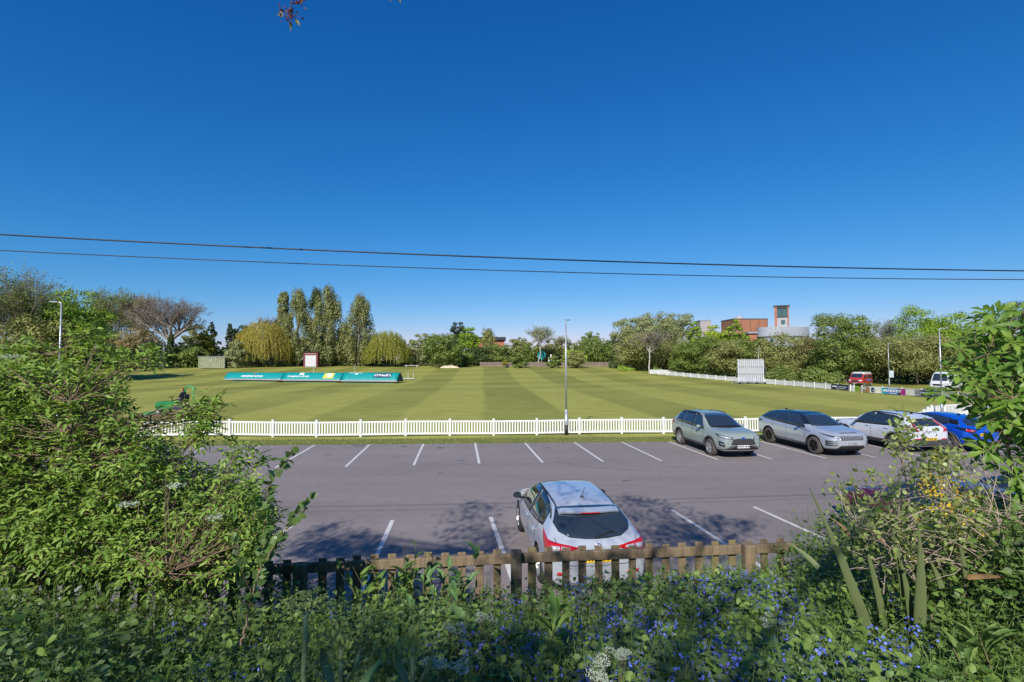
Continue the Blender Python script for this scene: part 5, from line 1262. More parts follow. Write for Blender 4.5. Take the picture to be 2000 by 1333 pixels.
# ------------------------------------------------------------------ buildings
M['brick']=pm('red brick',(.36,.13,.075),.85,var=.18,scale=.8); M['conc']=pm('pale grey cladding panels',(.30,.32,.36),.6,var=.08,scale=.2)
M['conc2']=pm('light concrete',(.33,.325,.34),.8,var=.1,scale=.3); M['rust']=pm('terracotta cladding',(.31,.135,.08),.7,var=.12,scale=.5); M['dk']=pm('dark steel frame',(.035,.045,.045),.4)
M['bglass']=pm('green tinted glazing',(.045,.10,.10),.08,spec=.8); M['roofdk']=pm('dark roof felt',(.03,.03,.035),.8); M['leadg']=pm('grey roof',(.26,.28,.31),.6,var=.1,scale=.3)
def W(px,py,Y): return at(px,py,Y)
Y0=215; g0=rise(Y0); s0=Y0/FPX
# tower
c=gy(1528,Y0); tw=tag(empty('brick_tower',(c.x,c.y,g0),-.50),'tall brick theatre tower with glazed top room','tower')
zt=zof(598,Y0)-g0; ws=26*s0*.93; 
m=MB(); h1=ws/2
MB().box((-h1+.45,0,zt/2),(.9,ws,zt)).build('brick_fin',M['brick'],tw)
MB().box((.45,0,(zt-5.2)/2),(ws-.9,ws*.96,zt-5.2)).build('shaft',M['conc2'],tw)
MB().box((h1-.25,-ws/2+.1,zt/2),(.5,.5,zt-.3)).build('corner_pier',M['brick'],tw)
MB().box((.45,.1,zt-2.9),(ws-1.1,ws*.86,4.6)).build('viewing_room',M['bglass'],tw)
m=MB()
for z in (zt-5.1,zt-.9): m.box((.3,0,z),(ws-.5,ws,.5))
for x in (-h1+1.1,.1,h1-.5): m.box((x,-ws*.44,zt-2.9),(.22,.22,4.2))
m.build('glazing_frame',M['dk'],tw)
MB().box((0,0,zt-.2),(ws+.9,ws+.7,.45)).build('roof',M['dk'],tw)
MB().box((.5,-ws*.485,zt-7.4),(1.5,.16,1.7)).build('window',M['bglass'],tw); MB().box((.5,-ws*.488,zt-6.5),(1.7,.2,.15)).build('lintel',M['dk'],tw)
MB().box((-h1-.01,0,zt-3.5),(.12,ws*.4,3.6)).build('window',M['bglass'],tw)
# terracotta auditorium drum
Y1=225; g1=rise(Y1); x0,x1=gy(1432,Y1).x,gy(1499,Y1).x; zt=zof(624,Y1)-g1; R1=(x1-x0)/2
dr=tag(empty('auditorium',((x0+x1)/2,Y1,g1)),'terracotta-clad auditorium block with vertical fins left of the brick tower','building')
MB().box((0,6,zt/2),(R1*2,13,zt)).build('wall',M['rust'],dr)
MB().box((0,6,zt+.12),(R1*2+.3,13.3,.3)).build('coping',M['dk'],dr)
for k in range(25):
    MB().box((-R1+R1*2*k/24,-.55,zt-4.9),(.14,.16,9.6)).build('fin',M['dk'] if k%6==0 else M['rust'],dr)
MB().lathe([(0,zt+2.0),(1.2,zt+1.7),(1.9,zt+.9),(2.1,zt)],20,Matrix.Translation((-3,4,0))).build('roof_dome',M['conc2'],dr,True)
# low grey curved foyer
Y2=205; g2=rise(Y2); x0,x1=gy(1490,Y2).x,gy(1590,Y2).x; zt=zof(637.5,Y2)-g2; R2=(x1-x0)/2
fo=tag(empty('theatre_foyer',((x0+x1)/2,Y2+4,g2)),'low grey curved building with flat roof round the foot of the tower','building')
MB().lathe([(0,zt-.5),(R2,zt-.3),(R2,zt-4.2),(R2-.6,zt-4.4),(R2-.6,0)],56,Matrix.Diagonal((1,.55,1,1))).build('wall',M['conc'],fo)
MB().lathe([(R2+.35,zt-4.3),(R2+.35,zt-3.9),(R2-.2,zt-3.8)],56,Matrix.Diagonal((1,.55,1,1))).build('canopy',M['leadg'],fo)
for k in range(14):
    a=math.pi+math.pi*(k+.5)/14; MB().box((math.cos(a)*(R2+.02),math.sin(a)*(R2+.02)*.55,zt-2.2),(.07,.07,3.8)).build('panel_joint',M['leadg'],fo)
    if k%2: MB().box((math.cos(a)*(R2-.5),math.sin(a)*(R2-.5)*.55,zt-6),(.2,2.0,2.2),math.atan2(math.sin(a)*.55,math.cos(a))).build('window',M['bglass'],fo)
# roof edge linking both
xa,xb=gy(1465,212).x,gy(1498,212).x; zz=zof(648.5,212); lb_=tag(empty('link_roof',((xa+xb)/2,212,rise(212))),'flat grey roof between the terracotta block and the curved foyer','building')
MB().box((0,0,zz-rise(212)-.5),(xb-xa+4,6,.7)).build('roof',M['leadg'],lb_); MB().box((0,.3,(zz-rise(212))/2-.6),(xb-xa+3,5,zz-rise(212)-.8)).build('wall',M['brick'],lb_)
# pale stair block with mast
xa,xb=gy(1364,210).x,gy(1385,210).x; zz=zof(628,210)-rise(210); pb=tag(empty('pale_block',((xa+xb)/2,210,rise(210))),'small pale concrete block showing between two bright green trees','building')
MB().box((0,0,zz/2),(xb-xa,5,zz)).build('wall',pm('pinkish concrete',(.34,.30,.30),.8,var=.05),pb); MB().box((0,0,zz+.15),(xb-xa+.4,5.4,.3)).build('parapet',M['leadg'],pb)
pm_=tag(empty('mast',(gy(1385,214).x,214,rise(214))),'thin aerial mast with cross arms above the pale block','mast'); zm=zof(615,214)-rise(214)
m=MB(); m.tube([(0,0,0),(0,0,zm)],[.12,.05],6); m.tube([(-1.1,0,zm-1.6),(1.3,0,zm-1.9)],.06,5); m.tube([(-.5,0,zm-.8),(.5,0,zm-.8)],.05,5); m.build('pole',M['steel'],pm_)
# brick gable behind centre trees
xa,xb=gy(918,185).x,gy(985,185).x; z1=zof(663,185)-rise(185); hb=tag(empty('brick_hall',((xa+xb)/2,185,rise(185))),'long brick building with dark roof showing between trees left of centre','building')
MB().box((0,0,z1/2-.2),(xb-xa,8,z1-.4)).build('wall',M['brick'],hb); MB().prism([(-5,z1-.5),(5,z1-.5),(3.5,z1+.7),(-3.5,z1+.7)],-(xb-xa)/2-.5,(xb-xa)/2+.5,'x').build('roof',M['roofdk'],hb)
# scoreboard
c=gy(607,133); w_=27/FPX*c.y; h_=zof(688,c.y)-c.z; sb=tag(empty('scoreboard_hut',c,.05),'dark red scoreboard hut with closed white roller shutter between poplars','hut')
M['wine']=pm('dark red boarding',(.17,.035,.04),.7,var=.15,scale=4); M['shutter']=pm('white roller shutter slats',(.60,.60,.62),.45)
m=MB(); 
for i in range(14): m.box((-w_/2+w_*(i+.5)/14,1.6,h_/2-.1),(w_/14-.03,.08,h_-.2))
for s in (-1,1): m.box((s*w_*.445,0,h_/2),(w_*.11,.14,h_))
m.box((0,0,h_-.45),(w_,.12,.9)); 
for s in (-1,1): m.box((s*(w_/2-.04),.8,h_/2),(.08,1.6,h_))
m.build('wall',M['wine'],sb)
ns=16; hh=h_-1.15
for i in range(ns): MB().box((0,-.02+(.01 if i%2 else 0),.25+hh*(i+.5)/ns),(w_*.76,.05,hh/ns-.02),bev=.008).build('shutter_slat',M['shutter'],sb)
MB().box((0,0,.12),(w_*.78,.1,.22)).build('sill',M['conc2'],sb); MB().box((0,.7,h_+.06),(w_+.3,2.1,.12)).build('roof',M['roofdk'],sb)
text('STRATFORD-UPON-AVON C.C.',w_*.055,M['wprint'],sb,Matrix.Translation((0,-.09,h_-.45))@Matrix.Rotation(R(90),4,'X'),sx=1.0)
# shed / container at far left
c=gnd(418,706.5) if False else gy(417,126); w_=46/FPX*126; h_=zof(688.5,126)-c.z+.0; h_=3.0
sh=tag(empty('corrugated_shed',c,.25),'pale green corrugated metal shed below the yellow-green tree','shed'); M['corr']=pm('pale green corrugated steel',(.25,.27,.17),.6,var=.25,scale=1)
n=26; poly=[(-w_/2+w_*i/n,(-1.2 if i%2 else -1.12)) for i in range(n+1)]+[(w_/2,1.2),(-w_/2,1.2)]; MB().prism(poly,.1,h_,'z').build('wall',M['corr'],sh); MB().box((0,0,h_+.06),(w_+.2,2.6,.12)).build('roof',M['leadg'],sh)
MB().box((w_/2+.02,0,h_/2),(.06,2.0,h_*.9)).build('door',M['dk'],sh)
# practice nets
c=gnd(322,718.5); nt_=tag(empty('practice_net',c),'dark practice net cage with tall posts in front of the big bare tree','net')
M['net']=pm('black netting',(.015,.017,.016),.9); hN=zof(668,c.y)-c.z; wN=64/FPX*c.y
for px in (258,284,320): p=gy(px,c.y); MB().tube([(p.x-c.x,0,0),(p.x-c.x,0,hN)],.10 if px!=320 else .22,6).build('post',M['steel'] if px==320 else M['black'],nt_)
m=MB()
for i in range(40): x=-wN+wN*i/39; m.box((x,0,hN/2),(.035,.03,hN))
for i in range(22): m.box((-wN/2,0,hN*i/21),(wN,.03,.035))
for i in range(16): m.box((0,9*i/15,hN/2),(.03,.035,hN)); m.box((-wN,9*i/15,hN/2),(.03,.035,hN))
tag(m.build('netting',M['net'],nt_),kind='stuff')
p=gnd(300,716.5); mt=MB(); 
V=[];F=[]
def heap(name,label,cat,px,py,wpx,h,mat,seed,k=.35):
    r=np.random.default_rng(seed); c=gnd(px,py); w__=wpx/FPX*c.y/2; n=16; rings=[(1,0),(.85,.35),(.6,.75),(.3,.95)]
    V=[];F=[]
    for rr,zz in rings:
        for i in range(n): a=2*math.pi*i/n; V.append((math.cos(a)*w__*rr*r.uniform(.88,1.1),math.sin(a)*w__*k*rr*r.uniform(.88,1.1),h*zz*r.uniform(.75,1.15)-.02))
    V.append((0,0,h))
    for j in range(3):
        for i in range(n): a=j*n+i;b=j*n+(i+1)%n; F.append((a,b,b+n,a+n))
    F+=[(3*n+i,3*n+(i+1)%n,4*n) for i in range(n)]
    o=mobj(name,V,F,mat,smooth_=False); o.location=c; tag(o,label,cat); return o
heap('sand_heap','low heap of pale sand at the far edge under the olive-green tree','sand heap',879,719,38,.75,pm('pale sand',(.62,.50,.35),.95,var=.1),1)
heap('earth_heap','low brown earth bank in front of the grey-green shed','earth heap',446,712.5,52,.7,pm('dry brown earth',(.20,.14,.08),.95,var=.2),2)
heap('white_sheet','white sheet lying in front of the corrugated shed','sheet',411,707.5,36,.5,M['white_far'],3)
heap('white_sheet','pale mat lying inside the practice net cage','sheet',300,716,40,.25,M['conc'],4)
heap('covered_bundle','bluish covered bundle on the grass below the willow','bundle',531,712.5,13,.8,pm('blue-grey sheet',(.16,.20,.24),.6),5)
heap('covered_bundle','red covered bundle on the grass right of the scoreboard','bundle',661,714,19,.75,pm('faded red sheet',(.42,.12,.09),.6),6)
heap('covered_bundle','pale blue bundle on the grass under the rightmost poplar','bundle',722,715.5,19,.5,pm('pale blue sheet',(.40,.50,.54),.6),7)
heap('soil_heap','orange-brown heap behind the white fence left of the green bin','heap',1371,731.5,18,1.3,pm('orange soil',(.28,.11,.04),.9,var=.2),8)
p=gnd(804,717.5); bh=tag(empty('white_bench',p,.05),'long low white bench on the grass right of the golden willow','bench'); MB().box((0,0,.42),(27/FPX*p.y,.4,.1),bev=.02).build('seat',M['white_far'],bh)
for s in (-1,1): MB().box((s*1.4,0,.2),(.12,.35,.4)).build('leg',M['white_far'],bh)
p=gnd(562,714); ro=tag(empty('ground_roller',p,.2),'dark ground roller parked beside the poplar left of the scoreboard','roller')
MB().lathe([(0,-.5),(.55,-.5),(.55,.5),(0,.5)],20,Matrix.Translation((0,0,.55))@Matrix.Rotation(R(90),4,'Z'),'y').build('drum',M['dk'],ro); MB().box((-.6,0,1.0),(1.6,.8,.7),bev=.08).build('engine_cover',M['wine'],ro); MB().tube([(-.9,-.3,1.3),(-1.2,-.3,1.9),(-1.2,.3,1.9),(-.9,.3,1.3)],.03,6).build('handle',M['black'],ro)
# green bin, signs
p=gnd(1382,733.5)+Vector((0,1.2,0)); bn=tag(empty('waste_bin',p,.1),'green wheeled waste bin behind the far white fence','bin'); M['bin']=pm('green plastic',(.03,.16,.09),.5)
MB().prism([(-.62,.12),(.62,.12),(.72,1.15),(-.72,1.15)],-.5,.5).build('tub',M['bin'],bn); MB().box((0,0,1.22),(1.5,1.1,.14),bev=.04).build('lid',M['bin'],bn)
for x in (-.5,.5): MB().lathe([(0,-.03),(.1,-.03),(.1,.03),(0,.03)],10,Matrix.Translation((x,-.45,.1)),'y').build('wheel',M['rubber'],bn)
p=gnd(1337,732.5); gs=tag(empty('green_sign',p),'bright green square sign on a pale post at the corner of the field','sign'); k=p.y/FPX
MB().box((0,0,(732.5-716)*k),(6*k,.05,7*k)).build('panel',pm('green sign face',(.03,.40,.10),.5),gs); MB().box((0,.05,(732.5-724)*k/1),(.14,.08,17*k)).build('post',M['wprint'],gs); MB().box((0,-.032,(732.5-715)*k),(4*k,.01,1.2*k)).build('print',M['wprint'],gs)
p=gnd(1347,731.5); ws_=tag(empty('white_sign',p),'small white notice beside the green sign on the lamp post','sign'); MB().box((.3,-.1,(731.5-716)*k),(3.4*k,.05,7*k)).build('panel',M['wprint'],ws_)
# paling fence in the centre, with posts
fa,fb=gy(938,138),gy(1215,134)
pf=tag(empty('paling_fence',fa),'long low brown paling fence at the far edge of the field','fence'); M['pale']=pm('weathered brown palings',(.21,.165,.14),.9,var=.2,scale=.6)
dv=(fb-fa); L_=dv.length; dv.normalize(); rz=math.atan2(dv.y,dv.x); m=MB(); r=random.Random(4)
nP=int(L_/.16)
for i in range(nP): q=dv*(i*.16); hh=1.25+r.uniform(-.04,.04); m.box((q.x,q.y,hh/2),(.11,.03,hh),rz)
tag(m.build('palings',M['pale'],pf),kind='stuff')
for i in range(int(L_/2.4)+1): q=dv*(i*2.4); MB().box((q.x,q.y+.06,.68),(.12,.12,1.36)).build('post',M['twig_pale'],pf)
m=MB(); 
for z in (.35,1.0): q=dv*L_/2; m.box((q.x,q.y+.05,z),(L_,.04,.09),rz)
m.build('rails',M['pale'],pf)
# playground: teal disc, small posts
p=gy(1058,144); pg=tag(empty('play_panel',p),'round teal play panel on a post behind the leaning birch','play equipment'); MB().lathe([(0,-.05),(1.25,-.05),(1.25,.05),(0,.05)],20,Matrix.Translation((0,0,3.2)),'y').build('disc',M['teal_b'],pg); MB().tube([(0,.1,0),(0,.1,3)],.1,6).build('post',M['steel'],pg)
for px,h_,lab in ((1072,2.6,'short white post left of two behind the paling fence'),(1076,3.4,'taller pale post behind the paling fence')):
    o=tag(MB().box((0,0,h_/2),(.3,.2,h_),bev=.03).build('white_post',M['white_far']),lab,'post'); o.location=gy(px,140)
p=gnd(990,719.5); bb=tag(empty('litter_bin',p),'small dark litter bin in front of the paling fence','bin'); MB().lathe([(0,0),(.42,0),(.45,.9),(.35,1.0),(0,1.0)],14).build('drum',M['dk'],bb)
for px,py,lab in ((1234,707,'tiny yellow-flowering shrub at the left end of the clipped box hedge'),(987,712,'tiny yellow shrub behind the paling fence left of the round bush')):
    T_('small_shrub',lab,px,132,py-9,12,'dome','lf_yellow',n=300,leaf=.3,base=0,seed=px,cat='bush',limbs=False)
o=tag(MB().lathe([(0,.0),(.03,.03),(0,.06)],6).build('bird',M['black']),None); bpy.data.objects.remove(o)
# dark patch on the outfield
o=heap('earth_patch','small dark earth patch on the grass below the MARKET banner','earth patch',1771,780,8,.03,pm('dark earth',(.05,.03,.02),.95),12)

# ------------------------------------------------------------------ mower with driver
p=gnd(345,812); mw=tag(empty('ride_on_mower',p,R(0)),'green ride-on mower with roll hoop being driven on the outfield, behind the leafy bush','mower')
M['jd']=pm('green mower paint',(.01,.17,.05),.35,coat=.5); M['jdl']=pm('light green hoop',(.03,.36,.12),.4)
# local: x to the picture-left is forward
MB().prism([(-.15,.55),(1.25,.5),(1.3,.85),(1.05,1.02),(.1,1.08),(-.15,.95)],-.38,.38).build('bonnet',M['jd'],mw).matrix_basis=Matrix.Scale(-1,4,(1,0,0))
MB().box((.25,0,.62),(.9,.8,.35),bev=.06).build('chassis',M['navy'],mw)
MB().box((.42,0,1.0),(.5,.52,.12),bev=.05).build('seat',M['black'],mw); MB().box((.68,0,1.25),(.12,.5,.5),bev=.05).build('backrest',M['black'],mw)
m=MB(); m.tube([(.62,-.5,.6),(.62,-.5,1.75),(.62,-.42,1.98),(.62,-.28,2.05),(.62,.28,2.05),(.62,.42,1.98),(.62,.5,1.75),(.62,.5,.6)],.045,10); rp_=m.build('roll_hoop',M['jdl'],mw,True); rp_.rotation_euler=(0,0,R(62))
rp_.location=(.35,-.2,0)
for x,y,rr,wd in ((.55,-.52,.30,.2),(.55,.52,.30,.2),(-.95,-.5,.26,.18),(-.95,.5,.26,.18)):
    wl=MB().lathe([(0,-wd/2),(rr*.8,-wd/2),(rr,-wd*.3),(rr,wd*.3),(rr*.8,wd/2),(0,wd/2)],20,Matrix.Translation((x,y,rr)),'y').build('wheel',M['rubber'],mw,True); MB().lathe([(0,-wd/2-.01),(rr*.55,-wd/2-.01),(rr*.55,-wd/2)],14,Matrix.Translation((x,y,rr)),'y').build('hub',M['alloy'],wl)
for i,(x,y) in enumerate(((-1.35,-.75),(-1.55,0),(-1.35,.75))): MB().lathe([(0,-.36),(.17,-.36),(.17,.36),(0,.36)],16,Matrix.Translation((x,y,.19)),'y').build('cutting_reel',M['jdl'],mw)
MB().tube([(-.25,0,.95),(-.4,0,1.3)],.03,6).build('steering_column',M['black'],mw); MB().lathe([(.17,0),(.2,.015),(.17,.03)],16,Matrix.Translation((-.38,0,1.3))@Matrix.Rotation(R(-25),4,'Y')).build('steering_wheel',M['black'],mw)
mm=MB().lathe([(0,.06),(.10,.04),(.12,-.05),(0,-.07)],14,Matrix.Translation((.10,.52,1.66))@Matrix.Rotation(R(90),4,'Y')); mm.build('work_lamp',M['black'],mw)
def skin_body(name,joints,edges,mat,parent,sub=2,root=0):
    me=bpy.data.meshes.new(name); me.from_pydata([j[:3] for j in joints],edges,[]); o=link(bpy.data.objects.new(name,me),None)
    o.modifiers.new('k','SKIN'); 
    for i,j in enumerate(joints): me.skin_vertices[0].data[i].radius=(j[3],j[4] if len(j)>4 else j[3])
    me.skin_vertices[0].data[root].use_root=True
    sm=o.modifiers.new('s','SUBSURF'); sm.levels=sub; dg=bpy.context.evaluated_depsgraph_get(); m2=bpy.data.meshes.new_from_object(o.evaluated_get(dg)); bpy.data.objects.remove(o); m2.name=name
    m2.materials.clear(); m2.materials.append(mat); m2.polygons.foreach_set('use_smooth',[True]*len(m2.polygons)); return link(bpy.data.objects.new(name,m2),parent)
M['cloth']=pm('navy work clothes',(.02,.025,.045),.85,var=.2,scale=12); M['skin']=pm('skin',(.45,.24,.16),.55); M['ear']=pm('yellow ear defender',(.75,.45,.03),.5); M['capm']=pm('dark red cap',(.14,.03,.02),.8)
pr=tag(empty('person',p+Vector((.42,0,1.06))),'person in dark clothes with yellow ear defenders seated on the green mower','person')
J=[(0,0,.08,.17,.14),(0,0,.32,.16,.13),(.0,0,.52,.17,.12),(0,0,.60,.06),(0,0,.66,.055),  # pelvis chest neck
   (-.02,0,.76,.095,.10),(0,-.20,.52,.07),(-.08,-.26,.30,.052),(-.30,-.14,.26,.036),(0,.20,.52,.07),(-.08,.26,.30,.052),(-.30,.14,.26,.036),
   (-.12,-.11,.04,.10),(-.46,-.13,.06,.075),(-.50,-.13,-.36,.05),(-.60,-.13,-.40,.045),(-.12,.11,.04,.10),(-.46,.13,.06,.075),(-.50,.13,-.36,.05),(-.60,.13,-.40,.045)]
E=[(0,1),(1,2),(2,3),(3,4),(4,5),(2,6),(6,7),(7,8),(2,9),(9,10),(10,11),(0,12),(12,13),(13,14),(14,15),(0,16),(16,17),(17,18),(18,19)]
bd=skin_body('body',J,E,M['cloth'],pr); bd.data.materials.append(M['skin'])
bd.data.polygons.foreach_set('material_index',[1 if (q.center.z>.62 or (q.center.x<-.25 and q.center.z>.2)) else 0 for q in bd.data.polygons])
m=MB(); m.lathe([(0,.115),(.06,.10),(.105,.05),(.112,0)],16,Matrix.Translation((-.02,0,.79))); m.prism([(-.2,.795),(-.11,.80),(-.11,.815),(-.2,.805)],-.07,.07); m.build('cap',M['capm'],pr,True)
for s in (-1,1): MB().lathe([(0,.045),(.045,.04),(.05,0),(.04,-.01)],14,Matrix.Translation((-.02,s*.10,.76))@Matrix.Rotation(R(-90*s),4,'X')).build('ear_defender',M['ear'],pr,True)
MB().tube([(-.02,.115*math.cos(a),.78+.135*math.sin(a)) for a in [math.pi*i/10 for i in range(11)]],.012,6).build('headband',M['ear'],pr,True)
# ------------------------------------------------------------------ overhead cables
M['cable']=pm('black cable',(.012,.012,.013),.5)
def cable(a,b,sag,r,label,twist=0):
    pts=[]; n=90
    A=Vector(a);B=Vector(b); A2=A+(A-B)*.6; B2=B+(B-A)*.6
    for i in range(n+1):
        t=i/n; tt=(t*2.2-.6); p=A.lerp(B,tt); p=Vector((p.x,p.y,p.z-sag*(1-(2*tt-1)**2))); pts.append(p)
    o=tag(MB().tube(pts,r,8).build('overhead_cable',M['cable'],None,True),label,'cable')
    return o
a1=at(0,458.5,6.07);b1=at(2000,529.5,7.55); cable(a1,b1,.075,.0095,'upper, thicker black overhead cable crossing the whole sky')
a2=at(0,489.5,5.95);b2=at(2000,546.5,7.4); cable(a2,b2,.08,.0058,'lower, thinner black overhead cable crossing the whole sky')
# ------------------------------------------------------------------ wooden fence in the foreground
M['wood']=pm('weathered timber',(.17,.125,.078),.85,c2=(.27,.20,.125),var=.2,scale=4,bump=.7,bscale=18)
M['wood_l']=pm('paler greenish timber',(.24,.205,.095),.85,c2=(.17,.135,.07),var=.2,scale=4,bump=.7,bscale=18)
def woodgrain(m):
    n=m.node_tree
    for x in list(n.nodes):
        if x.type=='TEX_NOISE':
            mp=n.nodes.new('ShaderNodeMapping'); mp.inputs['Scale'].default_value=(6,6,.6); tc=n.nodes.new('ShaderNodeTexCoord'); n.links.new(tc.outputs['Object'],mp.inputs[0]); n.links.new(mp.outputs[0],x.inputs['Vector'])
woodgrain(M['wood']);woodgrain(M['wood_l'])
wl_=at(-120,1142,4.35); wm=at(1000,1091,4.82); wr_=at(1545,1069,5.10)
wf=tag(empty('wooden_fence',(wm.x,wm.y,bank(wm.x,wm.y))),'weathered wooden picket fence along the foot of the bank in the foreground','fence')
o3=wf.location.copy()
def wpt(px):
    """top-rail centre of the fence at pixel column px"""
    k=(px-1000)/FPX; a,b=(wl_,wm) if px<1000 else (wm,wr_)
    dx,dy=b.x-a.x,b.y-a.y; t=(k*a.y-a.x)/(dx-k*dy); return a+(b-a)*t
segm=[(-120,600),(600,1008),(1008,1448),(1448,1560)]
r=random.Random(8)
for a,b in segm:
    A=wpt(a);B=wpt(b); m_=(A+B)/2-o3; rz=math.atan2(B.y-A.y,B.x-A.x); ry=-math.atan2(B.z-A.z,(B-A).length)
    for dz_ in (0,-.78):
        mb=MB(); mb.box((0,0,0),((B-A).length-.004,.040,.092),bev=.006); o=mb.build('rail',M['wood'],wf); o.location=(m_.x,m_.y,m_.z+dz_); o.rotation_euler=(0,ry,rz)
px=-110; step=33.0
while px<1550:
    p=wpt(px); k=FPX/p.y; 
    if min(abs(px-c) for c in (600,1008,1448))>9:
        h=1.16+r.uniform(-.012,.012); zt=p.z+.073+r.uniform(-.012,.012)
        ww=.077+r.uniform(-.004,.004); rz=math.atan2((wr_-wl_).y,(wr_-wl_).x)
        o=MB().box((0,0,0),(ww,.020,h),bev=.004).build('picket',M['wood_l'] if r.random()<.4 else M['wood'],wf); q=p-o3; o.location=(q.x,q.y+.034,zt-o3.z-h/2); o.rotation_euler=(r.uniform(-.01,.01),r.uniform(-.012,.012),rz)
    px+=step*(4.82/p.y)*r.uniform(.97,1.03)
for c,hh in ((600,.07),(1008,.10),(1448,.08)):
    p=wpt(c); q=p-o3; o=MB().box((0,0,0),(.105,.10,1.75),bev=.01).build('post',pm('dark weathered post',(.10,.085,.065),.9,var=.4,scale=6,bump=.8,bscale=15) if c==1008 else M['wood'],wf); o.location=(q.x,q.y-.075,q.z+hh-.875)
# ------------------------------------------------------------------ near foliage
OV_V=np.array([[0,0,0],[.33,0,.02],[.68,0,-.02],[1,0,-.12],[.30,.5,.10],[.66,.36,.05],[.30,-.5,.10],[.66,-.36,.05]])
OV_F=np.array([[0,1,4],[1,2,5],[1,5,4],[2,3,5],[0,6,1],[1,7,2],[1,6,7],[2,7,3]])
BL_V=np.array([[0,-.5,0],[0,.5,0],[.35,-.45,.10],[.35,.45,.10],[.7,-.3,.08],[.7,.3,.08],[1,0,-.08]])
BL_F=np.array([[0,2,3],[0,3,1],[2,4,5],[2,5,3],[4,6,5]])
def leaves(P,D,N,L,Wd,curl=1.0,tv=OV_V,tf=OV_F):
    """P base, D direction, N face normal, arrays"""
    n=len(P); D=D/np.maximum(1e-6,np.linalg.norm(D,axis=1,keepdims=True)); S=np.cross(N,D); S/=np.maximum(1e-6,np.linalg.norm(S,axis=1,keepdims=True)); N=np.cross(D,S)
    L=np.broadcast_to(np.asarray(L,float).reshape(-1,1,1),(n,1,1)); Wd=np.broadcast_to(np.asarray(Wd,float).reshape(-1,1,1),(n,1,1)); curl=np.broadcast_to(np.asarray(curl,float).reshape(-1,1,1),(n,1,1))
    V=P[:,None,:]+D[:,None,:]*tv[None,:,0:1]*L+S[:,None,:]*tv[None,:,1:2]*Wd+N[:,None,:]*tv[None,:,2:3]*L*curl
    F=tf[None]+(np.arange(n)*len(tv))[:,None,None]
    return V.reshape(-1,3),F.reshape(-1,3)
def unit(v): return v/np.maximum(1e-6,np.linalg.norm(v,axis=-1,keepdims=True))
def pinnate(P,D,rg,L=.16,nl=3,ll=.065,lw=.028,droop=.5):
    """compound leaves: arrays of leaf base P and axis D"""
    n=len(P); D=unit(D); up=np.tile([0,0,1.],(n,1)); S=unit(np.cross(D,up)+rg.normal(size=(n,3))*.05); out=[]
    ax=[];
    for k in range(nl):
        t=(k+.7)/(nl+.3); base=P+D*L*t; base[:,2]-=droop*L*t*t*.5
        for s in (-1,1):
            d=S*s*1.0+D*.55+rg.normal(size=(n,3))*.14; d[:,2]-=droop*.25; sz=ll*rg.uniform(.8,1.15,n)*(1 if k else .8)
            out.append(leaves(base,d,unit(up+np.array([-.1,-.45,0])+rg.normal(size=(n,3))*.28+S*s*.2),sz,sz*lw/ll,1.1))
    tip=P+D*L*.92; tip[:,2]-=droop*L*.45; d=D.copy(); d[:,2]-=droop*.7
    out.append(leaves(tip,d+rg.normal(size=(n,3))*.1,unit(up+rg.normal(size=(n,3))*.2),ll*1.15,lw*1.1,1.1))
    segl=[(P[i],tip[i],.0022,.0014) for i in range(n)]
    return out,segl
def inpoly(x,y,poly):
    c=False; n=len(poly)
    for i in range(n):
        x1,y1=poly[i];x2,y2=poly[i-1]
        if (y1>y)!=(y2>y) and x<(x2-x1)*(y-y1)/(y2-y1)+x1: c=not c
    return c
def sample_region(poly,n,Y0,Y1,rg,edge=None):
    xs_=[p[0] for p in poly];ys_=[p[1] for p in poly]; out=[]
    while len(out)<n:
        x=rg.uniform(min(xs_),max(xs_));y=rg.uniform(min(ys_),max(ys_))
        if inpoly(x,y,poly): Y=Y0+(Y1-Y0)*rg.random(); out.append(np.array(at(x,y,Y)))
    return np.array(out)
M['elder']=leafm('elder leaves',(.115,.215,.036),(.25,.37,.075),.30,.5,.35)
M['elder_new']=leafm('fresh elder leaves',(.20,.32,.045),(.36,.46,.10),.32,.5,.35)
M['stem_g']=pm('green-brown stems',(.14,.13,.06),.7,var=.3,scale=20)
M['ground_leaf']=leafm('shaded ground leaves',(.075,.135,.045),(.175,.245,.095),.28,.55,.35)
M['nettle']=leafm('bright nettle leaves',(0.094,0.187,0.035),(0.211,0.320,0.070),.3,.55,.3)
M['grassb']=leafm('grass blades',(0.086,0.164,0.035),(0.234,0.320,0.094),.3,.5,.4)
M['comfrey']=leafm('broad comfrey leaves',(0.094,0.187,0.062),(0.156,0.281,0.094),.28,.5,.45)
M['petal_b']=leafm('blue petals',(.07,.13,.62),(.26,.32,.86),.25,.5,.3); M['petal_w']=leafm('white umbel florets',(.36,.42,.32),(.56,.61,.50),.3,.6,.2)
M['petal_y']=leafm('yellow petals',(.62,.36,.01),(.80,.55,.03),.3,.5,.2)
M['chest']=leafm('big chestnut leaves',(.10,.20,.026),(.22,.34,.055),.38,.45,.35)
M['bramble']=leafm('bramble leaves',(0.086,0.164,0.031),(0.218,0.320,0.070),.28,.5,.4); M['ribes']=leafm('small pale green leaves',(.16,.22,.05),(.32,.38,.12),.35,.4,.4)
M['flax']=leafm('flax blade',(.085,.115,.045),(.15,.18,.075),.12,.4,.5); M['dry']=pm('dry brown blade',(.20,.12,.05),.8,var=.3,scale=10)

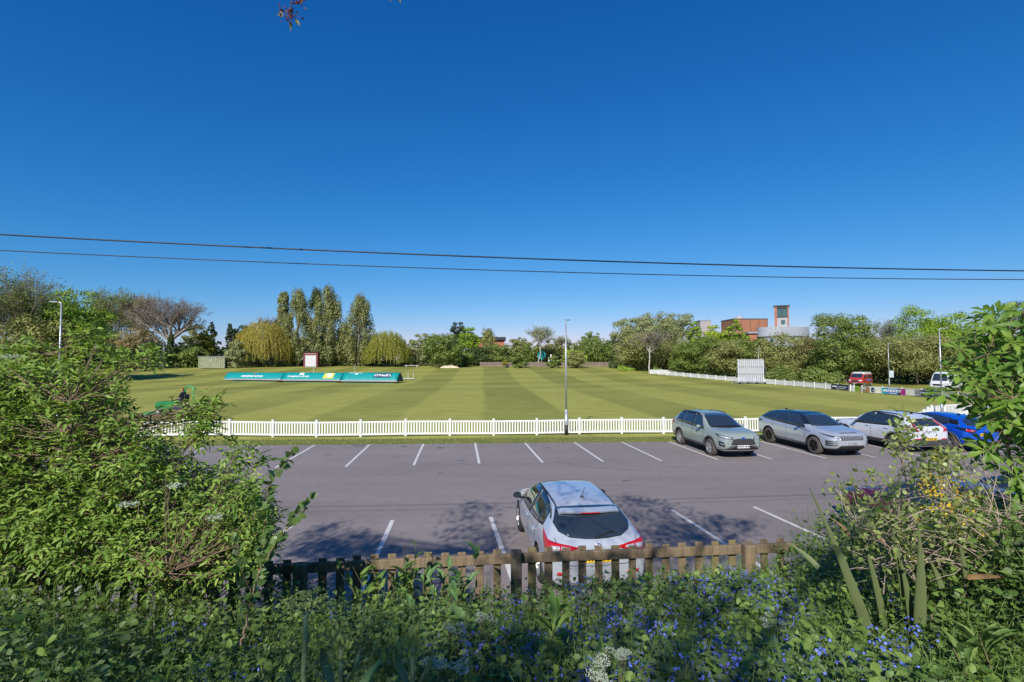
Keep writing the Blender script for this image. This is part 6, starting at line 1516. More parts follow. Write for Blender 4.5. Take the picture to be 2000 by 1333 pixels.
def stems_to(base_pts,targets,rg,r0=.016,r1=.004,sag=.0):
    S=[]
    for b in base_pts:
        pass
    return S
def bush(name,label,cat,bases,tips,leafparts,stemmat,extra=None,r0=.018,loc=None,leafname='foliage',mats=None,wig=.12):
    """stems run from the bases to groups of tips, then twigs to each tip"""
    rg=np.random.default_rng(len(tips)); bases=[np.array(b_) for b_ in bases]; loc=np.array(loc if loc is not None else bases[0]); e=tag(empty(name,Vector(loc)),label,cat)
    S=[]; tips=np.asarray(tips)
    # main limbs: k-means-like sample of the tips
    mains=tips[rg.choice(len(tips),min(len(tips),max(6,len(bases)*3)),replace=False)]; nodes=[]
    for mn in mains:
        b=bases[int(np.argmin([np.linalg.norm(np.array(b)-mn)*rg.uniform(.7,1.3) for b in bases]))]; b=np.array(b,float)
        k=7; prev=b; off=rg.normal(size=3)*.10
        for i in range(1,k+1):
            t=i/k; p=b+(mn-b)*t+off*math.sin(math.pi*t)+np.array([0,0,.10*math.sin(math.pi*t)])+rg.normal(size=3)*.012
            S.append((prev,p,r0*(1-.7*(i-1)/k),r0*(1-.7*i/k))); prev=p
            if i>=2: nodes.append((p,r0*(1-.7*i/k)))
    NP=np.array([n[0] for n in nodes])
    for t in tips:
        d=np.linalg.norm(NP-t,axis=1)+np.where(NP[:,2]>t[2]-.02,.25,0); j=int(np.argmin(d)); a=NP[j]; mid=(a+t)/2+rg.normal(size=3)*wig*.25+np.array([0,0,-.02]); rr=min(nodes[j][1]*.5,.006)
        S.append((a,mid,rr,rr*.7)); S.append((mid,t,rr*.7,.002))
    if extra: S+=extra
    V,F=segs(S,5); npmesh('stems',V-loc,F,stemmat,e,True)
    for nm,parts,mt in leafparts:
        V,F=merge(parts); npmesh(nm,V-loc,F,mt,e)
    return e
# -- the big elder bush on the left -----------------------------------------
rg=np.random.default_rng(21)
elder_poly=[(-160,715),(20,712),(80,730),(140,720),(165,738),(215,745),(235,770),(240,800),(262,835),(300,868),(345,893),(375,912),(445,925),(490,950),(515,980),(525,1020),(525,1060),(490,1095),(430,1120),(300,1130),(160,1105),(60,1090),(-160,1130)]
tips=sample_region(elder_poly,3000,3.3,4.8,rg)
tips=tips[(tips[:,2]>bank(-3,3.8)+.35)]
sprays=[[(205,725),(235,715),(262,708),(285,700),(298,697),(240,722)],[(160,690),(166,672),(152,700),(163,660)],[(395,790),(378,800),(412,797),(400,806)],[(300,822),(335,830),(372,826)],[(395,840),(400,830),(380,850),(405,848)],[(470,880),(500,905),(455,890)],[(30,690),(60,682),(90,696),(10,700),(50,700)],[(205,690),(195,672)]]
sp=[]
for g in sprays:
    for (x,y) in g:
        for _ in range(4): sp.append(np.array(at(x+rg.normal()*6,y+rg.normal()*6,3.7+rg.normal()*.05)))
tips=np.concatenate([tips,np.array(sp)])
cen=np.array(at(200,900,4.3)); out_=unit(tips-cen)
P=np.repeat(tips,4,0)+rg.normal(size=(len(tips)*4,3))*.03; D=np.repeat(out_,4,0)*.5+rg.normal(size=(len(P),3))*.7+np.array([0,0,.15])
hi=rg.random(len(P))<.27
pa,sa_=pinnate(P[~hi],D[~hi],rg,.105,2,.052,.020); pb_,sb_=pinnate(P[hi],D[hi],rg,.095,2,.048,.017,.35)
bases=[np.array((at(x,y,4.2).x,at(x,y,4.2).y,bank(at(x,y,4.2).x,4.2))) for x,y in ((30,1150),(95,1150),(140,1150),(240,1160),(300,1160),(420,1170),(-60,1150))]
elder=bush('elder_bush','large elder bush with long toothed leaves filling the left of the picture','bush',bases,tips,[('foliage',pa,M['elder']),('young_foliage',pb_,M['elder_new'])],M['twig'],extra=(sa_+sb_)[::3],r0=.022)
# umbels on the elder
fl=[]
for x,y in ((25,697),(345,948),(250,985),(420,1010)):
    c=np.array(at(x,y,3.2)); k=90; a=rg.uniform(0,6.28,k); q=np.sqrt(rg.random(k))*.055; Pn=c+np.stack([np.cos(a)*q,np.sin(a)*q,rg.normal(size=k)*.006],1); fl.append(leaves(Pn,rg.normal(size=(k,3))*[1,1,.3],np.tile([0,-.2,1.],(k,1)),.012,.012))
V,F=merge(fl); npmesh('flower_heads',V-np.array(bases[0]),F,M['petal_w'],elder)
# -- round-leaved sapling (hazel / elm shoots) centre-left --------------------
rg=np.random.default_rng(22)
def shoot(name,label,paths,leafL,leafW,mat,Y,step=18,seed=1,stem=M['twig'],cat='sapling',r=.005,every=2):
    rg=np.random.default_rng(seed); S=[];P=[];D=[]; first=None
    for pts,Yd in paths:
        q=[np.array(at(x,y,Yd)) for x,y in pts]
        if first is None: first=q[0].copy()
        pr=[]
        for a,b in zip(q,q[1:]):
            n=max(2,int(np.linalg.norm(b-a)/.017))
            for i in range(n): pr.append(a+(b-a)*i/n+rg.normal(size=3)*.003)
        pr.append(q[-1]); m=len(pr)
        for i in range(m-1):
            S.append((pr[i],pr[i+1],r*(1-.75*i/m),r*(1-.75*(i+1)/m)))
            if i%every==0 and i>m*.12:
                for _ in range(1+(rg.random()<.5)): P.append(pr[i]); d=unit(pr[i+1]-pr[i])*.35+rg.normal(size=3)*.8; D.append(d)
        for _ in range(3): P.append(pr[-1]); D.append(unit(pr[-1]-pr[-2])+rg.normal(size=3)*.5)
    P=np.array(P);D=np.array(D); n=len(P); e=tag(empty(name,Vector(first)),label,cat)
    V,F=segs(S,6); npmesh('stem',V-first,F,stem,e,True)
    sz=leafL*rg.uniform(.6,1.15,n); V,F=leaves(P,D,unit(rg.normal(size=(n,3))*.6+np.array([-.1,-.45,.6])),sz,sz*leafW,.8); npmesh('foliage',V-first,F,mat,e)
    return e
M['round_leaf']=leafm('rounded hazel leaves',(0.078,0.150,0.039),(0.163,0.247,0.065),.35,.4,.5)
shoot('hazel_sapling','thin sapling with rounded leaves leaning up over the car park right of the elder',[([(470,1260),(505,1120),(515,1040),(522,960),(545,915),(572,885)],2.9),([(505,1120),(540,1060),(575,1010),(600,985),(607,975)],2.9),([(500,1180),(470,1110),(462,1060)],2.95)],.058,.82,M['round_leaf'],2.9,seed=3,every=1,r=.006)
# -- horse chestnut sapling at the right -------------------------------------
rg=np.random.default_rng(23)
def palmate(centers,normals,rg,L,n_l=6):
    out=[]; n=len(centers); Nn=unit(normals); a0=unit(np.cross(Nn,rg.normal(size=(n,3)))); b0=np.cross(Nn,a0)
    off=rg.uniform(0,6.28,n)
    for k in range(n_l):
        a=off+(k-(n_l-1)/2)*.88; d=a0*np.cos(a)[:,None]+b0*np.sin(a)[:,None]-Nn*.12; sz=L*rg.uniform(.8,1.1,n)*(1-.16*abs(k-(n_l-1)/2)/2)
        out.append(leaves(centers,d,Nn+rg.normal(size=(n,3))*.12,sz,sz*.36,1.1,CH_V,CH_F))
    return out
CH_V=np.array([[0,0,0],[.4,0,.0],[.75,0,-.03],[1,0,-.12],[.35,.22,.03],[.72,.5,.03],[.35,-.22,.03],[.72,-.5,.03],[.15,.06,0],[.15,-.06,0]])
CH_F=np.array([[0,1,8],[8,1,4],[1,2,5],[1,5,4],[2,3,5],[0,9,1],[9,6,1],[1,7,2],[1,6,7],[2,7,3]])
ch_poly=[(1925,615),(1960,598),(2090,590),(2160,760),(2100,900),(2010,850),(1975,850),(1935,826),(1890,815),(1850,800),(1830,770),(1850,730),(1870,690),(1862,665),(1890,640),(1905,622)]
cs=sample_region(ch_poly,360,3.5,4.6,rg); cs=np.array([c for c in cs if c[0]/c[1]>.955 or rg.random()<.42]); nn=rg.normal(size=(len(cs),3))*.35+np.array([-.25,-.55,.75])
low=sample_region([(1905,850),(1960,835),(2100,830),(2110,1000),(1985,1000),(1960,930),(1930,905),(1890,880)],60,3.6,4.4,rg); cs=np.concatenate([cs,low]); nn=np.concatenate([nn,rg.normal(size=(len(low),3))*.3+np.array([-.2,-.4,.85])])
pal=palmate(cs,nn,rg,.145)
bb=[np.array((4.6,4.3,bank(4.6,4.3))),np.array((4.9,4.4,bank(4.9,4.4)))]
bush('chestnut_sapling','young chestnut tree with big hand-shaped leaves reaching in from the right edge','tree',bb,cs,[('foliage',pal,M['chest'])],M['twig'],r0=.02)
# -- currant/berberis shrub with yellow flowers -------------------------------
rg=np.random.default_rng(24)
ypoly=[(1640,1070),(1655,1000),(1665,965),(1700,985),(1735,940),(1765,900),(1790,880),(1815,865),(1850,880),(1880,915),(1905,930),(1930,975),(1920,1040),(1850,1090),(1740,1110)]
ytips=sample_region(ypoly,190,3.0,3.6,rg); ytips=np.array([t for t in ytips if not(.745<t[0]/t[1]<.87 and 3.03<t[2]<3.19 and rg.random()<.75)])
extra_t=[(1632,950),(1760,850),(1775,835),(1745,868),(1808,838),(1700,930),(1665,955),(1640,975),(1752,880),(1785,862),(1815,905),(1862,900),(1870,890),(1758,823)]
for x,y in extra_t:
    for _ in range(3): ytips=np.concatenate([ytips,[np.array(at(x+rg.normal()*4,y+rg.normal()*4,3.3))]])
k=9; P=np.repeat(ytips,k,0)+rg.normal(size=(len(ytips)*k,3))*.035; D=rg.normal(size=(len(P),3)); lv=[leaves(P,D,unit(rg.normal(size=(len(P),3))*.7+np.array([0,-.4,.7])),rg.uniform(.022,.042,len(P)),rg.uniform(.018,.034,len(P)),.6)]
fc=ytips[(rg.random(len(ytips))<.30)]; fc=fc[(fc[:,0]/fc[:,1]>.80)]
yf=sample_region([(1800,945),(1850,920),(1890,935),(1900,1000),(1870,1015),(1810,1010)],46,3.0,3.2,rg); fc=np.concatenate([fc[:26],yf[:26]])
P=np.repeat(fc,8,0)+rg.normal(size=(len(fc)*8,3))*.012; fl=[leaves(P,rg.normal(size=(len(P),3)),rg.normal(size=(len(P),3)),.014,.010)]
yb=[np.array((x,y,bank(x,y))) for x,y in ((2.6,3.4),(2.8,3.3),(3.0,3.4),(2.4,3.3))]
bush('flowering_currant','loose shrub with small pale leaves and yellow flowers in front of the maroon car','bush',yb,ytips,[('foliage',lv,M['ribes']),('flowers',fl,M['petal_y'])],M['twig_pale'],r0=.010)
# -- tangle of dry bramble canes at the right ---------------------------------
rg=np.random.default_rng(25); S=[]; P=[];D=[]
for i in range(110):
    x0,y0=rg.uniform(1900,2120),rg.uniform(1020,1130); Yd=rg.uniform(3.0,3.9); a=np.array(at(x0,y0,Yd)); ang=rg.uniform(.1,1.35); ln=rg.uniform(.35,1.0)
    d=np.array([-math.cos(ang)*rg.choice([1,1,1,-.6]),rg.normal()*.3,math.sin(ang)]); d/=np.linalg.norm(d); prev=a; n=12; r=rg.uniform(.0025,.006)
    for k in range(n):
        d=d+rg.normal(size=3)*.10+np.array([-.0,0,-.055]); d/=np.linalg.norm(d); q=prev+d*ln/n; S.append((prev,q,r*(1-.7*k/n),r*(1-.7*(k+1)/n)))
        if rg.random()<.13: dd=d+rg.normal(size=3)*.8; dd/=np.linalg.norm(dd); S.append((q,q+dd*.14,r*.5,r*.2))
        if rg.random()<.10: P.append(q);D.append(rg.normal(size=3))
        prev=q
brm=tag(empty('bramble_thicket',(3.6,3.5,bank(3.6,3.5))),'tangle of dry pinkish bramble canes at the right edge above the undergrowth','bramble'); o4=np.array(brm.location[:])
V,F=segs(S,4); npmesh('canes',V-o4,F,M['twig_pale'],brm)
P=np.array(P);D=np.array(D); V,F=leaves(P,D,unit(rg.normal(size=P.shape)+[0,0,1]),.055,.04); npmesh('foliage',V-o4,F,M['bramble'],brm)
# -- New Zealand flax ----------------------------------------------------------
flax=tag(empty('flax_plant',Vector((at(1740,1230,3.1).x,3.1,bank(2.4,3.1)))),'clump of tall stiff sword-shaped flax leaves rising above the undergrowth','plant'); o5=np.array(flax.location[:])
fb_=[((1700,1240),(1572,945),.060,3.05,'flax'),((1735,1250),(1664,1000),.045,3.1,'flax'),((1775,1230),(1722,962),.050,3.0,'flax'),((1782,1215),(1742,1070),.045,2.95,'flax'),((1797,1220),(1784,1012),.072,2.9,'flax'),((1888,1130),(1853,1025),.030,3.0,'flax'),((1840,1150),(1800,1080),.035,3.0,'flax'),((1730,1062),(1650,978),.030,3.25,'flax'),((1705,1060),(1690,985),.030,3.3,'flax'),((1600,1110),(1525,1050),.028,3.3,'flax'),((1660,1045),(1610,1004),.016,3.2,'dry'),((1725,1060),(1682,1025),.02,3.15,'dry'),((1890,1128),(1965,1122),.022,2.8,'dry'),((1745,1075),(1708,1010),.03,3.3,'flax')]
for a,b,wd,Y,mt in fb_:
    A=np.array(at(*a,Y));B=np.array(at(*b,Y+.1)); n=9; V=[];F=[]; d=(B-A); s=np.cross(unit(d),[.25,-1,.1]); s=unit(s)
    for i in range(n+1):
        t=i/n; w__=wd*.58*(1-t)**.55*(1.0 if t>.0 else 1)*(.72+.5*math.sin(math.pi*min(1,t+.25))); c=A+d*t+np.array([.03*math.sin(t*2),0,-.02*t*t]); nrm=np.array([0,-1,0.2])
        V+=[c-s*w__,c-nrm*w__*-.28 if False else c+np.array([0,.3*w__,0]),c+s*w__]
    for i in range(n): k=i*3; F+=[(k,k+1,k+4,k+3),(k+1,k+2,k+5,k+4)]
    V=[tuple(np.array(v)-o5) for v in V]+[tuple(v-o5+np.array([0,.004,0])) for v in V]; m0=(n+1)*3; F+=[tuple(x+m0 for x in f[::-1]) for f in F]
    mobj('leaf',V,F,M[mt],flax,True)
# -- undergrowth on the bank ----------------------------------------------------
rg=np.random.default_rng(26)
def vegtop(x,y):
    """height of the undergrowth above the soil"""
    v=y-.11*x; h=.42+.10*math.sin(x*2.3+v)*math.sin(v*1.9+1)
    h+=.07*smooth((x-.0)/.5)*smooth((2.4-x)/.6)*smooth((v-3.4)/.8)+.07*smooth((v-3.6)/.8)
    if x>2.3: h+=.2*smooth((x-2.3)/.9)
    if x<-1.4: h+=.26*smooth((-x-1.4)/.8)
    h*=.92+.08*smooth((5.0-v)/.8)
    return h
def scatter(n,xr=(-5.4,5.4),vr=(1.25,4.75),dens=None):
    out=[]
    while len(out)<n:
        v=vr[0]+(vr[1]-vr[0])*rg.random()**.9; hx_=v*1.12+1.5; x=rg.uniform(-hx_,hx_); y=v+.11*x
        if dens is None or rg.random()<dens(x,v): out.append((x,y))
    return np.array(out)
def zarr(pts,lo,hi):
    return np.array([bank(x,y)+vegtop(x,y)*(lo+(hi-lo)*rg.random()) for x,y in pts])
parts=[]
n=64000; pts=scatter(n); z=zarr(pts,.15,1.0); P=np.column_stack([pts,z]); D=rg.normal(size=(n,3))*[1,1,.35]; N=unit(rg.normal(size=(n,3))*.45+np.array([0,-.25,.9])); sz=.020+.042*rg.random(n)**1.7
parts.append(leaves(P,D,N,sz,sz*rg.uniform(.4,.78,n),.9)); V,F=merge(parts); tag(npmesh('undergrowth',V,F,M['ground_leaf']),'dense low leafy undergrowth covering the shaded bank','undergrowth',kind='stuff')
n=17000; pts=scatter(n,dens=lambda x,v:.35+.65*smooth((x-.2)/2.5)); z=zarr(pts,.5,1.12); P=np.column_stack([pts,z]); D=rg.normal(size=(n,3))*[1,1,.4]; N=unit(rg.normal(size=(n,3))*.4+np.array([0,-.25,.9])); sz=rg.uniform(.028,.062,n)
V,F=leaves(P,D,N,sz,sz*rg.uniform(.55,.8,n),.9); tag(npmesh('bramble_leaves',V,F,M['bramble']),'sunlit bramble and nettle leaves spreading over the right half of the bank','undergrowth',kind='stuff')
# whorled cleavers
n=3600; pts=scatter(n,dens=lambda x,v:.45+.65*smooth((x-1)/2)); V_=[]; st=[]
for x,y in pts:
    h=vegtop(x,y)*rg.uniform(.8,1.25); b=np.array([x,y,bank(x,y)+h*.3]); d=unit(np.array([rg.normal()*.3,rg.normal()*.3-.1,1.])); t=b+d*h*.8; st.append((b,t,.002,.0012))
    for k in range(6):
        V_.append((b+(t-b)*(.35+.65*k/5),d,.034*(1-.05*k)))
C=np.array([v[0] for v in V_]);Dd=np.array([v[1] for v in V_]);Sz=np.array([v[2] for v in V_]); a0=unit(np.cross(Dd,[1,.2,.1])); b0=np.cross(Dd,a0); parts=[]
for k in range(6): a=2*math.pi*k/6; parts.append(leaves(C,a0*math.cos(a)+b0*math.sin(a)+Dd*.25,Dd,Sz,Sz*.16,.5,BL_V,BL_F))
V,F=merge(parts+[segs(st,3)]); tag(npmesh('cleavers',V,F,M['nettle']),'whorled narrow-leaved cleavers weaving through the undergrowth','undergrowth',kind='stuff')
n=15000; pts=scatter(n); P=np.column_stack([pts,zarr(pts,.0,.62)]); D=rg.normal(size=(n,3))*[.45,.45,.1]+np.array([0,0,1.]); N=unit(rg.normal(size=(n,3))*[1,1,.1]); L_=rg.uniform(.14,.38,n)
V,F=leaves(P,D,N,L_,rg.uniform(.004,.009,n),2.2,BL_V,BL_F); tag(npmesh('grass_blades',V,F,M['grassb']),'long thin grass blades standing through the undergrowth on the bank','grass',kind='stuff')
# rough grass along the verge and under the white fence
def verge_tufts():
    rg=np.random.default_rng(28); P=[]
    a=np.array(eL[:]); dv=unit(np.array((eR-eL)[:])); nv=np.array([-dv[1],dv[0],0]); n=15000
    u=rg.uniform(-22,30,n); k=rg.random(n)
    off=np.where(k<.45,rg.normal(size=n)*.06+.05,np.where(k<.8,rg.uniform(0,1.3,n),1.35+rg.normal(size=n)*.12))
    P=a+dv*u[:,None]+nv*off[:,None]; P[:,2]=0; L_=rg.uniform(.03,.11,n)
    V,F=leaves(P,rg.normal(size=(n,3))*[.5,.5,.1]+[0,0,1.],unit(rg.normal(size=(n,3))*[1,1,.1]),L_,rg.uniform(.012,.03,n),1.5,BL_V,BL_F)
    tag(npmesh('verge_grass',V,F,M['vergeb']),'uneven tufts of grass along the asphalt edge and under the white fence','grass',kind='stuff')
M['vergeb']=leafm('verge grass blades',(.16,.21,.04),(.30,.30,.10),.3)
verge_tufts()
# -- alkanet plants ------------------------------------------------------------
def make_alkanet(seed,h):
    rg=np.random.default_rng(seed); e=empty('alkanet'); S=[];LP=[];LD=[];LS=[];FP=[]
    for s in range(3):
        d=np.array([rg.normal()*.22,rg.normal()*.22,1.]); p=np.zeros(3); prev=p; n=7
        for i in range(n):
            d=unit(d+rg.normal(size=3)*.07); q=prev+d*h/n; S.append((prev,q,.0045*(1-.6*i/n),.0045*(1-.6*(i+1)/n))); 
            for _ in range(2): a=rg.uniform(0,6.28); LP.append(q);LD.append([math.cos(a),math.sin(a),.35]);LS.append(.13*(1-.6*i/n)*rg.uniform(.8,1.2))
            if i>=4:
                for _ in range(2):
                    a=rg.uniform(0,6.28); t=q+np.array([math.cos(a)*.05,math.sin(a)*.05,.035]); S.append((q,t,.002,.0012)); FP.append(t)
            prev=q
        FP.append(prev)
    V,F=segs(S,4); npmesh('stem',V,F,M['stem_g'],e)
    P=np.array(LP);D=np.array(LD);sz=np.array(LS); V,F=leaves(P,D,np.tile([0,0,1.],(len(P),1))+rg.normal(size=(len(P),3))*.2,sz,sz*.42,1.2); npmesh('foliage',V,F,M['nettle'] if seed%2 else M['ground_leaf'],e)
    parts=[]; FP=np.array(FP); k=4; C=np.repeat(FP,k,0)+rg.normal(size=(len(FP)*k,3))*.013; N=unit(rg.normal(size=(len(C),3))*.6+np.array([0,-.4,.7])); a0=unit(np.cross(N,rg.normal(size=N.shape))); b0=np.cross(N,a0)
    for j in range(5): a=2*math.pi*j/5; parts.append(leaves(C,a0*math.cos(a)+b0*math.sin(a),N,.0085,.0085,.4,QV,QF))
    V,F=merge(parts); npmesh('flowers',V,F,M['petal_b'],e)
    return e
QV=np.array([[0,0,0],[.55,.5,.05],[1,.0,.0],[.55,-.5,.05]]); QF=np.array([[0,2,1],[0,3,2]])
protos=[make_alkanet(31,.42),make_alkanet(32,.50),make_alkanet(33,.36)]
spots=[]
while len(spots)<150:
    px=rg.normal(1330,190) if rg.random()<.78 else rg.uniform(200,1950); py=rg.uniform(1150,1345); 
    Y=4.6-(py-1150)/195*2.9+rg.normal()*.15; Y=max(1.5,min(4.55,Y)); x=(px-1000)/FPX*Y; spots.append((x,Y))
glab='blue-flowered alkanet plants on the bank'
for i,(x,y) in enumerate(spots):
    if i<3: o=protos[i]
    else: o=copy_tree(protos[i%3])
    v=vegtop(x,y); s=rg.uniform(.85,1.25)*(.72+.6*(v-.35)); o.location=(x,y,bank(x,y)+max(0,v-.42)*.5+.02); o.rotation_euler=(rg.normal()*.06,rg.normal()*.06,rg.uniform(0,6.28)); o.scale=(s,s,s); tag(o,'leafy alkanet plant with small bright blue flowers on the bank','plant',glab)
# -- comfrey / broad-leaved clumps ---------------------------------------------
def broad(loc,n,L,W_,label,seed,lean=.5,spike=0,mat='comfrey',name='comfrey_plant',hgt=.0,cat='plant'):
    rg=np.random.default_rng(seed); e=tag(empty(name,loc),label,cat); P=[];D=[];S=[]
    st=max(1,n//9)
    for s in range(st):
        d=unit(np.array([rg.normal()*.35,rg.normal()*.3,1.0])); hh=hgt*rg.uniform(.7,1.1); b=np.array([rg.normal()*.06,rg.normal()*.06,0]); t=b+d*hh; S.append((b,t,.007,.003))
        for k in range(n//st): q=rg.random(); a=rg.uniform(0,6.28); P.append(b+(t-b)*q); D.append([math.cos(a),math.sin(a),.25+.9*q])
    P=np.array(P);D=np.array(D); sz=L*rg.uniform(.55,1.1,len(P)); V,F=leaves(P,D,np.tile([0,0,1.],(len(P),1))+rg.normal(size=(len(P),3))*.15,sz,sz*W_,1.4); npmesh('foliage',V,F,M[mat],e); V,F=segs(S,5); npmesh('stem',V,F,M['stem_g'],e)
    return e
def bl(px,Y): x=(px-1000)/FPX*Y; return Vector((x,Y,bank(x,Y)+.03))
broad(bl(790,4.25),150,.16,.36,'tall clump of pointed leaves overtopping the wooden fence left of its middle post',1,hgt=.92,mat='nettle')
broad(bl(855,4.15),140,.16,.36,'tall leafy clump just left of the dark middle fence post',2,hgt=.84,mat='comfrey')
broad(bl(905,3.2),50,.26,.34,'broad glossy-leaved comfrey clump below the middle fence post',3,hgt=.34)
broad(bl(740,2.2),34,.24,.26,'low comfrey clump with long arching leaves at the bottom edge, left of centre',4,hgt=.40)
broad(bl(830,1.9),36,.22,.24,'long-leaved clump at the bottom edge directly left of the stout green bud stalk',5,hgt=.42)
broad(bl(1050,2.8),40,.17,.28,'upright light green willowherb clump right of the middle post, halfway down the bank',6,hgt=.62,mat='nettle',name='willowherb')
broad(bl(1190,2.2),26,.18,.30,'pale-leaved clump at the bottom edge right of centre',7,hgt=.42,mat='nettle',name='willowherb')
broad(bl(420,2.1),26,.20,.24,'narrow-leaved bright clump at the bottom left among blue flowers',8,hgt=.42,mat='nettle',name='willowherb')
broad(bl(1960,2.4),24,.22,.22,'arching narrow leaves at the bottom right corner',9,hgt=.45,mat='grassb',name='day_lily')
# -- hogweed stalks ---------------------------------------------------------------
M['hog']=pm('pale hogweed stalk',(.17,.23,.10),.6,var=.2,scale=12,bump=.4,bscale=60); M['bud']=leafm('yellow-green buds',(.22,.28,.07),(.36,.42,.14),.3)
def hogweed(px,Y,pytop,label,seed,kind):
    rg=np.random.default_rng(seed); b=bl(px,Y); top=at(px,pytop,Y).z-b.z; e=tag(empty('hogweed',b),label,'plant'); r0=.013
    pts=[(rg.normal()*.004,0,top*i/8) for i in range(9)]; MB().tube(pts,[r0*(1-.35*i/8) for i in range(9)],10).build('stalk',M['hog'],e,True)
    zs=top*.66 if kind=='open' else top*.90
    for s in (-1,1):
        m=MB(); V=[];F=[]; n=8
        for i in range(n+1):
            t=i/n; w__=.034*math.sin(math.pi*min(1,t*.8+.12)); x=s*(.012+.05*math.sin(t*1.5))
            for a in (-1.1,-.4,.4,1.1): V.append((x*1+s*w__*(math.cos(a)-1)*.7+s*w__*.35,w__*math.sin(a),zs-.06+.13*t))
        for i in range(n):
            for k in range(3): a=i*4+k; F.append((a,a+1,a+5,a+4))
        V2=[(v[0]+s*.002,v[1],v[2]) for v in V]; mm=len(V); F2=F+[tuple(q+mm for q in f[::-1]) for f in F]
        mobj('leaf_sheath',V+V2,F2,M['hog'],e,True)
    if kind=='open':
        S=[];C=[]
        for i in range(20):
            a=rg.uniform(0,6.28); q=.065*math.sqrt(rg.random()); t=np.array([math.cos(a)*q,math.sin(a)*q,top+.05-q*.25]); S.append((np.array([0,0,top-.01]),t,.0018,.001)); 
            for _ in range(16): C.append(t+rg.normal(size=3)*[.009,.009,.004])
        C=np.array(C); V,F=segs(S,3); npmesh('umbel_rays',V,F,M['hog'],e); V,F=leaves(C,rg.normal(size=C.shape),np.tile([0,-.3,1.],(len(C),1)),.009,.008); npmesh('umbel',V,F,M['bud'],e)
    else:
        k=90; C=np.array([0,0,top-.005])+rg.normal(size=(k,3))*[.016,.016,.028]; V,F=leaves(C,unit(C-[0,0,top-.06])+rg.normal(size=C.shape)*.3,rg.normal(size=C.shape),.024,.012); npmesh('bud',V,F,M['bud'],e)
    return e
hogweed(604,1.75,1190,'hogweed with open umbel and swollen leaf sheath at the bottom left of centre',1,'open'); hogweed(672,1.7,1265,'hogweed with closed yellow-green bud right of the open umbel',2,'bud'); hogweed(812,1.7,1262,'pale green budded stalk at the bottom edge right of the yellow-green bud',3,'bud'); hogweed(338,3.9,1100,'thin seed stalk poking up in front of the elder',4,'bud'); 
# -- cow parsley ----------------------------------------------------------------
def parsley(px,py,Y,label,seed):
    rg=np.random.default_rng(seed); b=bl(px,Y); c=np.array(at(px,py,Y))-np.array(b); e=tag(empty('cow_parsley',b),label,'plant'); S=[(np.zeros(3),c*.55,.003,.0025)]; C=[]
    for i in range(7):
        u=c+np.array([rg.uniform(-.06,.06),rg.uniform(-.05,.05),rg.uniform(-.015,.02)])*(Y/2.9); S.append((c*.55,u-[0,0,.03],.0018,.001))
        for j in range(7):
            a=2*math.pi*j/7; t=u+np.array([math.cos(a)*.018,math.sin(a)*.018,0]); S.append((u-[0,0,.03],t,.0008,.0006))
            for _ in range(6): C.append(t+rg.normal(size=3)*[.0045,.0045,.002])
    V,F=segs(S,3); npmesh('stem',V,F,M['stem_g'],e); C=np.array(C); V,F=leaves(C,rg.normal(size=C.shape)*[1,1,.2],np.tile([0,-.4,1.],(len(C),1)),.0055*(Y/2.9)**.5,.005); npmesh('umbel',V,F,M['petal_w'],e)
for i,(px,py,Y,lab) in enumerate(((890,1225,2.9,'white cow parsley umbel below the middle fence post, left one of two close together'),(945,1208,2.9,'white cow parsley umbel below the middle fence post, right one of two close together'),(850,1292,2.0,'white cow parsley heads near the bottom edge left of centre'),(900,1300,2.0,'small white cow parsley head near the bottom edge beside the long-leaved clump'),(1205,1282,2.1,'flat white umbel near the bottom edge right of centre, larger of two'),(1168,1290,2.1,'small white umbel directly left of the larger flat one'),(1170,1328,1.9,'white umbel touching the bottom edge right of centre'),(1505,1212,2.9,'tiny white flower head among the blue flowers on the right'))): parsley(px,py,Y,lab,i)
# -- tree standing behind the photographer: its branches hang in at the top and its shade dapples the bank
rg=np.random.default_rng(27)
sd=np.array(SUND); C=[]
def lift(g,Zmin,Zmax):
    """move a shaded ground point up the sun ray to canopy height, staying above the view"""
    for _ in range(12):
        Z=rg.uniform(Zmin,Zmax); p=g+sd*((Z-g[2])/sd[2])
        if p[1]<.3 or p[2]>4.25+.765*p[1]+.15: return p
    return None
def shade(poly,n,Z0,Z1,z=0):
    xs_=[p[0] for p in poly];ys_=[p[1] for p in poly]; k=0
    while k<n:
        x=rg.uniform(min(xs_),max(xs_));y=rg.uniform(min(ys_),max(ys_))
        if not inpoly(x,y,poly): continue
        g=np.array(gnd(x,y)) if z==0 else np.array(at(x,y,1.0))
        if z: d_=ray(x,y); t=(z-CAMH)/d_.z; g=np.array(Vector((0,0,CAMH))+d_*t)
        p=lift(g,Z0,Z1); k+=1
        if p is not None: C.append(p)
shade([(555,1100),(575,1048),(640,1022),(700,1042),(740,1045),(780,1075),(760,1100)],150,6.6,8.4)
shade([(880,1000),(930,975),(975,990),(1010,1090),(880,1110),(850,1040)],70,6.8,8.6)
shade([(1190,985),(1240,965),(1330,990),(1400,1010),(1480,1020),(1440,1080),(1260,1095)],170,6.8,8.8)
shade([(1030,950),(1200,950),(1240,1080),(1060,1080)],15,6.8,8.8)
shade([(1560,1040),(1640,1020),(1690,1050),(1600,1085)],6,7,9)
shade([(560,1130),(1540,1090),(1540,1130),(560,1190)],70,7,9.5,1.8)
shade([(250,1160),(1050,1150),(1100,1400),(100,1400)],52,7.0,10,2.2)
shade([(1000,1160),(1500,1160),(1650,1400),(1000,1400)],20,7.0,10,2.2)
shade([(1500,1130),(2000,1160),(2000,1400),(1500,1400)],14,7.0,10,2.2)
shade([(0,1130),(400,1130),(300,1400),(0,1400)],10,7,10,2.2)
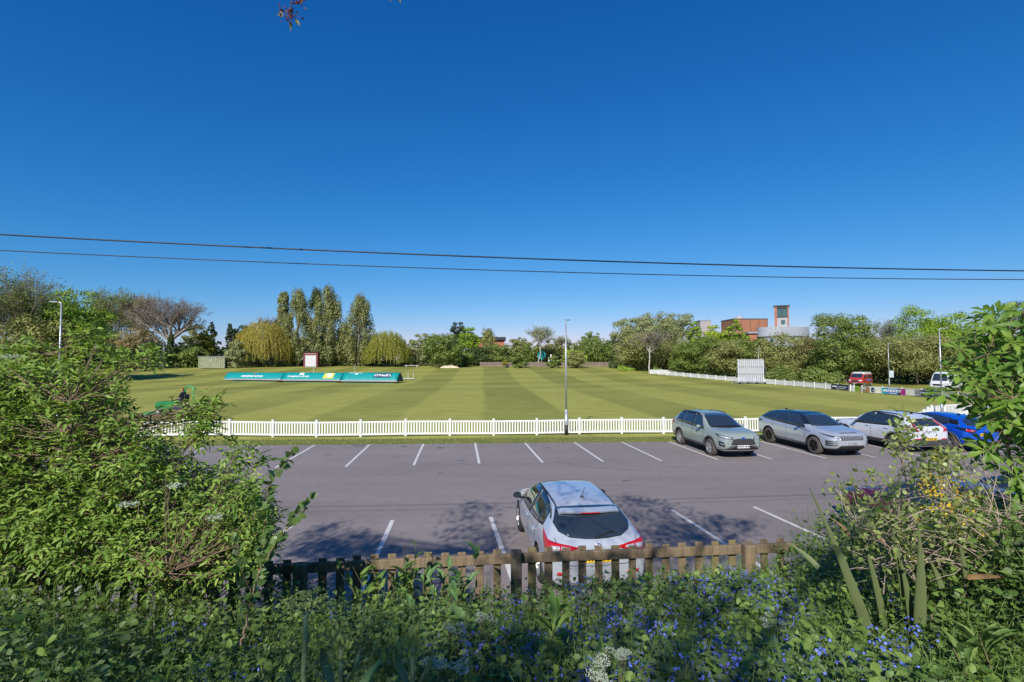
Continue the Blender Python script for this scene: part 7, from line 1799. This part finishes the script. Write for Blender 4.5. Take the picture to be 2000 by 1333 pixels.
for _ in range(150): C.append(np.array([rg.normal()*3.2-.8,rg.uniform(-9,-3),rg.uniform(7.5,12.5)]))
def lit(p):
    a=p-sd*((p[2]-3.3)/sd[2]); b=p-sd*((p[2]-2.4)/sd[2])
    return not ((a[0]<-.7 and 1.9<a[1]<5.6) or (b[0]>1.35 and 1.9<b[1]<5.2) or (a[0]>1.6 and 1.6<a[1]<5.2))
C=np.array([p for p in C if lit(p)])
tb=np.array([-2.6,-4.6,bank(-2.6,-4.6)])
k=15; P=np.repeat(C,k,0)+rg.normal(size=(len(C)*k,3))*[.15,.15,.09]; 
keep=(P[:,1]<.2)|(P[:,2]>4.1+.745*P[:,1]); P=P[keep]
N=unit(rg.normal(size=P.shape)*.5+[0,0,1]); sz=rg.uniform(.07,.12,len(P)); crown=[leaves(P,rg.normal(size=P.shape)*[1,1,.4],N,sz,sz*.6,1)]
M['canopy']=leafm('overhead cherry leaves',(.050,.085,.020),(.115,.150,.040),.3)
e=bush('cherry_tree','tree behind the viewpoint whose reddish-brown sprig hangs in at the top','tree',[tb+[0,0,3.2],tb+[.15,.1,3.4],tb+[0,.1,3.1]],C,[('crown',crown,M['canopy'])],M['bark'],r0=.032,loc=tb)
mb=MB().tube([(0,0,-.3),(.03,0,1),(-.02,.05,2.2),(.05,.03,3.5)],[.27,.22,.19,.15],12); mb.build('trunk',M['bark'],e,True)
# hanging sprig of bronze blossom and leaves
M['bronze']=leafm('bronze-red sprig leaves',(.10,.022,.008),(.20,.060,.015),.25); M['sprigleaf']=leafm('dark sprig leaves',(.05,.06,.01),(.10,.10,.02),.25)
def sprig(px,py,Y): return np.array(at(px,py,Y))
S=[];a=sprig(640,-160,3.4); prevp=np.array([-1.6,1.5,7.4]); S.append((prevp,a,.012,.008))
path=[(640,-160),(610,-60),(580,-15),(572,0),(567,14),(568,28)]
q=[sprig(x,y,3.4) for x,y in path]
for u_,v_ in zip(q,q[1:]): S.append((u_,v_,.0045,.003))
q2=[sprig(x,y,3.4) for x,y in ((610,-60),(600,-20),(594,0),(588,8))]
for u_,v_ in zip(q2,q2[1:]): S.append((u_,v_,.003,.002))
V,F=segs(S,6); npmesh('hanging_twig',V-tb,F,M['bark'],e)
pp=np.concatenate([np.array([sprig(565+rg.normal()*9,29+rg.normal()*8,3.4+rg.normal()*.03) for _ in range(70)]),np.array([sprig(588+rg.normal()*6,4+rg.normal()*5,3.4+rg.normal()*.03) for _ in range(34)])])
V,F=leaves(pp,rg.normal(size=pp.shape),rg.normal(size=pp.shape),.022,.015); npmesh('bronze_blossom',V-tb,F,M['bronze'],e)
pp=np.array([sprig(568,42,3.4),sprig(577,36,3.4),sprig(579,40,3.4),sprig(551,24,3.4),sprig(553,26,3.4),sprig(762,-10,3.4),sprig(778,-8,3.4)]); dd=np.array([[0,0,-1],[.35,0,-1],[.5,0,-.8],[-.8,0,-.6],[-.5,0,-.9],[.05,0,-1],[.3,0,-1]],float)
V,F=leaves(pp,dd,np.tile([.2,-1,.1],(7,1)),[.075,.055,.05,.045,.04,.055,.06],[.020]*7,.4); npmesh('sprig_leaves',V-tb,F,M['sprigleaf'],e)
S=[(sprig(760,-60,3.4),sprig(762,-8,3.4),.003,.002),(sprig(760,-60,3.4),sprig(778,-8,3.4),.003,.002),(np.array([-1.0,1.8,7.6]),sprig(760,-60,3.4),.008,.003)]; V,F=segs(S,5); npmesh('hanging_twig',V-tb,F,M['bark'],e)

# many-leaved parts nobody could count piece by piece
for o in bpy.data.objects:
    if o.parent is not None and o.type=='MESH' and o.name.split('.')[0] in ('foliage','young_foliage','flowers','flower_heads','crown','branches','stems','stem','umbel','umbel_rays','bud','canes','bronze_blossom','sprig_leaves','hanging_twig','trunk') and 'kind' not in o:
        if o.name.split('.')[0]!='trunk' : o['kind']='stuff'
